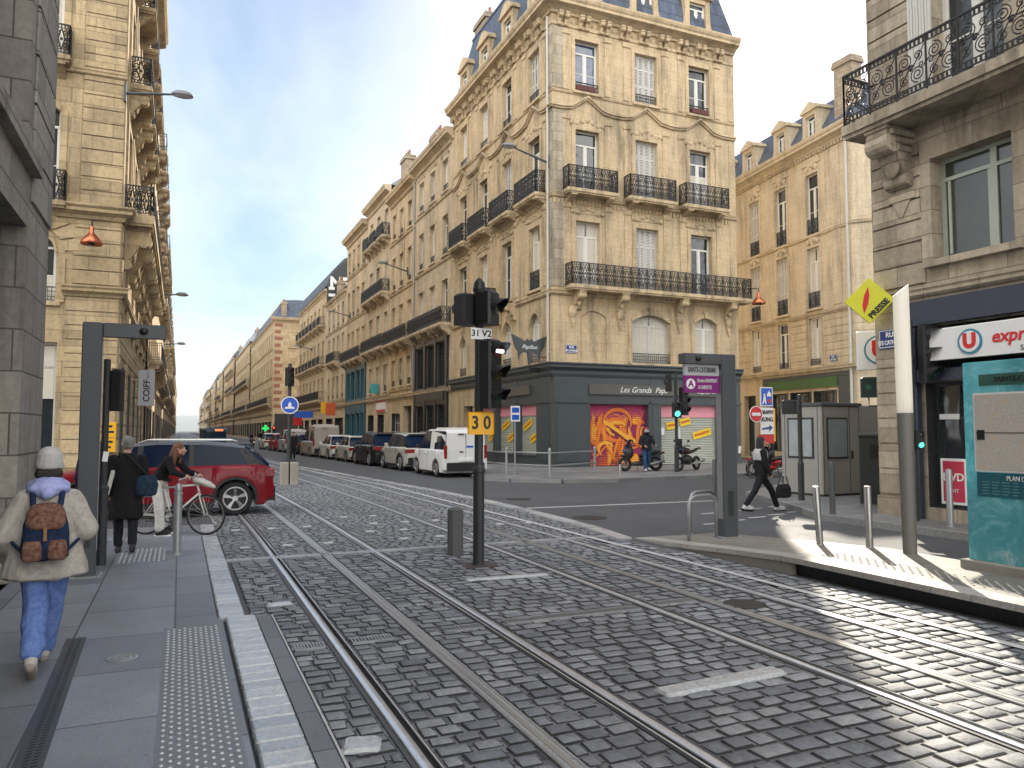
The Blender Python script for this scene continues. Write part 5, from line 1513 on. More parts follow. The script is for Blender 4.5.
# ------------------------------------------------------------------ street furniture
def portal(name, label, loc, rz, arm, w=.25, d=.14, h=3.06, flip=1):
    """inverted L: a flat post with an arm at the top"""
    o = thing(name, label, 'totem', loc, rz)
    mb = MB(); mb.bbox(-w / 2, -d / 2, 0, w / 2, d / 2, h, .012); mb.build('post', M['anthr'], o)
    mb = MB(); a, b = (w / 2 + .001, w / 2 + arm) if flip > 0 else (-w / 2 - arm, -w / 2 - .001)
    mb.bbox(a, -d / 2, h - .17, b, d / 2, h - .001, .01); mb.build('arm', M['anthr'], o)
    mb = MB(); e = b - .25 if flip > 0 else a + .25
    mb.ell((e, -d / 2 - .01, h - .09), .05, .045, .045, 12, 8); mb.build('camera_dome', M['black'], o)
    mb = MB(); s = w / 2 if flip > 0 else -w / 2
    mb.box(s - .003, -d / 2 + .03, .3, s + .004, d / 2 - .03, h - .25); mb.build('light_strip', M['galv'], o)
    mb = MB(); mb.box(-.05, -d / 2 - .006, .35, .05, -d / 2 + .001, .75); mb.build('hatch', M['anthr2'], o)
    mb = MB(); mb.bbox(-w / 2 - .07, -d / 2 - .07, -.01, w / 2 + .07, d / 2 + .07, .012, .004)
    for sx in (-1, 1):
        for sy in (-1, 1): mb.lathe([(.014, .012), (.014, .024), (.004, .03)], 8, (sx * (w / 2 + .04), sy * (d / 2 + .04), 0))
    mb.build('base_plate', M['galv'], o)
    mb = MB(); mb.M = Matrix.Rotation(R(7), 4, 'Y'); mb.box(-.045 + w * .1, -d / 2 - .003, 1.38, .035, -d / 2 + .001, 1.5); mb.build('sticker', M['whiteplate'], o)
    return o


portal('station_totem', 'dark grey L-shaped tram stop totem on the left pavement before the backpack wearer', (-1.0, 10.5, .05), 0, .70, w=.22, flip=1)
o = portal('station_totem', 'dark grey L-shaped tram stop totem on the ramp carrying the violet stop sign', (8.3, 10.15, .05), R(-4), .70, w=.28, d=.2, h=3.0, flip=-1)
mb = MB(); mb.bbox(-.80, -.03, 2.64, -.143, .03, 2.83, .004); mb.mi = 1; mb.bbox(-.80, -.031, 2.36, -.143, .031, 2.638, .004); mb.mi = 2
mb.disc((-.69, -.036, 2.5), .085, 'y', .006, 24); sp_ = mb.build('stop_sign', [plain('sign_silver', (.42, .43, .45), .4), M['violet'], M['txt_white']], o)
text('SAINTE-CATHERINE', .115, M['txt_grey'], sp_, (-.47, -.034, 2.73), (PI / 2, 0, 0), sx=.52, bold=.002)
text('A', .15, M['violet'], sp_, (-.69, -.04, 2.5), (PI / 2, 0, 0), bold=.004)
text('Direction DRAVEMONT', .085, M['txt_white'], sp_, (-.375, -.035, 2.555), (PI / 2, 0, 0), sx=.44)
text('LA GARDETTE', .085, M['txt_white'], sp_, (-.425, -.035, 2.445), (PI / 2, 0, 0), sx=.48)


def signal_head(parent, x, y, z, rz, n=3, w=.30, h=.92, d=.22, lit=None, litcol=(0, .9, .45), back=False, hood=.2):
    """black lamp housing facing local -y"""
    mb = MB(); mb.bbox(-w / 2, -d / 2, 0, w / 2, d / 2, h, .03)
    q = h / n; r = min(w, q) * .38
    for i in range(n):
        c = q * (i + .5); pts = []
        a = []; b2 = []
        for k in range(11):
            t = R(-20 + 220 * k / 10); a.append((r * 1.12 * math.cos(t), -d / 2 + .001, c + r * 1.12 * math.sin(t))); b2.append((r * 1.06 * math.cos(t), -d / 2 - hood * (.35 + .65 * max(0, math.sin(t))), c + r * 1.02 * math.sin(t) - .01))
        mb.loft([a, b2], closed=False, cap=False)
    p = mb.build('signal_head', M['black'], parent, (x, y, z), rz)
    for i in range(n):
        lm = MB(); lm.ell((0, -d / 2, q * (i + .5)), r, .03, r, 16, 8)
        on = lit == i
        lm.build('lens', plain('lamp_lit', litcol, .3, emit=litcol, es=1.0) if on else plain('lens_dark', (.03, .03, .032) if n < 3 or back else [(.012, .03, .022), (.035, .028, .01), (.045, .008, .008)][i], .2), p)
    return p


o = thing('tram_signal', 'tall dark tram signal mast in the cobbles with yellow 30 plate', 'traffic light', (3.66, 9.5, .01))
mb = MB(); mb.lathe([(.085, 0), (.085, .02), (.074, .03), (.074, 1.22), (.085, 1.23), (.085, 1.28), (.072, 1.29), (.058, 1.33), (.058, 3.72), (.0, 3.73)], 18); mb.build('pole', M['anthr2'], o)
mb = MB(); mb.box(-.22, -.2, 0, .22, .2, .012); mb.build('base_plate', plain('rusty_plate', (.07, .055, .045), .8), o)
p = signal_head(o, .13, -.10, 2.08, R(28), 3, .27, .92, .2, hood=.22)
mb = MB(); mb.box(-.075, -.165, .735, .075, -.13, .775); mb.build('white_bar_lamp', plain('white_signal', (.9, .92, .95), .3, emit=(.9, .95, 1), es=2.2), p)
signal_head(o, .09, -.06, 3.2, R(40), 1, .30, .46, .24, hood=.2)
signal_head(o, -.15, .08, 3.2, R(200), 1, .30, .42, .24, hood=.12)
mb = MB(); mb.lathe([(.06, 3.6), (.09, 3.68), (.07, 3.78), (.02, 3.84)], 12); mb.build('antenna_cap', M['black'], o)
mb = MB(); mb.bbox(-.15, -.085, 3.0, .15, -.07, 3.15, .004); pl = mb.build('number_plate', M['whiteplate'], o); text('31 V2', .12, M['txt_black'], pl, (0, -.088, 3.075), (PI / 2, 0, 0), bold=.003)
mb = MB(); mb.bbox(-.185, -.085, 1.73, .185, -.068, 2.03, .02); pl = mb.build('speed_plate', M['signyellow'], o)
text('3 0', .24, M['txt_black'], pl, (0, -.088, 1.88), (PI / 2, 0, 0), bold=.006, sx=.9)
for q in (-.05, .05): pass

o = thing('bollard', 'short stout grey square bollard in the cobbles behind the signal mast', 'bollard', (3.65, 10.4, .01))
mb = MB(); mb.bbox(-.098, -.09, .0, .098, .09, .68, .03); mb.build('post', plain('bollard_grey', (.10, .105, .105), .6), o); mb = MB(); mb.bbox(-.09, -.082, -.005, .09, .082, .02, .005); mb.build('foot', M['anthr2'], o)


def round_bollard(label, x, y, z, h, r, mat, tilt=0, ball=False, group=None):
    o = thing('bollard', label, 'bollard', (x, y, z), 0, group); o.rotation_euler = (0, tilt, 0)
    mb = MB(); mb.smooth = True
    mb.lathe([(r * 1.0, 0), (r, h - .02), (r * .85, h - .004), (.005, h)] if not ball else [(r, 0), (r, h - .16), (r * 1.12, h - .155), (r * 1.12, h - .13), (r * .8, h - .12), (r * .95, h - .07), (r * .6, h - .015), (.005, h)], 18)
    me = mb.mesh('post', mat); sharp(me, 40); link('post', me, o)
    mb = MB(); mb.lathe([(r * 1.35, 0), (r * 1.35, .008), (r * 1.02, .02)], 18); mb.build('collar', mat, o)
    return o


round_bollard('steel ball-topped bollard in front of the bicycle on the left pavement', -.0, 11.8, .05, 1.0, .055, M['galv'], ball=True)
round_bollard('slim sunlit steel bollard on the platform nearer the walking woman', 8.42, 8.3, .16, .84, .048, M['steel'], R(-4))
round_bollard('slim sunlit steel bollard on the platform beside the lamp mast', 8.62, 7.62, .2, .84, .048, M['steel'], R(-1))
round_bollard('dark grey bollard on the right kerb in front of the kiosk', 12.02, 11.5, .12, 1.05, .055, M['anthr'], ball=True)
round_bollard('grey bollard in front of the supermarket shop window', 12.35, 9.2, .12, 1.0, .055, M['galv'])
round_bollard('thin grey bollard at the kerb left of the walking woman', 12.6, 15.9, .0, 1.05, .05, M['anthr'])
round_bollard('low stub bollard at the kerb before the graffiti shutter', 14.9, 24.2, .12, .42, .05, M['galv'])
round_bollard('dark blue-black bollard beside the parked black motorcycle', 20.7, 25.2, .12, 1.05, .06, plain('navy_post', (.012, .016, .035), .4))

# lamp mast
o = thing('lamp_mast', 'tall flat leaning lamp mast with a white glowing upper half on the platform', 'street lamp', (8.60, 6.98, .2)); o.rotation_euler = (0, R(-.3), R(-35))
mb = MB(); mb.smooth = True
def oval(w, d, z, s=0): return [(w * math.cos(2 * PI * k / 20), d * math.sin(2 * PI * k / 20), z + s * (1 - math.cos(2 * PI * k / 20)) * -.5) for k in range(20)]
mb.loft([oval(.085, .06, 0), oval(.095, .062, 1.5), oval(.10, .064, 1.82)]); me = mb.mesh('post', plain('mast_grey', (.16, .155, .14), .45, .2)); sharp(me, 50); link('post', me, o)
m, t, b = nt('white_diffuser'); b.inputs['Base Color'].default_value = (.78, .77, .73, 1); b.inputs['Roughness'].default_value = .35; b.inputs['Transmission Weight'].default_value = 0
tr = node(t, 'ShaderNodeBsdfTranslucent'); tr.inputs[0].default_value = (.85, .84, .80, 1); ms = node(t, 'ShaderNodeMixShader'); ms.inputs[0].default_value = .55
t.links.new(b.outputs[0], ms.inputs[1]); t.links.new(tr.outputs[0], ms.inputs[2]); t.links.new(ms.outputs[0], t.nodes['Material Output'].inputs[0])
mb = MB(); mb.smooth = True; mb.loft([oval(.10, .064, 1.821), oval(.10, .064, 2.8), oval(.10, .064, 3.5, .16)]); me = mb.mesh('lamp_shade', m); sharp(me, 50); link('lamp_shade', me, o)

# map panel
o = thing('map_panel', 'teal glass information panel with a street map on the right platform', 'info panel', (8.42, 6.02, .22), -PI / 2)
tealg = nt('teal_glass'); m, t, b = tealg
tc = node(t, 'ShaderNodeTexCoord'); n = node(t, 'ShaderNodeTexNoise', Scale=3.2, Detail=9, Roughness=.72, Distortion=1.2); t.links.new(tc.outputs['Object'], n.inputs['Vector'])
r = ramp(t, [(.3, (.10, .42, .49)), (.50, (.17, .56, .63)), (.60, (.34, .72, .77)), (.68, (.75, .90, .91))]); t.links.new(n.outputs['Fac'], r.inputs[0]); t.links.new(r.outputs[0], b.inputs['Base Color'])
b.inputs['Roughness'].default_value = .12; b.inputs['Coat Weight'].default_value = .6
tr = node(t, 'ShaderNodeBsdfTranslucent'); t.links.new(r.outputs[0], tr.inputs[0]); ms = node(t, 'ShaderNodeMixShader'); ms.inputs[0].default_value = .42
t.links.new(b.outputs[0], ms.inputs[1]); t.links.new(tr.outputs[0], ms.inputs[2]); t.links.new(ms.outputs[0], t.nodes['Material Output'].inputs[0])
mb = MB(); mb.bbox(0, -.05, .1, 1.75, .05, 2.36, .006); mb.build('glass_panel', m, o)
mb = MB(); mb.bbox(-.05, -.14, -.02, 1.85, .14, .1, .01); mb.build('base', M['concrete'], o)
# map sheet: blocks and streets
m, t, b = nt('street_map'); L = t.links.new
tc = node(t, 'ShaderNodeTexCoord'); v = node(t, 'ShaderNodeTexVoronoi', Scale=26.0, feature='DISTANCE_TO_EDGE'); v2 = node(t, 'ShaderNodeTexVoronoi', Scale=26.0)
for q in (v, v2): L(tc.outputs['Object'], q.inputs['Vector'])
r = ramp(t, [(.0, (.70, .68, .64)), (.05, (.70, .68, .64)), (.08, (.50, .46, .42))]); L(v.outputs['Distance'], r.inputs[0])
r2 = ramp(t, [(.0, (.50, .46, .41)), (.8, (.54, .49, .43)), (.88, (.66, .42, .16)), (1, (.66, .5, .26))]); L(v2.outputs['Color'], r2.inputs[0])
mx = node(t, 'ShaderNodeMix', data_type='RGBA', blend_type='MIX'); mx.inputs[0].default_value = .6; L(r.outputs[0], mx.inputs[6]); L(r2.outputs[0], mx.inputs[7]); L(mx.outputs[2], b.inputs['Base Color'])
b.inputs['Roughness'].default_value = .3
mb = MB(); mb.box(.14, -.062, 1.13, 1.62, -.052, 1.98); mb.mi = 1; mb.box(.12, -.058, 1.11, 1.64, -.0505, 2.0); mb.mi = 2; mb.box(.15, -.066, 1.545, 1.6, -.063, 1.553); mb.mi = 3
mb.tube([(.72, -.065, 1.98), (.92, -.065, 1.72), (1.2, -.065, 1.6)], .006, 4); mb.build('map_sheet', [m, M['whiteplate'], M['txt_black'], M['txt_red']], o)
mb = MB(); mb.box(.14, -.06, .83, 1.62, -.052, 1.1); lg = mb.build('legend', plain('legend_teal', (.01, .10, .14), .3), o)
text('PLAN DE QUARTIER', .075, M['txt_white'], lg, (.75, -.063, 1.045), (PI / 2, 0, 0), sx=.8)
mb = MB()
for i in range(12):
    for j in range(5): mb.box(.2 + i * .115, -.0625, .86 + j * .033, .2 + i * .115 + random.uniform(.05, .09), -.0605, .871 + j * .033)
mb.build('legend_lines', plain('legend_text', (.10, .28, .32), .4), lg)
mb = MB(); mb.box(.2, -.058, 2.08, 1.62, -.0505, 2.21); hd = mb.build('header_band', plain('header_green', (.025, .10, .07), .3), o)
text('SAINTE-CATHERINE', .085, M['txt_black'], hd, (.72, -.062, 2.145), (PI / 2, 0, 0), sx=.9)
mb = MB(); mb.box(.16, -.067, 1.47, .25, -.063, 1.58); mb.build('map_marker', M['txt_black'], o)

# bicycle hoops on the ramp
for i, (x, y, lab) in enumerate([(7.6, 9.9, 'bent steel bicycle hoop on the ramp left of the totem'), (8.15, 10.6, 'bent steel bicycle hoop half hidden behind the totem on the ramp')]):
    o = thing('bicycle_stand', lab, 'bicycle stand', (x, y, .06), R(8), 'steel bicycle hoops on the ramp')
    mb = MB(); mb.smooth = True
    mb.tube([(-.30, 0, 0), (-.30, 0, .56), (-.26, 0, .66), (-.16, 0, .70), (.16, 0, .70), (.26, 0, .66), (.30, 0, .56), (.30, 0, 0)], .026, 10); mb.build('hoop', M['galv'], o)
    mb = MB(); [mb.lathe([(.05, 0), (.05, .01), (.03, .02)], 12, (s * .3, 0, 0)) for s in (-1, 1)]; mb.build('flange', M['galv'], o)

# left signal behind the totem
o = thing('traffic_light', 'dark traffic light on the left pavement behind the L-shaped totem', 'traffic light', (-.90, 11.3, .05))
mb = MB(); mb.lathe([(.06, 0), (.06, .95), (.068, .96), (.068, 1.0), (.042, 1.04), (.042, 2.68), (0, 2.69)], 14); mb.build('pole', M['anthr2'], o)
signal_head(o, .12, .04, 2.0, R(165), 3, .17, .56, .12, hood=.07)
# signals on the right
o = thing('traffic_light', 'dark traffic light with green pedestrian lamp in front of the graffiti shop', 'traffic light', (18.35, 25.5, .1))
mb = MB(); mb.lathe([(.09, 0), (.09, 1.0), (.06, 1.05), (.06, 4.0), (0, 4.02)], 12); mb.build('pole', M['anthr2'], o)
signal_head(o, .42, .05, 2.3, R(15), 3, .36, 1.15, .24, hood=.22); signal_head(o, -.1, -.18, 2.2, R(-20), 2, .36, .62, .22, lit=0, litcol=(.1, .9, .6), hood=.16)
signal_head(o, -.28, .1, 3.25, R(250), 1, .3, .7, .2, hood=.1)
mb = MB(); mb.box(.05, -.1, 1.35, .12, -.07, 1.85); mb.M = None; mb.build('sign_edge', M['whiteplate'], o); mb = MB(); mb.bbox(-.02, -.16, .95, .18, -.06, 1.35, .02); mb.build('push_button', M['black'], o)
o = thing('traffic_light', 'dark pole with a single turned-away lamp box standing before the grey kiosk', 'traffic light', (13.7, 14.05, .1))
mb = MB(); mb.lathe([(.075, 0), (.075, .9), (.055, .95), (.055, 2.55), (0, 2.56)], 12); mb.build('pole', M['anthr2'], o)
signal_head(o, -.26, .02, 2.08, R(120), 1, .34, .34, .3, hood=.22)
o = thing('traffic_light', 'black traffic light by the supermarket with a small green lamp low on its pole', 'traffic light', (12.55, 10.05, .12))
mb = MB(); mb.lathe([(.07, 0), (.07, 1.2), (.055, 1.25), (.055, 3.75), (0, 3.76)], 14); mb.build('pole', M['anthr2'], o)
signal_head(o, .22, -.18, 2.55, R(-8), 3, .30, 1.08, .2, hood=.26)
mb = MB(); mb.disc((-.14, -.03, 2.95), .22, 'y', .03, 20); mb.build('backing_disc', M['black'], o); mb = MB(); mb.bbox(-.2, -.06, 2.0, -.05, .06, 2.3, .02); mb.build('control_box', M['black'], o)
signal_head(o, .02, -.12, 1.32, R(-25), 2, .14, .36, .12, lit=0, litcol=(.1, .95, .65), hood=.05)

# public toilet kiosk
o = thing('kiosk', 'grey metal public toilet kiosk with two map posters', 'kiosk', (14.85, 14.5, .12), R(3))
kg = slabs('kiosk_panels', (.19, .185, .175), 1.4, 2.6, .012, rough=.45, var=.06, bump=.2, speck=40, jd=.5)
mb = MB(); mb.bbox(0, 0, .06, 1.42, 1.35, 2.3, .03); mb.bbox(1.44, .25, .06, 3.3, 1.5, 2.34, .03); mb.build('cabin', plain('kiosk_grey', (.36, .355, .345), .45, .3, var=.08), o)
mb = MB(); mb.bbox(-.04, -.04, 2.3, 1.46, 1.4, 2.38, .02); mb.build('roof', M['anthr'], o); mb = MB(); mb.box(.03, .03, 0, 3.27, 1.3, .06); mb.build('plinth', M['anthr2'], o)
for nm, f in (('front', 0), ('side', 1)):
    mb = MB()
    if f == 0:
        mb.box(.18, -.02, .95, .92, .002, 2.0); mb.mi = 1; mb.box(.22, -.026, 1.0, .88, -.019, 1.95)
    else:
        mb.box(-.02, .25, .95, .002, 1.1, 2.0); mb.mi = 1; mb.box(-.026, .3, 1.0, -.019, 1.05, 1.95)
    mb.build('poster_case', [M['anthr2'], plain('pale_poster' + nm, (.34, .38, .40) if f else (.25, .32, .36), .3, var=.35, scale=4)], o)
mb = MB(); [mb.box(x, -.006, .1, x + .012, .002, 2.28) for x in (.06, 1.0, 1.36)]; [mb.box(-.006, y, .1, .002, y + .012, 2.28) for y in (.12, .68, 1.2)]; mb.bbox(1.06, -.04, .95, 1.1, 0, 1.15, .005); mb.build('door_seam', M['anthr2'], o)
# utility cabinet
o = thing('utility_cabinet', 'tall dark utility cabinet with stickers between the kiosk and the sooty building', 'cabinet', (14.35, 12.35, .12), R(-48))
mb = MB(); mb.bbox(-.42, -.24, .05, .42, .24, 1.55, .02); mb.build('case', plain('cabinet_dark', (.035, .038, .04), .5, var=.25, scale=3), o)
mb = MB(); mb.bbox(-.46, -.28, 1.55, .46, .28, 1.61, .02); mb.build('lid', M['anthr'], o); mb = MB(); mb.box(-.40, -.22, 0, .40, .22, .05); mb.build('plinth', M['concrete'], o)
mb = MB(); mb.box(-.38, -.247, .12, -.005, -.239, 1.5); mb.box(.005, -.247, .12, .38, -.239, 1.5); mb.bbox(-.05, -.265, .8, -.02, -.245, .95, .004); mb.mi = 1; mb.box(-.2, -.25, 1.05, .05, -.2471, 1.35); mb.box(.1, -.25, .5, .25, -.2471, .75); mb.build('door', [plain('cabinet_door', (.03, .033, .035), .45), M['black']], o)


# sign posts
def post(o, h, r=.035, mat=None):
    mb = MB(); mb.lathe([(r, 0), (r, h), (0, h + .01)], 10); return mb.build('post', mat or M['galv'], o)


o = thing('road_sign', 'round blue sign on a tall dark pole with a signal box in mid street', 'road sign', (3.3, 26.0, 0))
post(o, 4.0, .06, M['anthr2'])
mb = MB(); mb.disc((0, -.09, 2.62), .29, 'y', .02, 28); mb.mi = 1; mb.disc((0, -.096, 2.62), .255, 'y', .02, 28); mb.mi = 0
mb.prism([(-.16, 2.5), (.16, 2.5), (.14, 2.56), (.05, 2.57), (.05, 2.66), (.0, 2.74), (-.05, 2.66), (-.05, 2.57), (-.14, 2.56)], -.1, -.095, 'y'); mb.build('sign_face', [M['whiteplate'], M['signblue']], o)
signal_head(o, -.02, -.1, 3.25, R(20), 3, .26, .62, .2, hood=.12)
for sx, lab in ((-.13, 'left half of the paired pale concrete blocks at the blue sign pole'), (.17, 'right half of the paired pale concrete blocks at the blue sign pole')):
    q = thing('concrete_block', lab, 'concrete block', (3.3 + sx, 26.0 - .1 * (sx > 0), .005)); mb = MB(); mb.bbox(-.13, -.2, 0, .13, .2, .74, .03); mb.build('block', M['concrete'], q)
    mb = MB(); mb.tube([(-.05, 0, .73), (-.05, 0, .79), (.05, 0, .79), (.05, 0, .73)], .008, 6); mb.build('lifting_eye', M['iron'], q)
o = thing('road_sign', 'small blue and white square sign on a thin pole before the shop windows', 'road sign', (11.5, 26.1, .12))
post(o, 2.55, .03); mb = MB(); mb.bbox(-.19, -.06, 2.0, .19, -.035, 2.58, .01); mb.mi = 1; mb.bbox(-.15, -.066, 2.33, .15, -.05, 2.52, .01); mb.bbox(-.15, -.066, 2.06, .15, -.05, 2.25, .01); mb.build('sign_face', [M['whiteplate'], M['signblue']], o)
o = thing('road_sign', 'blue zone sign with walking figure above a white graffiti board', 'road sign', (22.7, 25.2, .12))
post(o, 3.5, .04); mb = MB(); mb.bbox(-.34, -.07, 2.68, .34, -.045, 3.5, .02); mb.mi = 1; mb.bbox(-.29, -.076, 2.73, .29, -.06, 3.45, .02); mb.mi = 0
mb.disc((-.12, -.082, 3.16), .05, 'y', .008, 12); mb.prism([(-.17, 3.1), (-.07, 3.1), (-.05, 2.95), (-.02, 2.78), (-.08, 2.78), (-.12, 2.92), (-.18, 2.78), (-.24, 2.78), (-.18, 2.98)], -.082, -.075, 'y')
mb.prism([(.02, 3.1), (.24, 3.1), (.24, 3.2), (.13, 3.34), (.02, 3.2)], -.082, -.075, 'y'); mb.mi = 2; mb.disc((.14, -.082, 2.9), .09, 'y', .008, 14); mb.build('sign_face', [M['whiteplate'], M['signblue'], M['signred']], o)
mb = MB(); mb.bbox(-.36, -.08, 1.5, .36, -.05, 2.62, .01); wb = mb.build('graffiti_board', M['whiteplate'], o)
text('GRAFFITI', .2, plain('ink', (.03, .015, .06), .5), wb, (0, -.084, 2.42), (PI / 2, 0, 0), bold=.012, sx=.78, shear=.15); text('RUNG', .25, M['txt_black'], wb, (0, -.084, 2.12), (PI / 2, 0, 0), bold=.01, sx=.9, shear=-.15)
mb = MB(); mb.prism([(-.28, 1.68), (.1, 1.72), (.08, 1.6), (.3, 1.78), (.1, 1.9), (.1, 1.82), (-.28, 1.76)], -.085, -.079, 'y'); mb.build('arrow', M['plaqueblue'], wb)
mb = MB(); mb.bbox(-.5, -.06, 1.1, .38, -.03, 1.48, .01); mb.build('red_panel', M['signred'], o); mb = MB(); mb.box(.365, -.078, 1.2, .44, -.05, 2.6); mb.build('yellow_edge', M['signyellow'], o)
o = thing('road_sign', 'round red no entry sign on a thin pole left of the blue zone sign', 'road sign', (21.95, 25.0, .12))
post(o, 2.6, .03); mb = MB(); mb.disc((0, -.07, 2.34), .34, 'y', .02, 28); mb.mi = 1; mb.disc((0, -.076, 2.34), .31, 'y', .02, 28); mb.mi = 0; mb.box(-.22, -.082, 2.27, .22, -.074, 2.4); mb.build('sign_face', [M['whiteplate'], M['signred']], o)
o = thing('notice_board', 'yellow roadworks notice on the wall behind the man in the black coat', 'sign', (-2.2, 27.7, .1))
post(o, 2.2, .03); mb = MB(); mb.bbox(-.31, -.06, 1.46, .31, -.035, 1.95, .01); mb.bbox(-.31, -.06, 1.0, .31, -.035, 1.44, .01); mb.mi = 1
for z, w in ((1.82, .4), (1.64, .5), (1.32, .45), (1.15, .35)): mb.box(-w / 2, -.064, z - .035, w / 2, -.06, z + .035)
mb.build('board', [M['signyellow'], M['txt_black']], o)
o = thing('shop_sign', 'tall pale blade sign lettered COIFF on the left street front', 'sign', (-1.25, 33.0, 2.75))
mb = MB(); mb.bbox(-.3, -.08, 0, .3, .08, 1.4, .02); pn = mb.build('panel', plain('blade_grey', (.36, .37, .39), .4), o)
text('COIFF', .32, M['txt_black'], pn, (.02, -.083, .58), (PI / 2, -PI / 2, 0), bold=.008); text('&CO', .13, M['txt_black'], pn, (.05, -.083, 1.22), (PI / 2, -PI / 2, 0))
mb = MB(); mb.tube([(-.3, 0, .3), (-.5, 0, .3)], .02); mb.tube([(-.3, 0, 1.1), (-.5, 0, 1.1)], .02); mb.build('bracket', M['iron'], o)

# bat-winged shop sign at the corner
o = thing('shop_sign', 'dark butterfly shaped sign with white script at the corner above the dark shop', 'sign', (14.5, 31.3, 5.05), R(8))
mb = MB(); half = [(0, .80), (.1, .9), (.25, .78), (.55, .92), (.95, 1.08), (.8, .55), (.62, .3), (.58, -.1), (.48, .18), (.3, .28), (.12, .25), (.05, -.25), (0, -.35)]
mb.prism(half + [(-x, z) for x, z in half[-2:0:-1]], -.03, .03, 'y'); bt = mb.build('panel', M['shop_d'], o)
text('Papillon', .26, M['txt_white'], bt, (0, -.035, .52), (PI / 2, 0, 0), shear=.4)
mb = MB(); mb.tube([(.6, 0, .62), (1.05, 0, .62)], .02); mb.tube([(.55, 0, .1), (1.05, 0, .1)], .02); mb.bbox(-.0, -.02, -.62, .6, .02, -.4, .01); mb.build('bracket', M['iron'], o)

# shop signs down the street, each small in view
def hang(label, x, y, z, w, h, mat, name='shop_sign', cat='sign', d=.12, emit=None):
    o = thing(name, label, cat, (x, y, z)); mb = MB(); mb.bbox(-w / 2, -d / 2, 0, w / 2, d / 2, h, .02); mb.build('panel', mat, o)
    mb = MB(); mb.tube([(w / 2, 0, h * .5), (15.4 - x, 0, h * .5)], .025); mb.build('bracket', M['iron'], o)
    return o


hang('turquoise square shop emblem on the cream house before the teal front', 15.0, 63.5, 4.9, .7, .8, plain('turquoise', (.05, .36, .38), .5))
hang('blue awning sign over a far shop', 13.9, 96, 3.3, 2.2, .8, M['signblue'])
hang('red and yellow flag sign past the teal shop', 14.3, 80, 3.3, 1.0, 1.3, plain('flag_red', (.55, .10, .02), .6))
hang('yellow blade sign beside the red flag sign', 14.2, 83, 3.6, .8, 1.2, M['signyellow'])
hang('white round shop sign far down the street', 13.4, 104, 4.2, .8, .8, M['whiteplate'])
hang('dark red blade sign far down the street', 13.6, 99, 2.4, 1.1, 1.0, M['signred'])
o = thing('pharmacy_cross', 'lit green pharmacy cross far down the right side of the street', 'pharmacy sign', (11.6, 118, 1.3))
gl = plain('green_neon', (.02, .5, .1), .4, emit=(.02, .75, .15), es=.35)
mb = MB(); mb.bbox(-.5, -.1, .58, .5, .1, .92, .02); mb.bbox(-.17, -.1, .921, .17, .1, 1.25, .02); mb.bbox(-.17, -.1, .25, .17, .1, .579, .02); mb.build('cross', gl, o); mb = MB(); mb.tube([(.75, 0, .75), (1.5, 0, .75)], .04); mb.build('bracket', M['iron'], o)
o = thing('traffic_light', 'distant traffic light showing red beside the pharmacy cross', 'traffic light', (9.3, 86, 0)); post(o, 2.4, .06, M['anthr2'])
signal_head(o, 0, -.1, 1.3, 0, 3, .3, .9, .2, lit=2, litcol=(1.0, .05, .02))

# pedestrian barrier by the shop
BR = [(10.95, 28.6), (11.5, 26.9), (12.35, 24.9), (15.2, 26.6)]
o = thing('railing', 'low steel pedestrian railing around the pavement corner by the dark shop', 'railing', (BR[0][0], BR[0][1], .12))
loc_ = [Vector((x - BR[0][0], y - BR[0][1], 0)) for x, y in BR]
for v in loc_:
    mb = MB(); mb.lathe([(.05, 0), (.05, .92), (.06, .93), (.06, .97), (.03, 1.02), (0, 1.04)], 12, tuple(v)); mb.build('post', M['galv'], o)
for z in (.38, .84):
    mb = MB(); mb.tube([tuple(v + Vector((0, 0, z))) for v in loc_], .03, 8); mb.build('rail', M['galv'], o)

# wall lamps
def wall_lamp(label, x, y, z, dx, dz, L=1):
    o = thing('street_lamp', label, 'street lamp', (x, y, z), 0, 'lamps on arms fixed to the house fronts')
    mb = MB(); s = 1 if dx > 0 else -1
    mb.box(-.04, -.09, -.28, .04, .09, .35); mb.build('wall_plate', M['anthr'], o)
    mb = MB(); mb.tube([(0, 0, 0), (dx * .72, 0, dz * .8), (dx * .86, 0, dz)], [.055, .04, .035], 8); mb.build('arm', M['anthr'], o)
    mb = MB(); mb.smooth = True
    mb.loft([[(dx * .95 + s * q * .36 * math.cos(2 * PI * k / 18), .2 * q * math.sin(2 * PI * k / 18), dz + h) for k in range(18)] for q, h in ((.15, .14), (.6, .12), (.95, .05), (1, 0), (.92, -.05))]); hd = mb.build('lamp_head', plain('lamp_grey', (.20, .21, .22), .45), o)
    mb = MB(); mb.loft([[(dx * .95 + s * q * .30 * math.cos(2 * PI * k / 18), .165 * q * math.sin(2 * PI * k / 18), dz - .052 - h) for k in range(18)] for q, h in ((1, 0), (.7, .035), (.1, .05))]); mb.build('lens', plain('lamp_lens', (.55, .55, .52), .25), hd)
    return o


wall_lamp('grey street lamp on a level arm high on the left banded corner building', -1.95, 27.9, 13.05, 1.85, .25)
wall_lamp('grey street lamp on a slanting arm at the edge of the central corner building', 15.4, 31.1, 14.2, -2.1, .5)
wall_lamp('grey street lamp on an arm above the second house right of the street', 15.4, 55.0, 13.7, -2.0, .5)
wall_lamp('small street lamp arm on the cream house far along the right row', 15.4, 76.0, 13.2, -2.0, .4)
wall_lamp('small far street lamp arm before the brick quoined house', 15.4, 100.0, 12.2, -2.0, .4)
wall_lamp('street lamp on the left row just above the totem arm', -1.5, 47.5, 9.5, 1.5, .1)
wall_lamp('smaller street lamp on the left row below the totem arm', -1.4, 70.0, 9.0, 1.4, .1)


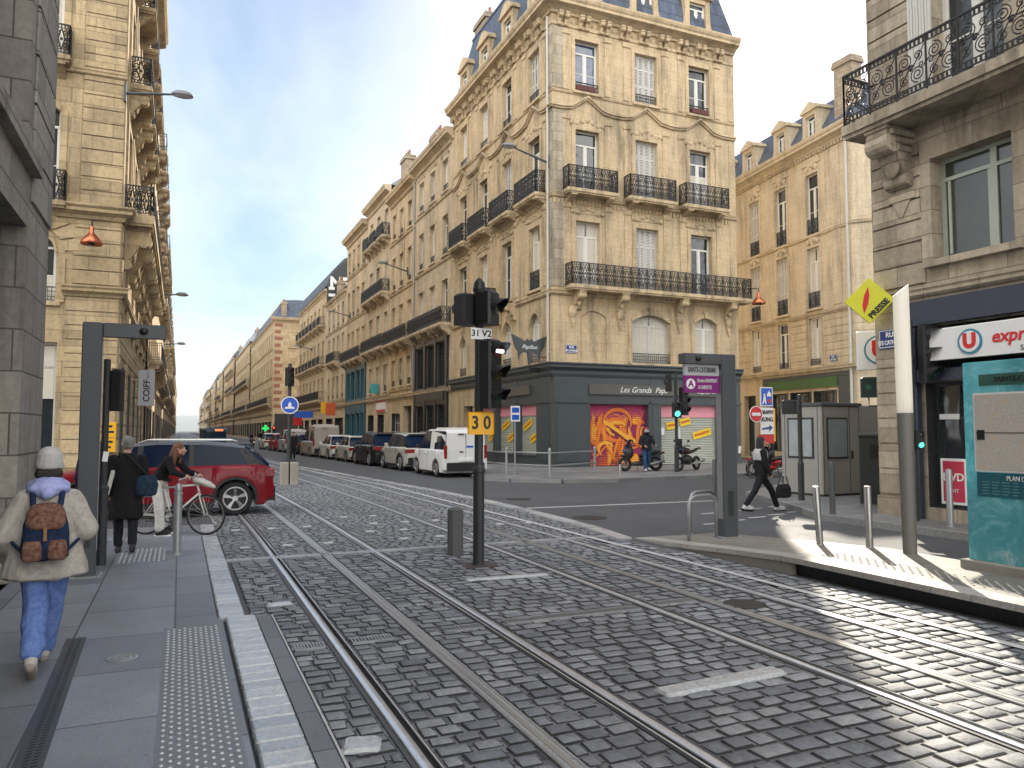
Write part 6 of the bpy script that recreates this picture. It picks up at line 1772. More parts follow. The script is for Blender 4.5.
def copper_lamp(label, x, y, z, arm):
    o = thing('copper_lamp', label, 'lamp', (x, y, z))
    mb = MB(); mb.tube([(arm[0], arm[1], .95), (0, 0, .78), (0, 0, .55)], .025, 6); mb.build('bracket', M['iron'], o)
    mb = MB(); mb.smooth = True; mb.lathe([(.02, .60), (.07, .55), (.06, .42), (.10, .34), (.20, .24), (.29, .12), (.33, .0), (.31, -.01), (.26, .08), (.02, .2)], 20); mb.build('lamp_shade', M['copper'], o)
    mb = MB(); mb.ell((0, 0, .02), .12, .12, .08, 10, 6); mb.build('bulb_glass', M['glass'], o)


copper_lamp('copper bell lamp hanging on the left banded corner building', -2.75, 27.45, 7.75, (0, .6))
copper_lamp('copper bell lamp hung off the right edge of the central corner building', 26.0, 29.2, 8.0, (-.05, 1.55))
# ------------------------------------------------------------------ vehicles
def lerp_tab(tab, x):
    for (a, p), (b, q) in zip(tab, tab[1:]):
        if a <= x <= b:
            t = (x - a) / (b - a) if b > a else 0
            return p + (q - p) * t
    return tab[0][1] if x < tab[0][0] else tab[-1][1]


def sm(tab, x, h=.06):
    return (lerp_tab(tab, x - h) + 2 * lerp_tab(tab, x) + lerp_tab(tab, x + h)) / 4


def paint(name, col, rough=.45, metal=.0):
    return plain(name, col, rough, metal, var=.03, coat=.32, spec=.15)


CARGLASS = glass('car_glass', (.006, .014, .035), .06, .12)
REDL = plain('tail_lamp_red', (.22, .006, .008), .2, coat=.6)
PLATE = M['whiteplate']
RIM = plain('alloy_rim', (.42, .42, .43), .3, .8)


def wheel(parent, x, y, r, w, side, spokes=5, rim=None):
    """side: +1 outer face toward +y"""
    mb = MB(); mb.smooth = True
    pr = [(r * .68, -w / 2), (r * .92, -w / 2), (r * .985, -w / 2 + .03), (r, -w / 4), (r, w / 4), (r * .985, w / 2 - .03), (r * .92, w / 2), (r * .68, w / 2), (r * .66, 0)]
    n = 30
    mb.loft([[(q * math.cos(2 * PI * k / n), h, q * math.sin(2 * PI * k / n)) for k in range(n)] for q, h in pr + [pr[0]]], cap=False)
    me = mb.mesh('wheel', M['rubber']); sharp(me, 40)
    o = link('wheel', me, parent, (x, y, r))
    mb = MB(); f = w / 2 * side
    mb.tube([(r * .66 * math.cos(2 * PI * k / 28), f * .9, r * .66 * math.sin(2 * PI * k / 28)) for k in range(28)], .022, 6, closed=True)
    mb.tube([(0, f * .5, 0), (0, f * .88, 0)], [.09, .06], 12)
    for k in range(spokes):
        a = 2 * PI * k / spokes + .3
        for d in (-.10, .10):
            mb.tube([(.05 * math.cos(a), f * .82, .05 * math.sin(a)), (r * .64 * math.cos(a + d), f * .88, r * .64 * math.sin(a + d))], [.022, .028], 5)
    mb.mi = 1; mb.disc((0, f * .35 - .01, 0), r * .64, 'y', .02, 24)
    mb.build('rim', [rim or RIM, M['black']], o)
    return o


def car(label, cat, loc, rz, col, L, W, H, kind='hatch', name=None, group=None, roofcol=None, cladding=True, spokes=5, rimmat=None):
    o = thing(name or 'parked_car', label, cat, loc, rz, group)
    P = paint('paint_' + label[:12].replace(' ', '_'), col)
    hw = W / 2; g = {'suv': .20, 'hatch': .15, 'van': .17}[kind]
    rw = {'suv': .355, 'hatch': .305, 'van': .315}[kind]
    xr, xf = {'suv': .78, 'van': .86, 'hatch': .75}[kind], L - .88
    belt = {'suv': 1.02, 'hatch': .88, 'van': 1.05}[kind]
    if kind == 'suv':
        top = [(0, .80), (.05, 1.02), (.45, 1.06), (L - 1.75, 1.02), (L - 1.3, 1.05), (L - .35, .93), (L - .08, .78), (L, .62)]
        roof = [(.10, 1.06), (.32, 1.32), (.60, H - .09), (1.4, H - .01), (2.3, H), (2.75, H - .04), (L - 1.25, 1.05)]
        wid = [(0, .86), (.14, .95), (.6, 1), (L - .8, 1), (L - .25, .92), (L, .74)]
    elif kind == 'hatch':
        top = [(0, .70), (.06, .88), (.5, .92), (L - 1.6, .90), (L - 1.15, .92), (L - .3, .76), (L - .05, .62), (L, .52)]
        roof = [(.12, .92), (.30, 1.22), (.60, H - .06), (1.3, H), (1.9, H - .01), (2.25, H - .06), (L - 1.05, .92)]
        wid = [(0, .84), (.12, .95), (.6, 1), (L - .7, 1), (L - .25, .9), (L, .72)]
    else:
        top = [(0, 1.0), (.03, 1.05), (L - 1.5, 1.05), (L - 1.0, 1.04), (L - .3, .90), (L - .05, .74), (L, .6)]
        roof = [(.03, 1.05), (.10, H - .10), (.2, H - .02), (1.4, H), (2.3, H - .01), (2.55, H - .08), (L - .85, 1.04)]
        wid = [(0, .95), (.10, .99), (.6, 1), (L - .7, 1), (L - .25, .92), (L, .76)]
    xs = sorted({round(L * i / 46, 3) for i in range(47)} | {round(c + rw * 1.16 * q, 3) for c in (xr, xf) for q in (-1, -.96, -.7, -.35, 0, .35, .7, .96, 1)})

    def bottom(x):
        z = g + (.12 if x < .1 or x > L - .1 else 0)
        for c in (xr, xf):
            d = abs(x - c); q = rw * 1.16
            if d < q: z = max(z, rw * .95 + math.sqrt(q * q - d * d) * .98)
        return z
    rings = []; br = []
    for x in xs:
        w = hw * lerp_tab(wid, x); zt = sm(top, x); zb = min(bottom(x), zt - .12); mid = zb + (zt - zb) * .55
        rings.append([(x, -w * .9, zb), (x, -w * .99, zb + .03), (x, -w, mid), (x, -w * .965, zt - .05), (x, -w * .90, zt), (x, w * .90, zt), (x, w * .965, zt - .05), (x, w, mid), (x, w * .99, zb + .03), (x, w * .9, zb)])
    mb = MB(); mb.loft(rings); body = mb.build('body', P, o, smooth_angle=38)
    # glasshouse
    def section(x, off=0):
        w = hw * lerp_tab(wid, x); zr = sm(roof, x, .03); zt = sm(top, x) - .02; zr = max(zr, zt + .015); f = (zr - zt) / (H - belt)
        wb = w * .905 + off; wt = w * (.905 - (.17 if kind != 'van' else .085) * min(1, f)) + off
        return [(x, -wb, zt), (x, -wt, zr - .05 * min(1, f * 2) + 0), (x, -wt * .86, zr + off), (x, wt * .86, zr + off), (x, wt, zr - .05 * min(1, f * 2)), (x, wb, zt)]
    x0, x1 = roof[0][0], roof[-1][0]
    gx = sorted({round(x0 + (x1 - x0) * i / 30, 3) for i in range(31)} | {r[0] for r in roof})
    mb = MB(); mb.loft([section(x) for x in gx]); mb.build('windows', CARGLASS, o, smooth_angle=30)
    xa, xb = (.62 if kind != 'van' else .0) , 2.45 if kind != 'suv' else 2.9
    rx = [x for x in gx if roof[2][0] - .02 <= x <= roof[-2][0] + .02]
    mb = MB()
    t = .012
    mb.loft([[tuple(Vector(p)) for p in (section(x, t)[1], section(x, t)[2], section(x, t)[3], section(x, t)[4])] + [(x, section(x)[4][1] * .97, section(x)[4][2] - .03), (x, section(x)[1][1] * .97, section(x)[1][2] - .03)] for x in rx])
    mb.build('roof', paint('roof_' + label[:10].replace(' ', '_'), roofcol) if roofcol else P, o, smooth_angle=40)

    def side_strip(mb, xa, xb, ya=0, yb=0, za=0., zb_=1., off=.008, sides=(0, 1)):
        """patch on the side glass between two slanted edges (bottom xa..xb, top xa+ya..xb+yb)"""
        for s in sides:
            pts = []
            for f in (za, za + (zb_ - za) * .5, zb_):
                row = []
                for (q, r) in ((xa, ya), (xb, yb)):
                    x = q + r * f; c = section(x, off); lo, hi = (Vector(c[0]), Vector(c[1])) if s == 0 else (Vector(c[5]), Vector(c[4]))
                    row.append(tuple(lo + (hi - lo) * f))
                pts.append(row)
            mb.loft(pts, closed=False, cap=False)
    mb = MB()
    if kind == 'van':
        for sd in (0, 1):
            mb = MB(); side_strip(mb, x0 + .01, 1.75, .06, 0, sides=(sd,)); mb.build('side_panel', P, o)
        mb = MB()
        c0, c1 = section(.045, .01), section(.125, .01)
        mb.loft([[(-.004, c0[0][1], 1.0), (-.004, c0[5][1], 1.0)], [(.03, c1[1][1], c1[1][2]), (.03, c1[4][1], c1[4][2])], [(.16, c1[1][1], H + .006), (.16, c1[4][1], H + .006)]], closed=False, cap=False)
        mb.build('rear_doors', P, o)
    else:
        for q in ((x0 + .02, x0 + .42, .42, .22), (L * .36, L * .36 + .09, 0, 0), (L * .58, L * .58 + .10, -.03, -.03)):
            for sd in (0, 1):
                mb = MB(); side_strip(mb, *q, sides=(sd,)); mb.build('pillar', M['black'] if kind == 'suv' else P, o)
    # sills, arches, bumpers
    mb = MB()
    for c in (xr, xf):
        for s in (-1, 1):
            w = hw * lerp_tab(wid, c)
            pts = [(c + rw * 1.2 * math.cos(R(a)), s * (w + .004), rw * .98 + rw * 1.2 * math.sin(R(a))) for a in range(-8, 189, 14)]
            mb.tube(pts, .035 if kind == 'suv' else .012, 6)
    mb.box(xr + rw * 1.2, -hw * 1.0, g - .02, xf - rw * 1.2, hw * 1.0, g + (.10 if kind == 'suv' else .05))
    mb.bbox(-.04, -hw * .84, g + .08, .14, hw * .84, g + (.40 if kind != 'hatch' else .2), .03); mb.bbox(L - .12, -hw * .72, g + .02, L + .02, hw * .72, g + .22, .03)
    mb.box(xr - .5, -hw * .86, g + .12, xf + .5, hw * .86, g + .3)
    mb.build('cladding', M['black'], o)
    mb = MB()      # lamps
    for s in (-1, 1):
        if kind == 'van': mb.bbox(-.012, s * hw * .88 - .06, .72, .08, s * hw * .88 + .06, 1.22, .012)
        else:
            mb.bbox(-.008, s * hw * .72 - .20, belt - .22, .20, s * hw * .72 + .20, belt - .06, .02)
        o2 = mb.mesh('tail_lamp', REDL); link('tail_lamp', o2, o); mb = MB()
    for s in (-1, 1):
        mb = MB(); mb.bbox(L - .30, s * hw * .66 - .14, .62, L - .02, s * hw * .66 + .12, .78, .03); mb.build('headlight', M['glass_b'], o)
    mb = MB(); mb.bbox(-.05, -.26, g + .42 if kind != 'van' else .62, .0, .26, g + .54 if kind != 'van' else .74, .005); mb.build('number_plate', PLATE, o)
    for s in (-1, 1):
        mb = MB(); xm = x1 - .45; w = hw * .93
        mb.bbox(xm - .06, s * (w + .12) - .08, belt + .02, xm + .08, s * (w + .12) + .08, belt + .18, .03); mb.tube([(xm, s * w * .95, belt), (xm, s * (w + .06), belt + .08)], .025, 6); mb.build('mirror', P if kind != 'van' else M['black'], o)
        mb = MB(); w = hw * .995
        for xd in ((1.42, 2.32, 3.3) if kind != 'van' else (.95, 1.9, 2.9)):
            if xd < L - .9: mb.box(xd - .004, s * w - .01, g + .16, xd + .004, s * w + .004, belt - .06)
        mb.build('door_seam', M['black'], o)
        mb = MB()
        for xd in ((1.55, 2.45) if kind != 'van' else (2.05,)): mb.bbox(xd, s * w - .02, belt - .17, xd + .18, s * w + .025, belt - .13, .008)
        mb.build('handle', P, o)
        if kind == 'suv':
            mb = MB(); mb.tube([(.75, s * hw * .66, H + .0), (.85, s * hw * .67, H + .03), (2.5, s * hw * .67, H + .04), (2.65, s * hw * .67, H - .02)], .02, 6); mb.build('roof_rail', M['steel'], o)
    if kind != 'van':
        mb = MB(); mb.bbox(roof[2][0] - .16, -hw * .62, H - .085, roof[2][0] + .12, hw * .62, H - .04, .015); mb.build('spoiler', M['black'] if kind == 'suv' else P, o)
    else:
        mb = MB(); mb.box(-.004, -.005, .5, .03, .005, H - .15); mb.bbox(-.02, .1, .95, .02, .25, .99, .005); mb.bbox(-.02, .08, H - .2, .04, .3, H - .16, .005); mb.mi = 1; mb.box(-.008, -.3, 1.13, -.001, -.02, 1.2); mb.build('door_trim', [M['black'], M['signblue']], o)
        mb = MB(); mb.bbox(.3, -hw * .55, H + .005, 2.0, hw * .55, H + .07, .03); mb.build('roof_rack', M['offwhite'], o)
    for s in (-1, 1):
        for x in (xr, xf): wheel(o, x, s * (hw - .12), rw, .22, s, spokes, rimmat)
    return o


car('dark red SUV with silver roof and black lower trim crossing the tracks behind the cyclist', 'car', (1.90, 17.95, .01), PI - R(1.5), (.19, .002, .010), 4.45, 1.84, 1.54, 'suv', 'red_car', roofcol=(.11, .12, .14))
G_ = 'cars parked along the kerb'
car('white panel van parked at the head of the row beside the pavement railing', 'van', (9.95, 27.2, .005), PI / 2 + R(1), (.66, .66, .66), 4.2, 1.83, 1.82, 'van', 'parked_van', G_)
car('silver beige SUV parked directly ahead of the white panel van', 'car', (9.85, 32.1, .005), PI / 2 + R(1.5), (.40, .385, .345), 4.45, 1.84, 1.66, 'suv', None, G_)
car('black SUV parked ahead of the silver beige one', 'car', (9.65, 37.2, .005), PI / 2 + R(2), (.012, .013, .016), 4.5, 1.86, 1.66, 'suv', None, G_)
car('small off-white hatchback parked ahead of the black SUV', 'car', (9.45, 42.3, .005), PI / 2 + R(2), (.50, .49, .44), 4.0, 1.74, 1.46, 'hatch', None, G_)
car('white hatchback with red tail lamps two places ahead of the black SUV', 'car', (9.25, 46.8, .005), PI / 2 + R(2), (.62, .62, .62), 4.1, 1.76, 1.48, 'hatch', None, G_)
car('tall beige van parked in the middle of the far row', 'van', (9.0, 51.6, .005), PI / 2 + R(2), (.36, .33, .29), 4.9, 1.95, 2.1, 'van', 'parked_van', G_)
car('dark grey hatchback parked beyond the beige van', 'car', (8.75, 57.4, .005), PI / 2 + R(2), (.03, .032, .036), 4.1, 1.75, 1.47, 'hatch', None, G_)
car('silver minivan parked far along the row', 'van', (8.5, 62.2, .005), PI / 2 + R(2), (.40, .40, .41), 4.4, 1.8, 1.8, 'van', 'parked_van', G_)
car('small red car near the far end of the parked row', 'car', (8.2, 67.5, .005), PI / 2 + R(2), (.25, .01, .012), 3.9, 1.72, 1.45, 'hatch', None, G_)
car('white car at the far end of the parked row', 'car', (7.9, 72.5, .005), PI / 2 + R(2), (.60, .60, .60), 4.2, 1.76, 1.5, 'hatch', None, G_)
# bus beyond the red car
o = thing('bus', 'blue bus with orange display seen over the roof of the red car', 'bus', (3.55, 88, 0), R(2))
mb = MB(); mb.bbox(-1.1, 0, .3, 1.1, 9, 2.02, .16); mb.build('body', paint('bus_blue', (.03, .075, .12)), o)
mb = MB(); mb.bbox(-.98, -.02, 1.0, .98, .03, 1.62, .04); mb.box(-1.115, .6, 1.0, -1.09, 8.6, 1.65); mb.box(1.09, .6, 1.0, 1.115, 8.6, 1.65); mb.build('window', CARGLASS, o)
mb = MB(); mb.bbox(-.1, -.03, 1.68, .75, .02, 1.9, .01); mb.build('display', plain('bus_display', (.6, .16, .05), .4, emit=(.8, .2, .06), es=.6), o)
for s in (-1, 1):
    mb = MB(); mb.bbox(s * .85 - .1, -.03, .6, s * .85 + .1, .02, .8, .01); mb.build('tail_lamp', REDL, o)
    for y in (1.6, 7.0):
        wb_ = wheel(o, s * .98, y, .42, .25, s); wb_.rotation_euler = (0, 0, PI / 2)


# ------------------------------------------------------------------ two wheelers, front toward +x
def spoke_wheel(parent, x, r, tyre, rimm, n=18, name='wheel', w=.016):
    mb = MB(); mb.smooth = True; mb.torus((0, 0, 0), r - w, w, 'y', 34, 8); o = mb.build(name, tyre, parent, (x, 0, r))
    mb = MB(); mb.torus((0, 0, 0), r - w * 2.4, w * .7, 'y', 34, 6)
    for k in range(n):
        a = 2 * PI * k / n; mb.tube([(.02 * math.cos(a + .8), .015 * (-1) ** k, .02 * math.sin(a + .8)), ((r - .03) * math.cos(a), 0, (r - .03) * math.sin(a))], .0022, 4, cap=False)
    mb.tube([(0, -.045, 0), (0, .045, 0)], .02, 8); mb.build('rim', rimm, o)
    return o


def bicycle(label, loc, rz, col, group=None, basket=False, lean=0):
    o = thing('bicycle', label, 'bicycle', loc, rz, group); o.rotation_euler = (lean, 0, rz)
    F_ = paint('bike_' + label[:10].replace(' ', '_'), col)
    spoke_wheel(o, -.52, .34, M['rubber'], M['steel']); spoke_wheel(o, .52, .34, M['rubber'], M['steel'])
    mb = MB(); mb.smooth = True
    bb, st, hd0, hd1 = (-.08, 0, .30), (-.22, 0, .78), (.36, 0, .84), (.40, 0, .70)
    for a, b, r in ((bb, st, .016), (bb, hd1, .018), (st, hd0, .016), (hd0, hd1, .02)): mb.tube([a, b], r, 8)
    for s in (-1, 1): mb.tube([(-.52, s * .06, .34), (bb[0], s * .03, .30)], .009, 6); mb.tube([(-.52, s * .06, .34), (st[0], s * .02, .74)], .008, 6)
    mb.build('frame', F_, o)
    mb = MB(); mb.smooth = True
    for s in (-1, 1): mb.tube([hd1, (.43, s * .05, .62), (.52, s * .055, .34)], .011, 6)
    mb.build('fork', F_, o)
    mb = MB(); mb.smooth = True; mb.tube([hd0, (.345, 0, .95)], .014, 8); mb.tube([(.18, -.29, .93), (.30, -.24, .98), (.345, 0, .96), (.30, .24, .98), (.18, .29, .93)], .012, 8); mb.build('handlebar', M['steel'], o)
    mb = MB(); mb.tube([st, (-.245, 0, .90)], .013, 8); mb.build('seat_post', M['steel'], o)
    mb = MB(); mb.smooth = True; mb.loft([[(x, w * math.cos(2 * PI * k / 10), .915 + .03 * math.sin(2 * PI * k / 10)) for k in range(10)] for x, w in ((-.38, .03), (-.36, .085), (-.28, .08), (-.18, .03), (-.10, .02), (-.09, .01))]); mb.build('saddle', M['black'], o)
    mb = MB(); mb.torus((-.08, -.05, .30), .09, .008, 'y', 20, 5); mb.tube([(-.08, -.07, .30), (-.0, -.08, .16)], .01, 6); mb.tube([(-.08, .07, .30), (-.16, .08, .44)], .01, 6); mb.box(-.05, -.15, .145, .05, -.07, .17); mb.box(-.21, .07, .43, -.11, .15, .455)
    mb.box(-.50, -.052, .375, -.09, -.045, .385); mb.box(-.50, -.052, .225, -.09, -.045, .235); mb.build('crank', M['anthr2'], o)
    mb = MB(); mb.smooth = True
    mb.tube([(-.52 + .37 * math.cos(R(a)), 0, .34 + .37 * math.sin(R(a))) for a in range(50, 200, 12)], .018, 6); mb.build('mudguard', F_, o)
    if basket:
        mb = MB()
        for k in range(5):
            z = .70 + k * .055; q = .11 + .012 * k; mb.tube([(.42, -q, z), (.42 + q * 1.7, -q, z), (.42 + q * 1.7, q, z), (.42, q, z)], .006, 4, closed=True)
        for k in range(10):
            y = -.11 + .22 * k / 9; mb.tube([(.42 + .19, y, .70), (.42 + .26, y * 1.35, .92)], .004, 4)
        mb.build('basket', M['galv'], o)
    return o


def scooter(label, loc, rz, col, col2, group=None, sport=False, box=None):
    o = thing('motor_scooter' if not sport else 'motorcycle', label, 'scooter' if not sport else 'motorcycle', loc, rz, group)
    P = paint('moto_' + label[:12].replace(' ', '_'), col); Q = plain('moto_trim_' + label[:12].replace(' ', '_'), col2, .4)
    r = .30
    for x in (-.68, .72):
        mb = MB(); mb.smooth = True; mb.torus((0, 0, 0), r - .065, .065, 'y', 26, 10); w = mb.build('wheel', M['rubber'], o, (x, 0, r))
        mb = MB(); mb.torus((0, 0, 0), r * .55, .014, 'y', 24, 6); mb.lathe([(.05, 0)], 3) if False else None
        for k in range(5): a = 2 * PI * k / 5; mb.tube([(0, 0, 0), (r * .55 * math.cos(a), 0, r * .55 * math.sin(a))], .016, 5)
        mb.tube([(0, -.07, 0), (0, .07, 0)], .035, 10); mb.build('rim', RIM, w)
    mb = MB(); mb.smooth = True
    for s in (-1, 1): mb.tube([(.72, s * .09, .30), (.60, s * .09, .70), (.50, s * .05, .98)], .026, 8)
    mb.build('fork', M['anthr2'], o)
    def blob(rows, n=12): return [[(x, w * math.cos(2 * PI * k / n), zc + h * math.sin(2 * PI * k / n)) for k in range(n)] for x, w, zc, h in rows]
    mb = MB(); mb.smooth = True
    if sport: mb.loft(blob([(.58, .02, .80, .02), (.52, .13, .80, .13), (.30, .16, .82, .17), (.05, .16, .80, .14), (-.10, .10, .76, .08), (-.12, .02, .76, .02)]))
    else:
        mb.loft(blob([(.74, .03, .74, .05), (.68, .17, .74, .22), (.56, .22, .76, .30), (.44, .20, .78, .26), (.38, .05, .80, .1)])); mb.loft(blob([(.98, .02, .62, .02), (.90, .07, .63, .04), (.70, .09, .64, .05), (.52, .07, .62, .03)]))
    mb.build('front_fairing', P, o)
    mb = MB(); mb.smooth = True
    if sport: mb.loft(blob([(.02, .05, .76, .04), (-.15, .14, .76, .06), (-.45, .13, .80, .05), (-.72, .08, .88, .05), (-.92, .03, .93, .03)]))
    else: mb.loft(blob([(.05, .08, .62, .05), (-.08, .17, .66, .09), (-.40, .19, .72, .09), (-.70, .15, .78, .08), (-.90, .04, .80, .03)]))
    mb.build('seat', M['black'], o)
    mb = MB(); mb.smooth = True
    if sport: mb.loft(blob([(.40, .08, .42, .10), (.25, .15, .45, .2), (-.05, .15, .44, .2), (-.25, .08, .46, .12)]))
    else:
        mb.loft(blob([(.46, .12, .30, .06), (.30, .19, .30, .08), (-.05, .19, .32, .10), (-.15, .10, .36, .1)])); mb.loft(blob([(.0, .10, .50, .12), (-.15, .19, .52, .16), (-.55, .20, .58, .14), (-.85, .13, .70, .09), (-1.02, .05, .74, .04)]))
    mb.build('body', P if not sport else Q, o)
    mb = MB(); mb.smooth = True; mb.tube([(.46, -.36, 1.02), (.50, -.2, 1.04), (.50, 0, 1.0), (.50, .2, 1.04), (.46, .36, 1.02)], .016, 8)
    for s in (-1, 1): mb.tube([(.46, s * .36, 1.02), (.46, s * .25, 1.03)], .024, 8); mb.tube([(.50, s * .22, 1.04), (.52, s * .30, 1.2)], .007, 5); mb.ell((.52, s * .32, 1.23), .02, .065, .045, 10, 6)
    mb.build('handlebar', M['black'], o)
    if not sport:
        mb = MB(); mb.smooth = True; mb.loft([[(.66 - .22 * f, .22 * (1 - .4 * f) * t, .96 + .34 * f) for t in (-1, -.5, 0, .5, 1)] for f in (0, .5, 1)], closed=False, cap=False); mb.build('windscreen', CARGLASS, o)
    mb = MB(); mb.smooth = True; mb.tube([(-.1, .16, .3), (-.4, .2, .3), (-.95, .22, .42)], [.03, .055, .06], 10); mb.build('exhaust', M['steel'], o)
    mb = MB(); mb.bbox(-1.06, -.08, .72, -1.0, .08, .8, .01) if not sport else mb.bbox(-.98, -.07, .88, -.9, .07, .95, .01); mb.build('tail_lamp', REDL, o)
    mb = MB(); mb.smooth = True; mb.ell((.74, 0, .82) if not sport else (.62, 0, .9), .06, .12, .08, 12, 8); mb.build('headlight', M['glass_b'], o)
    mb = MB(); mb.bbox(-1.08, -.1, .5, -1.05, .1, .64, .004); mb.tube([(-1.05, 0, .57), (-.85, 0, .66)], .02, 5); mb.build('number_plate', PLATE, o)
    mb = MB(); mb.tube([(.1, -.12, .3), (.02, -.26, .02)], .014, 6); mb.build('kickstand', M['steel'], o)
    if box:
        mb = MB(); mb.bbox(-1.15, -.25, .90, -.65, .25, 1.38, .03); mb.build('top_box', box, o)
    return o


scooter('silver and black maxi scooter with a rider in front of the graffiti shutter', (17.3, 26.5, .12), PI - R(6), (.03, .032, .035), (.3, .3, .3))
scooter('black motorcycle with red tail parked behind the silver scooter', (19.35, 26.1, .12), PI + R(24), (.03, .008, .008), (.012, .012, .013), sport=True)
RB = plain('red_box', (.42, .012, .012), .5)
scooter('red delivery scooter with red top box under the blue zone sign', (21.0, 23.0, .02), R(150), (.30, .008, .01), (.03, .03, .03), box=RB)
scooter('dark scooter parked beside the red delivery scooter', (22.2, 23.6, .02), R(140), (.02, .02, .022), (.03, .03, .03))
Gb = 'bicycles parked behind the walking woman'
bicycle('dark bicycle leaning at the left end of the bicycle cluster behind the totem', (20.0, 22.6, .02), R(200), (.02, .025, .03), Gb, lean=R(6))
bicycle('blue grey bicycle parked between the red scooter and the kiosk', (21.6, 22.3, .02), R(165), (.05, .09, .14), Gb, lean=R(-5))
bicycle('black bicycle parked right beside the kiosk corner', (22.6, 22.4, .02), R(190), (.015, .015, .015), Gb, lean=R(5))
for i, (x, y, lab, c) in enumerate([(7.6, 80, 'dark scooter far down the street beside the red signal', (.02, .02, .02)), (6.9, 83, 'far grey scooter in the cluster left of the red signal', (.06, .06, .065))]):
    scooter(lab, (x, y, 0), R(95), c, (.02, .02, .02))
WB = bicycle('white city bicycle with wire basket pushed by the woman in white trousers', (-.03, 14.05, .045), -R(27), (.68, .66, .62), basket=False)
o = thing('delivery_bag', 'crumpled pale bag lying over the handlebar of the white bicycle', 'bag', (.36, 13.84, .92), -R(27))
mb = MB(); mb.smooth = True
mb.loft([[(x, w * math.cos(2 * PI * k / 14) * (1 + .12 * math.sin(3 * k + x * 9)), zc + h * math.sin(2 * PI * k / 14) * (1 + .15 * math.cos(2 * k + x * 14))) for k in range(14)] for x, w, zc, h in ((-.15, .03, .05, .03), (-.10, .09, .04, .05), (.02, .11, .01, .055), (.12, .10, -.03, .05), (.21, .05, -.07, .03), (.235, .01, -.08, .01))]); mb.build('sack', plain('pale_cloth', (.50, .48, .44), .85, bump=.4, scale=12), o)
mb = MB(); mb.tube([(-.1, .05, .1), (-.12, 0, .16), (-.1, -.05, .1)], .008, 6); mb.build('strap', M['offwhite'], o)
# ------------------------------------------------------------------ people
import numpy as np
SKIN = plain('skin', (.50, .27, .19), .5, var=.06)


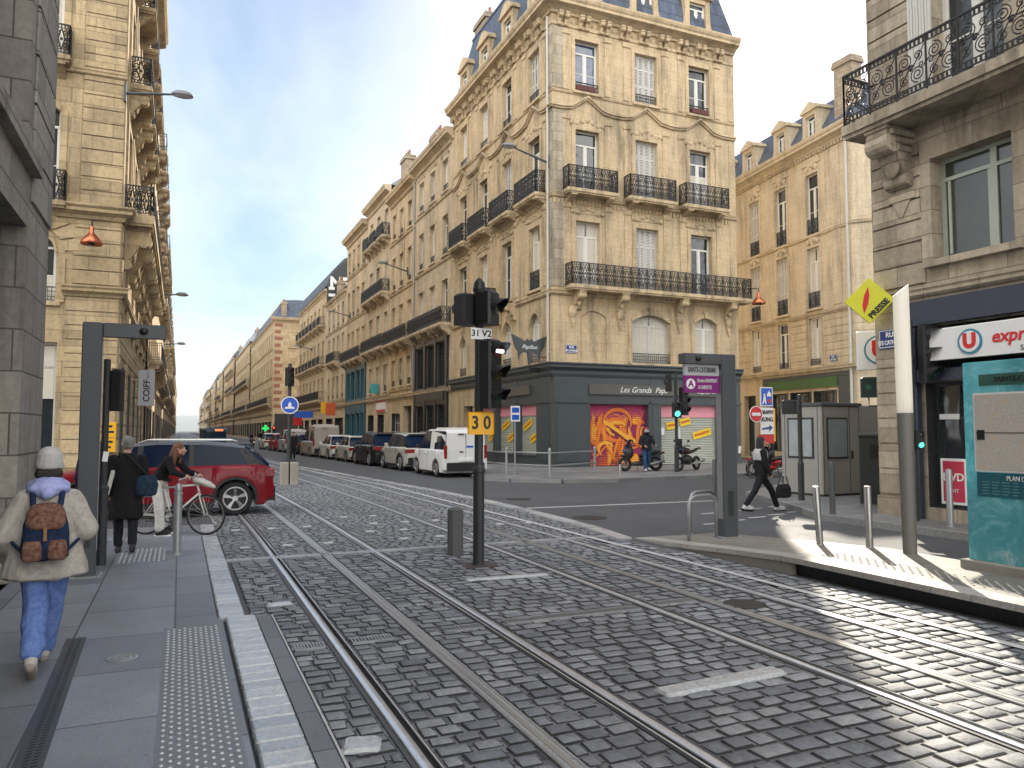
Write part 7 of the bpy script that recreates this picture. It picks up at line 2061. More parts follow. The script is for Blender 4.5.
class Fig:
    """closed overlapping forms fused into one continuous surface"""
    def __init__(s): s.mb = MB(); s.caps = []; s.mats = []

    def cap(s, a, b, ra, rb, mat, flat=1.0):
        a, b = Vector(a), Vector(b); d = b - a; L = d.length
        if L < 1e-5: d = Vector((0, 0, 1)); L = 1e-5
        d.normalize(); pts = []; rs = []
        for k in range(5):
            t = -PI / 2 + PI / 2 * k / 4; pts.append(a + d * (ra * math.sin(t))); rs.append(max(.001, ra * math.cos(t)))
        for k in range(1, 4): t = k / 4; pts.append(a + (b - a) * t); rs.append(ra + (rb - ra) * t)
        for k in range(5):
            t = PI / 2 * k / 4; pts.append(b + d * (rb * math.sin(t))); rs.append(max(.001, rb * math.cos(t)))
        s.mb.tube(pts, rs, 12)
        s._m(a, b, ra, rb, mat)

    def _m(s, a, b, ra, rb, mat):
        if mat not in s.mats: s.mats.append(mat)
        s.caps.append((Vector(a), Vector(b), ra, rb, s.mats.index(mat)))

    def ell(s, c, rx, ry, rz, mat, rot=None):
        mb = MB(); mb.ell((0, 0, 0), rx, ry, rz, 16, 11)
        M_ = Matrix.Translation(c) @ (rot.to_4x4() if rot else Matrix.Identity(4))
        s.mb.M = M_; s.mb.add(mb.v, mb.f); s.mb.M = None
        s._m(c, c, (rx + ry + rz) / 3, (rx + ry + rz) / 3, mat)

    def rings(s, rows, mat, n=20):
        """rows: centre, rx, ry (horizontal ellipses, bottom to top)"""
        s.mb.loft([[(c[0] + rx * math.cos(2 * PI * k / n), c[1] + ry * math.sin(2 * PI * k / n), c[2]) for k in range(n)] for c, rx, ry in rows])
        for (c, rx, ry), (d, qx, qy) in zip(rows, rows[1:]): s._m(c, d, (rx + ry) / 2, (qx + qy) / 2, mat)

    def build(s, name, parent, vox=.012, smooth=4, wrinkle=0, ws=9, loc=(0, 0, 0)):
        me = s.mb.mesh('tmp', s.mats)
        o = bpy.data.objects.new('tmp', me); C.objects.link(o)
        m = o.modifiers.new('r', 'REMESH'); m.mode = 'VOXEL'; m.voxel_size = vox; m.use_smooth_shade = True
        m = o.modifiers.new('s', 'SMOOTH'); m.iterations = smooth; m.factor = .5
        dg = bpy.context.evaluated_depsgraph_get(); dg.update()
        out = bpy.data.meshes.new_from_object(o.evaluated_get(dg)); out.name = name
        bpy.data.objects.remove(o); bpy.data.meshes.remove(me)
        nv = len(out.vertices); co = np.empty(nv * 3); out.vertices.foreach_get('co', co); co = co.reshape(-1, 3)
        if wrinkle:
            no = np.empty(nv * 3); out.vertices.foreach_get('normal', no); no = no.reshape(-1, 3)
            d = np.array([noise.noise(Vector((p[0] * ws, p[1] * ws, p[2] * ws * .55))) + .5 * noise.noise(Vector((p[0] * ws * 2.3, p[1] * ws * 2.3, p[2] * ws * 1.2 + 5))) for p in co])
            co = co + no * (d * wrinkle)[:, None]; out.vertices.foreach_set('co', co.ravel())
        out.materials.clear()
        for m in s.mats: out.materials.append(m)
        if len(s.mats) > 1:
            nf = len(out.polygons); ce = np.empty(nf * 3); out.polygons.foreach_get('center', ce); ce = ce.reshape(-1, 3)
            best = np.full(nf, 9e9); idx = np.zeros(nf, dtype=np.int32)
            for a, b, ra, rb, mi in s.caps:
                a_, b_ = np.array(a), np.array(b); d = b_ - a_; l2 = d @ d
                t = np.clip(((ce - a_) @ d) / l2, 0, 1) if l2 > 1e-12 else np.zeros(nf)
                q = np.linalg.norm(ce - (a_ + t[:, None] * d), axis=1) - (ra + (rb - ra) * t)
                k = q < best; best[k] = q[k]; idx[k] = mi
            out.polygons.foreach_set('material_index', idx)
        out.polygons.foreach_set('use_smooth', [True] * len(out.polygons)); out.update()
        return link(name, out, parent, loc)


def hand(f, w, d, up, side, mat, curl=.5, sc=1.0):
    """palm and five fingers from wrist w along d; up = back of the hand; side=+1 thumb toward up x d"""
    w, d, up = Vector(w), Vector(d).normalized(), Vector(up); up = (up - d * up.dot(d)).normalized(); lat = d.cross(up) * side
    f.cap(w, w + d * .04 * sc, .026 * sc, .032 * sc, mat)
    for k, (o_, l) in enumerate(((-.027, .062), (-.009, .078), (.009, .082), (.027, .074))):
        p0 = w + d * .07 * sc + lat * o_ * sc; f.cap(w + d * .03 * sc + lat * o_ * .6 * sc, p0, .014 * sc, .012 * sc, mat)
        d1 = (d * math.cos(curl * .7) - up * math.sin(curl * .7)); d2 = (d * math.cos(curl * 1.8) - up * math.sin(curl * 1.8))
        p1 = p0 + d1 * l * .5 * sc; f.cap(p0, p1, .0105 * sc, .0095 * sc, mat); f.cap(p1, p1 + d2 * l * .5 * sc, .0095 * sc, .0075 * sc, mat)
    t0 = w + d * .02 * sc + lat * .03 * sc; t1 = t0 + (d * .6 + lat * .7 - up * .2).normalized() * .035 * sc
    f.cap(t0, t1, .013 * sc, .011 * sc, mat); f.cap(t1, t1 + (d * .8 + lat * .2 - up * .4).normalized() * .03 * sc, .011 * sc, .008 * sc, mat)


def head(f, c, fwd, mat, sc=1.0, up=(0, 0, 1)):
    """skull, jaw, nose, brow, lips, ears"""
    c, fw, up = Vector(c), Vector(fwd).normalized(), Vector(up); fw = (fw - up * fw.dot(up)).normalized(); rt = fw.cross(up)
    P_ = lambda x, y, z: c + (rt * x + fw * y + up * z) * sc
    f.ell(P_(0, -.012, .022), .074 * sc, .092 * sc, .088 * sc, mat, Matrix((rt, fw, up)).transposed())
    f.cap(P_(0, .035, -.045), P_(0, .058, -.078), .056 * sc, .028 * sc, mat); f.cap(P_(-.035, .0, -.05), P_(.035, .0, -.05), .04 * sc, .04 * sc, mat)
    f.cap(P_(0, .082, .01), P_(0, .108, -.025), .011 * sc, .016 * sc, mat); f.cap(P_(-.035, .072, .028), P_(.035, .072, .028), .016 * sc, .016 * sc, mat)
    f.cap(P_(-.018, .083, -.052), P_(.018, .083, -.052), .010 * sc, .010 * sc, mat)
    for s in (-1, 1): f.cap(P_(s * .076, -.012, .012), P_(s * .078, -.018, -.022), .016 * sc, .010 * sc, mat); f.cap(P_(s * .045, .055, -.015), P_(s * .04, .05, -.03), .025 * sc, .02 * sc, mat)
    return P_


def eyes(P_, parent):
    mb = MB(); mb.smooth = True
    for s in (-1, 1): mb.ell(tuple(P_(s * .031, .074, .004)), .013, .013, .011, 10, 7)
    mb.mi = 1
    for s in (-1, 1): mb.ell(tuple(P_(s * .031, .083, .004)), .006, .006, .006, 8, 6)
    mb.build('eyes', [M['whiteplate'], M['black']], parent)


def shoe(parent, ankle, toe, mat, sole, sc=1.0):
    a, t = Vector(ankle), Vector(toe); f = Fig()
    d = (t - a); heel = a - Vector((d.x, d.y, 0)).normalized() * .05
    f.cap(a + Vector((0, 0, .0)), heel + (t - a) * .1 + Vector((0, 0, -.04)), .047, .045, mat); f.cap(heel + (t - a) * .15 + Vector((0, 0, -.045)), t, .042, .040, mat); f.cap(a, t + Vector((0, 0, .02)), .048, .034, mat)
    sh = f.build('shoe', parent, .008, 3)
    g = Fig(); n = (t - heel).normalized(); dn = Vector((0, 0, -1)); dn = (dn - n * dn.dot(n)).normalized()
    g.cap(heel + Vector((0, 0, -.05)) + dn * .028, t + dn * .032 + n * .02, .035, .036, sole); g.build('sole', sh, .008, 2)
    return sh


# ---- girl in fleece with a backpack, seen from behind
DEN = weave('denim_blue', (.10, .17, .42), (.17, .26, .55), 14); FLE = weave('cream_fleece', (.34, .315, .285), (.47, .44, .40), 26, 1.0)
LIL = weave('lilac_cotton', (.30, .34, .62), (.40, .44, .72), 10); BEAN = weave('grey_knit', (.44, .43, .42), (.56, .55, .54), 60)
p = thing('person', 'person in grey beanie, cream fleece jacket and blue jeans walking away', 'person', (-.89, 6.62, .05), R(6)); p.scale = (.94, .94, .95)
f = Fig(); hc = (0, .06, 1.545)
P_ = head(f, hc, (-.15, 1, -.1), SKIN); f.cap((0, .02, 1.36), (0, .05, 1.49), .055, .052, SKIN)
f.rings([((0, 0, .82), .14, .10), ((0, 0, 1.0), .13, .095), ((0, .01, 1.2), .15, .10), ((0, .01, 1.34), .13, .09), ((0, .01, 1.39), .07, .06)], SKIN)
AR = {-1: ((-.17, 0, 1.31), (-.27, -.03, 1.03), (-.27, .14, .86)), 1: ((.17, 0, 1.31), (.27, -.05, 1.06), (.17, .17, .98))}
for s in (-1, 1):
    a, b, c = AR[s]; f.cap(a, b, .045, .04, SKIN); f.cap(b, c, .038, .028, SKIN); hand(f, c, Vector(c) - Vector(b), (s, 0, .3), -s, SKIN, .8)
LG = {-1: ((-.08, -.02, .84), (-.055, -.02, .47), (-.06, -.33, .20)), 1: ((.08, 0, .84), (.05, .17, .47), (.0, .30, .10))}
for s in (-1, 1): a, b, c = LG[s]; f.cap(a, b, .08, .055, SKIN); f.cap(b, c, .052, .036, SKIN)
f.build('body', p, .010, 3); eyes(P_, p)
f = Fig()
f.ell((0, 0, .84), .16, .125, .12, DEN)
for s in (-1, 1):
    a, b, c = LG[s]; b = Vector(b); c = Vector(c)
    f.cap(a, b, .108, .088, DEN); f.cap(b, c + (b - c) * .12, .088, .078, DEN); f.cap(c + (b - c) * .3, c + (b - c) * .1 , .085, .08, DEN); f.cap(c + (b - c) * .18, c + (b - c) * .02, .07, .075, DEN)
f.build('trousers', p, .010, 3, .012, 11)
shoe(p, (-.06, -.34, .19), (-.055, -.24, .055), plain('canvas_shoe', (.42, .40, .38), .8), plain('rubber_sole', (.28, .24, .21), .8)); shoe(p, (.0, .30, .09), (.0, .45, .05), plain('canvas_shoe2', (.42, .40, .38), .8), plain('rubber_sole2', (.28, .24, .21), .8))
f = Fig()
f.rings([((0, -.02, .70), .245, .17), ((0, -.02, .72), .30, .20), ((0, -.01, .80), .29, .20), ((0, 0, .95), .255, .18), ((0, 0, 1.12), .235, .165), ((0, 0, 1.26), .22, .145), ((0, .01, 1.35), .17, .12), ((0, .01, 1.41), .09, .08)], FLE)
for s in (-1, 1):
    a, b, c = AR[s]; f.cap((s * .15, 0, 1.29), b, .098, .098, FLE); f.cap(b, c, .098, .068, FLE)
f.build('jacket', p, .010, 4, .016, 7)
f = Fig()
f.rings([((0, -.035, 1.35), .15, .105), ((0, -.06, 1.39), .155, .115), ((0, -.055, 1.425), .12, .10), ((0, -.02, 1.46), .085, .085), ((0, .0, 1.475), .07, .07)], LIL); f.cap((-.1, -.04, 1.39), (0, -.16, 1.355), .05, .045, LIL); f.cap((.1, -.04, 1.39), (0, -.16, 1.355), .05, .045, LIL); f.cap((-.11, .03, 1.40), (-.05, -.02, 1.46), .04, .035, LIL); f.cap((.11, .03, 1.40), (.05, -.02, 1.46), .04, .035, LIL)
f.build('hood', p, .009, 3, .010, 12)
f = Fig(); f.rings([((0, .045, 1.535), .098, .112), ((0, .04, 1.555), .102, .116), ((0, .035, 1.585), .100, .114), ((0, .03, 1.60), .096, .11), ((0, .025, 1.655), .088, .10), ((0, .02, 1.69), .066, .075), ((0, .015, 1.712), .03, .035)], BEAN)
f.cap((-.09, .04, 1.545), (.09, .04, 1.545), .02, .02, BEAN); f.build('beanie', p, .008, 3, .003, 30)
f = Fig(); HAIR = plain('dark_hair', (.02, .014, .01), .6, bump=.4, scale=40); f.cap((-.05, -.02, 1.50), (.05, -.02, 1.50), .05, .05, HAIR); f.build('hair', p, .009, 3)
# backpack: navy cloth with carpet patterned flap and pockets
NAVY = weave('navy_canvas', (.010, .018, .045), (.02, .035, .075), 20); RUGM = weave('kilim_cloth', (.10, .035, .03), (.24, .14, .10), 34)
q = thing('backpack', 'navy backpack with brown patterned flap and pockets worn by the person in cream fleece', 'backpack', (-.89, 6.62, .05), R(6)); q.scale = (.94, .94, .95)
f = Fig(); f.rings([((0, -.235, .86), .10, .05), ((0, -.25, .88), .155, .085), ((0, -.265, .98), .165, .095), ((0, -.25, 1.12), .15, .085), ((0, -.235, 1.22), .12, .065), ((0, -.22, 1.26), .07, .04)], NAVY); f.build('bag', q, .009, 3, .008, 12)
f = Fig(); f.rings([((0, -.27, 1.10), .125, .085), ((0, -.27, 1.14), .135, .09), ((0, -.245, 1.22), .13, .075), ((0, -.225, 1.275), .10, .05), ((0, -.21, 1.29), .05, .03)], RUGM); f.build('flap', q, .008, 3, .005, 14)
for s in (-1, 1):
    f = Fig(); f.rings([((s * .082, -.345, .87), .05, .025), ((s * .082, -.35, .89), .066, .034), ((s * .082, -.355, .97), .066, .034), ((s * .082, -.345, 1.02), .055, .025)], RUGM); f.build('pocket', q, .008, 3)
    f = Fig(); f.cap((s * .09, -.20, 1.27), (s * .105, -.06, 1.405), .022, .022, NAVY); f.cap((s * .105, -.06, 1.405), (s * .12, .10, 1.36), .02, .02, NAVY); f.cap((s * .15, -.22, .93), (s * .235, -.08, 1.0), .014, .014, NAVY); f.build('strap', q, .008, 2)
mb = MB(); mb.bbox(-.012, -.372, 1.02, .012, -.362, 1.12, .002); mb.build('buckle', plain('tan_leather', (.25, .13, .06), .6), q)


def walker(label, loc, rz, H, mats, stride=.22, coat=None, hair='short', haircol=(.02, .015, .01), arms=None, vox=.014, look=(0, 1, 0), lean=0, phase=1, name_coat='coat'):
    """standing or walking adult facing +y; coat = (hem z, material, hem half width)"""
    p = thing('person', label, 'person', loc, rz); k = H / 1.72
    top, bot, sh = mats; V = lambda x, y, z: (x * k, (y + lean * max(0, z - .9)) * k, z * k)
    f = Fig(); hc = V(0, .03, 1.585); P_ = head(f, hc, look, SKIN, k); f.cap(V(0, 0, 1.40), V(0, .02, 1.52), .055 * k, .05 * k, SKIN)
    f.rings([(V(0, 0, .86), .15 * k, .10 * k), (V(0, 0, 1.05), .13 * k, .09 * k), (V(0, 0, 1.25), .16 * k, .10 * k), (V(0, 0, 1.38), .13 * k, .08 * k), (V(0, 0, 1.43), .06 * k, .05 * k)], SKIN)
    A = arms or {-1: ((-.19, 0, 1.36), (-.24, -.03, 1.09), (-.23, .08, .86)), 1: ((.19, 0, 1.36), (.24, -.03, 1.09), (.23, .05, .85))}
    Lg = {s: ((s * .09, 0, .88), (s * .095, s * phase * stride * .55 + .05, .48), (s * .09, s * phase * stride, .085 + (.05 if s * phase < 0 else 0))) for s in (-1, 1)}
    for s in (-1, 1):
        a, b, c = [Vector(V(*q)) for q in A[s]]; f.cap(a, b, .045 * k, .038 * k, SKIN); f.cap(b, c, .036 * k, .027 * k, SKIN); hand(f, c, c - b, (s, 0, .2), -s, SKIN, .7, k)
        a, b, c = [Vector(V(*q)) for q in Lg[s]]; f.cap(a, b, .075 * k, .052 * k, SKIN); f.cap(b, c, .05 * k, .035 * k, SKIN)
    f.build('body', p, vox * .8, 3); eyes(P_, p)
    f = Fig(); f.ell(V(0, 0, .90), .165 * k, .12 * k, .11 * k, bot)
    for s in (-1, 1):
        a, b, c = [Vector(V(*q)) for q in Lg[s]]; f.cap(a, b, .098 * k, .073 * k, bot); f.cap(b, c + (b - c) * .08, .072 * k, .062 * k, bot)
    f.build('trousers', p, vox, 3, .008, 12)
    for s in (-1, 1):
        c = Vector(V(*Lg[s][2])); shoe(p, c, c + Vector((0, .15 * k, -.04 * k if s * phase > 0 else -.06 * k)), sh, M['rubber'])
    f = Fig(); hem, cm, hwid = coat or (.88, top, .19)
    f.rings([(V(0, 0, hem), hwid * .9 * k, hwid * .68 * k), (V(0, 0, hem + .02), hwid * k, hwid * .74 * k), (V(0, 0, max(hem + .05, 1.0)), .19 * k, .135 * k), (V(0, 0, 1.18), .20 * k, .135 * k), (V(0, 0, 1.34), .20 * k, .125 * k), (V(0, 0, 1.42), .13 * k, .09 * k), (V(0, 0, 1.46), .075 * k, .065 * k)], cm)
    for s in (-1, 1):
        a, b, c = [Vector(V(*q)) for q in A[s]]; f.cap(a, b, .078 * k, .066 * k, cm); f.cap(b, c, .065 * k, .048 * k, cm)
    f.build(name_coat, p, vox, 4, .010, 9)
    HM = plain('hair_' + label[10:22].replace(' ', '_'), haircol, .55, var=.3, bump=.5, scale=45)
    f = Fig(); u = Vector(hc)
    L_ = Vector(look).normalized()
    f.ell(u + Vector((0, 0, .038 * k)) - L_ * .022 * k, .084 * k, .098 * k, .088 * k, HM)
    if hair == 'long':
        f.cap(u - L_ * .05 * k, u - L_ * .07 * k + Vector((0, 0, -.26 * k)), .075 * k, .05 * k, HM); f.cap(u + Vector((-.07, -.01, 0)) * k, u + Vector((-.085, .0, -.22)) * k, .035 * k, .03 * k, HM); f.cap(u + Vector((.07, -.01, 0)) * k, u + Vector((.085, .0, -.22)) * k, .035 * k, .03 * k, HM)
    elif hair == 'short': f.ell(u - L_ * .045 * k + Vector((0, 0, -.01 * k)), .075 * k, .06 * k, .075 * k, HM)
    if hair != 'none': f.build('hair', p, .009, 2, .006, 25)
    return p, P_


BLK = weave('black_wool', (.008, .008, .010), (.018, .018, .02), 30); DKT = weave('dark_trousers', (.012, .013, .016), (.022, .023, .028), 30); SHB = plain('black_shoe', (.012, .012, .012), .5)
walker('person in long black coat with short grey hair walking away on the left pavement', (-.68, 12.25, .05), R(4), 1.68, (BLK, DKT, SHB), .14, (.50, BLK, .23), 'short', (.22, .21, .20), phase=-1)
q = thing('shoulder_bag', 'dark blue shoulder bag carried at the hip of the man in the black coat', 'bag', (-.42, 12.14, .86), R(4))
f = Fig(); NB = weave('blue_nylon', (.012, .028, .05), (.022, .045, .075), 15); f.rings([((0, 0, 0), .12, .06), ((0, 0, .03), .15, .085), ((.01, 0, .16), .15, .085), ((.0, 0, .27), .12, .05), ((0, 0, .29), .09, .03)], NB); f.build('bag', q, .012, 3, .012, 10)
mb = MB(); mb.tube([(.02, .0, .28), (-.1, -.06, .42), (-.24, -.03, .58), (-.36, .02, .62), (-.36, .1, .5), (-.1, .12, .35)], .012, 6); mb.build('strap', M['black'], q)
q = thing('newspaper', 'folded white newspaper under the left arm of the man in the black coat', 'newspaper', (-.93, 12.2, .88), R(4))
mb = MB(); mb.M = Matrix.Rotation(R(12), 4, 'Y'); mb.bbox(-.025, -.13, 0, .025, .13, .36, .01); mb.build('paper', M['offwhite'], q); mb = MB(); mb.M = Matrix.Rotation(R(12), 4, 'Y'); mb.box(.0255, -.12, .02, .028, .12, .34); mb.build('page', M['whiteplate'], q)
PUR = weave('purple_coat', (.03, .01, .035), (.06, .025, .065), 20)
walker('person in dark purple coat mostly hidden behind the left tram totem', (-1.17, 13.3, .05), R(-3), 1.62, (PUR, DKT, SHB), .22, (.62, PUR, .22), 'long', (.02, .013, .01))
WT = weave('white_cotton', (.52, .51, .49), (.66, .65, .62), 12)
# woman standing over the white bicycle, leaning on the bars, facing +x of the bicycle
ca, sa = math.cos(-R(27)), math.sin(-R(27))
p = thing('person', 'person with long auburn hair, black top and white trousers leaning over a white bicycle', 'person', (-.30, 14.19, .05), -R(27) - PI / 2)
f = Fig(); P_ = head(f, (0, .34, 1.42), (-.35, 1, -.1), SKIN, .95); f.cap((0, .22, 1.27), (0, .31, 1.36), .05, .047, SKIN)
f.rings([((0, -.02, .86), .15, .11), ((0, .02, .98), .13, .10), ((0, .12, 1.12), .14, .11), ((0, .2, 1.24), .13, .10), ((0, .22, 1.29), .06, .06)], SKIN)
AR = {-1: ((-.16, .22, 1.24), (-.22, .36, 1.05), (-.22, .55, .99)), 1: ((.16, .22, 1.24), (.22, .36, 1.05), (.22, .55, .99))}
for s in (-1, 1): a, b, c = AR[s]; f.cap(a, b, .042, .036, SKIN); f.cap(b, c, .034, .026, SKIN); hand(f, c, (0, 1, -.15), (0, .1, 1), -s, SKIN, 1.0, .95)
LG = {-1: ((-.10, -.02, .86), (-.15, .06, .47), (-.17, .0, .08)), 1: ((.10, -.02, .86), (.16, .10, .49), (.17, .12, .08))}
for s in (-1, 1): a, b, c = LG[s]; f.cap(a, b, .075, .05, SKIN); f.cap(b, c, .048, .034, SKIN)
f.build('body', p, .011, 3); eyes(P_, p)
f = Fig(); f.ell((0, -.03, .88), .165, .13, .12, WT)
for s in (-1, 1): a, b, c = LG[s]; f.cap(a, b, .098, .08, WT); f.cap(b, Vector(c) + Vector((0, 0, .05)), .08, .075, WT)
f.build('trousers', p, .011, 3, .01, 10)
for s in (-1, 1): c = Vector(LG[s][2]); shoe(p, c, c + Vector((0, .15, -.04)), SHB, M['whiteplate'])
f = Fig(); f.rings([((0, -.03, .90), .16, .125), ((0, -.01, .93), .165, .13), ((0, .05, 1.03), .155, .125), ((0, .13, 1.15), .165, .125), ((0, .21, 1.26), .155, .11), ((0, .24, 1.31), .08, .07)], BLK)
for s in (-1, 1): a, b, c = AR[s]; f.cap(a, b, .07, .058, BLK); f.cap(b, c, .056, .042, BLK)
f.build('sweater', p, .011, 4, .008, 10)
AUB = plain('auburn_hair', (.16, .06, .025), .5, var=.35, bump=.5, scale=40); f = Fig()
f.ell((0, .318, 1.455), .082, .098, .088, AUB); f.cap((0, .27, 1.42), (0, .20, 1.22), .07, .06, AUB); f.cap((-.07, .32, 1.40), (-.09, .30, 1.2), .032, .03, AUB); f.cap((.07, .32, 1.40), (.095, .29, 1.18), .034, .032, AUB); f.build('hair', p, .010, 2, .008, 22)
# walking woman on the right
p, P_ = walker('person with dark hair, grey and black clothes walking past the kiosk with a bag', (11.85, 13.35, .004), -R(112), 1.66, (BLK, DKT, plain('white_trainer', (.5, .5, .5), .6)), .40, (.80, BLK, .19), 'long', (.015, .012, .012),
       arms={-1: ((-.19, 0, 1.36), (-.22, .16, 1.2), (-.12, .2, 1.46)), 1: ((.19, 0, 1.36), (.24, .02, 1.09), (.22, .14, .86))}, look=(.0, 1, -.12), phase=-1)
f = Fig(); GR = weave('grey_scarf', (.36, .36, .37), (.50, .50, .51), 18); f.rings([((0, 0, 1.12), .205, .145), ((0, 0, 1.15), .215, .155), ((0, 0, 1.28), .215, .15), ((0, 0, 1.36), .17, .125), ((0, 0, 1.38), .12, .1)], GR); f.build('shawl', p, .012, 3, .012, 9)
q = thing('handbag', 'black holdall carried low by the walking woman on the right', 'bag', (12.02, 12.85, .34), -R(70))
f = Fig(); f.rings([((0, 0, 0), .10, .20), ((0, 0, .03), .13, .26), ((0, 0, .2), .12, .25), ((0, 0, .30), .07, .2)], BLK); f.build('bag', q, .013, 3, .01, 9)
mb = MB(); [mb.tube([(s * .06, -.12, .28), (s * .04, -.06, .46), (s * .04, .06, .46), (s * .06, .12, .28)], .012, 6) for s in (-1, 1)]; mb.build('handle', M['black'], q)
# scooter rider
JK = weave('dark_jacket', (.010, .012, .018), (.022, .025, .032), 22); JN = weave('rider_jeans', (.02, .05, .13), (.04, .085, .19), 18)
p, P_ = walker('person in red and black helmet and dark jacket standing astride the silver scooter', (17.42, 26.25, .12), R(160), 1.76, (JK, JN, plain('pale_trainer', (.45, .45, .45), .6)), .10, (.84, JK, .22), 'none',
       arms={-1: ((-.2, 0, 1.36), (-.28, .08, 1.12), (-.3, .26, 1.06)), 1: ((.2, 0, 1.36), (.28, .06, 1.12), (.14, .2, 1.02))})
f = Fig(); HR = plain('helmet_red', (.20, .02, .012), .3, coat=.6); HB = plain('helmet_black', (.012, .012, .013), .3); f.ell((0, .02, 1.65), .13, .15, .14, HR); f.cap((-.06, .06, 1.56), (.06, .06, 1.56), .08, .08, HB); hm = f.build('helmet', p, .012, 3)
mb = MB(); mb.smooth = True; mb.loft([[(.125 * math.sin(R(a)), .02 + .15 * math.cos(R(a)), 1.60 + z) for a in range(-65, 66, 13)] for z in (0, .04, .08)], closed=False, cap=False); mb.build('visor', plain('visor', (.35, .38, .4), .15, spec=.8), hm)
# small figures far down the street
for x, y, r, lab, c, hz in ((6.2, 47, 170, 'person in dark clothes crossing the road beside the far parked cars', BLK, .6), (8.8, 95, 10, 'distant person in black among the far scooters', BLK, .7), (9.6, 97, 200, 'distant person in blue walking near the far scooters', NB, .75)):
    walker(lab, (x, y, 0), R(r), 1.72, (c, DKT, SHB), .2, (hz, c, .2), 'short', vox=.03)
# ------------------------------------------------------------------ camera, sun, sky
cam = bpy.data.cameras.new('camera'); co_ = bpy.data.objects.new('camera', cam); C.objects.link(co_)
cam.sensor_width = 36; cam.lens = 36 * 760 / 1024; cam.clip_start = .05; cam.clip_end = 12000
pt = math.atan(46 / 760); yw = math.atan(332 / 760 * math.cos(pt))
co_.location = (0, 0, 1.8); co_.rotation_euler = (PI / 2 + pt, 0, -yw)
S.camera = co_
FILL_CLOUD = 40.5
SUN_AZ, SUN_EL = R(38.7), R(29)          # azimuth clockwise from the street axis (+y)
sl = bpy.data.lights.new('sun', 'SUN'); sl.energy = 3.6; sl.angle = R(.5); sl.color = (1, .91, .76)
so_ = bpy.data.objects.new('sun', sl); C.objects.link(so_)
d = Vector((math.sin(SUN_AZ) * math.cos(SUN_EL), math.cos(SUN_AZ) * math.cos(SUN_EL), math.sin(SUN_EL)))
so_.rotation_euler = (-d).to_track_quat('-Z', 'Y').to_euler(); so_.location = d * 60
w = bpy.data.worlds.new('World'); S.world = w; w.use_nodes = True
t = w.node_tree; L = t.links.new; bg = t.nodes['Background']
sk = t.nodes.new('ShaderNodeTexSky'); sk.sky_type = 'NISHITA'; sk.sun_disc = False; sk.sun_elevation = SUN_EL; sk.sun_rotation = SUN_AZ
sk.air_density = 1.0; sk.dust_density = 1.5; sk.ozone_density = 3.0; sk.altitude = 20
tc = t.nodes.new('ShaderNodeTexCoord')
# thin high cloud
sp = t.nodes.new('ShaderNodeSeparateXYZ'); L(tc.outputs['Generated'], sp.inputs[0])
mxz = node(t, 'ShaderNodeMath', operation='ADD'); L(sp.outputs[2], mxz.inputs[0]); mxz.inputs[1].default_value = .22
dx = node(t, 'ShaderNodeMath', operation='DIVIDE'); L(sp.outputs[0], dx.inputs[0]); L(mxz.outputs[0], dx.inputs[1])
dy = node(t, 'ShaderNodeMath', operation='DIVIDE'); L(sp.outputs[1], dy.inputs[0]); L(mxz.outputs[0], dy.inputs[1])
cb = t.nodes.new('ShaderNodeCombineXYZ'); L(dx.outputs[0], cb.inputs[0]); L(dy.outputs[0], cb.inputs[1])
mp = t.nodes.new('ShaderNodeMapping'); mp.inputs['Scale'].default_value = (.9, .55, 1); mp.inputs['Rotation'].default_value = (0, 0, R(50)); L(cb.outputs[0], mp.inputs[0])
nz = node(t, 'ShaderNodeTexNoise', Scale=1.3, Detail=9, Roughness=.56, Distortion=.35); L(mp.outputs[0], nz.inputs['Vector'])
rp = ramp(t, [(.40, 0.), (.74, .55)]); L(nz.outputs['Fac'], rp.inputs[0])
mx = t.nodes.new('ShaderNodeMix'); mx.data_type = 'RGBA'; L(rp.outputs[0], mx.inputs[0]); hs = node(t, 'ShaderNodeHueSaturation', Saturation=1.4, Hue=.49); L(sk.outputs[0], hs.inputs['Color']); L(hs.outputs[0], mx.inputs[6]); mx.inputs[7].default_value = (14, 14.5, 15, 1)
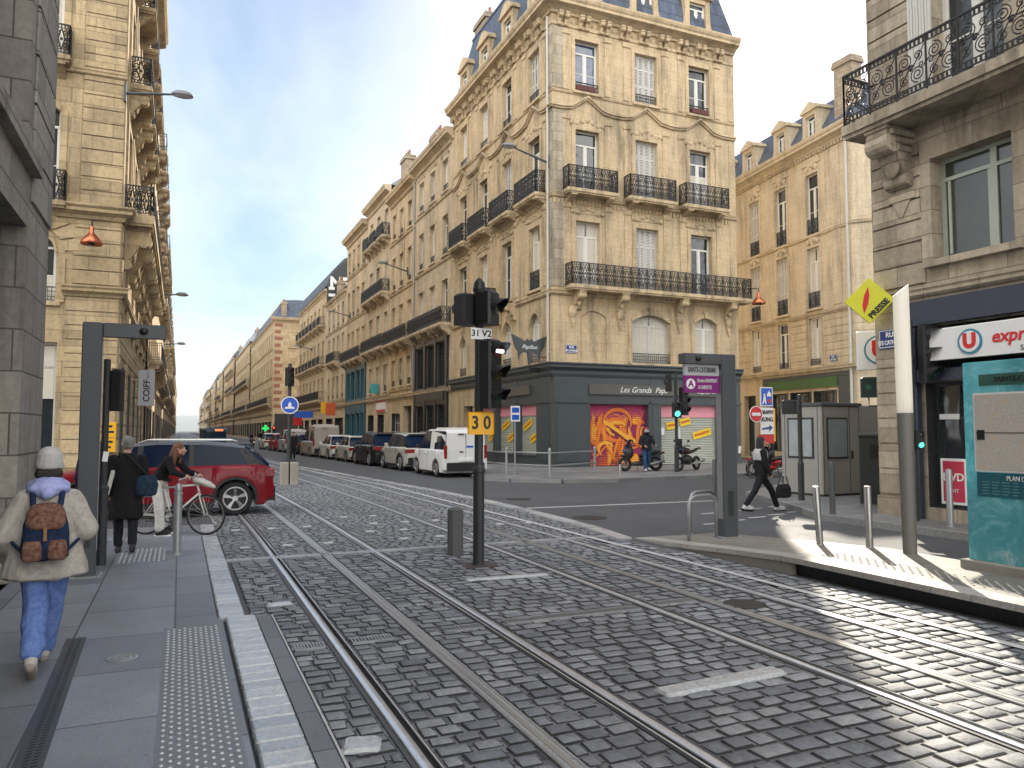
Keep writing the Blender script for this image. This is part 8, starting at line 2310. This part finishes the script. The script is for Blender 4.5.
# broken cloud added out of view, opposite the sun, to brighten the shaded fronts
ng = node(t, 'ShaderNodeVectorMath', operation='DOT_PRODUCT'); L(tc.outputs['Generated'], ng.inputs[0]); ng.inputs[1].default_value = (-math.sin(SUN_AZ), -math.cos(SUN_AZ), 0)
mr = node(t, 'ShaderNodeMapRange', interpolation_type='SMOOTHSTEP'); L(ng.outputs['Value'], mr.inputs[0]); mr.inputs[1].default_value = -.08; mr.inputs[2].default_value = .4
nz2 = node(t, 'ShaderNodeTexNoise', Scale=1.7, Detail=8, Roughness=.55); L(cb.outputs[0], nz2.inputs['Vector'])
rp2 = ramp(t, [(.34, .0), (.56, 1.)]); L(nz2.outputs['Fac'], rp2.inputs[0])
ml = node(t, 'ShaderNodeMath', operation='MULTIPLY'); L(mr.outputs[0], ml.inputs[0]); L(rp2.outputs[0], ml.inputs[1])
m2 = t.nodes.new('ShaderNodeMix'); m2.data_type = 'RGBA'; L(ml.outputs[0], m2.inputs[0]); L(mx.outputs[2], m2.inputs[6]); m2.inputs[7].default_value = (FILL_CLOUD, FILL_CLOUD * .97, FILL_CLOUD * .92, 1)
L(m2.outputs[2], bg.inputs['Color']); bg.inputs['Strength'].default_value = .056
S.view_settings.view_transform = 'Standard'; S.view_settings.look = 'None'; S.view_settings.gamma = 1; S.view_settings.use_curve_mapping = False
S.view_settings.exposure = 1.15
S.cycles.max_bounces = 6; S.cycles.diffuse_bounces = 4; S.cycles.glossy_bounces = 3; S.cycles.transmission_bounces = 3; S.cycles.caustics_reflective = False; S.cycles.caustics_refractive = False
S.cycles.use_denoising = True
S.cycles.sample_clamp_indirect = 8

# thin city haze
mb = MB(); mb.box(-1400, -400, -1.1, 1400, 3600, 90)
vm = bpy.data.materials.new('haze_air'); vm.use_nodes = True; vt = vm.node_tree; vt.nodes.remove(vt.nodes['Principled BSDF'])
pv = vt.nodes.new('ShaderNodeVolumePrincipled'); pv.inputs['Color'].default_value = (.86, .92, 1, 1); pv.inputs['Density'].default_value = .00028; pv.inputs['Anisotropy'].default_value = .35
vt.links.new(pv.outputs[0], vt.nodes['Material Output'].inputs['Volume'])
struct(mb.build('haze', vm), 'stuff')
S.cycles.volume_bounces = 0
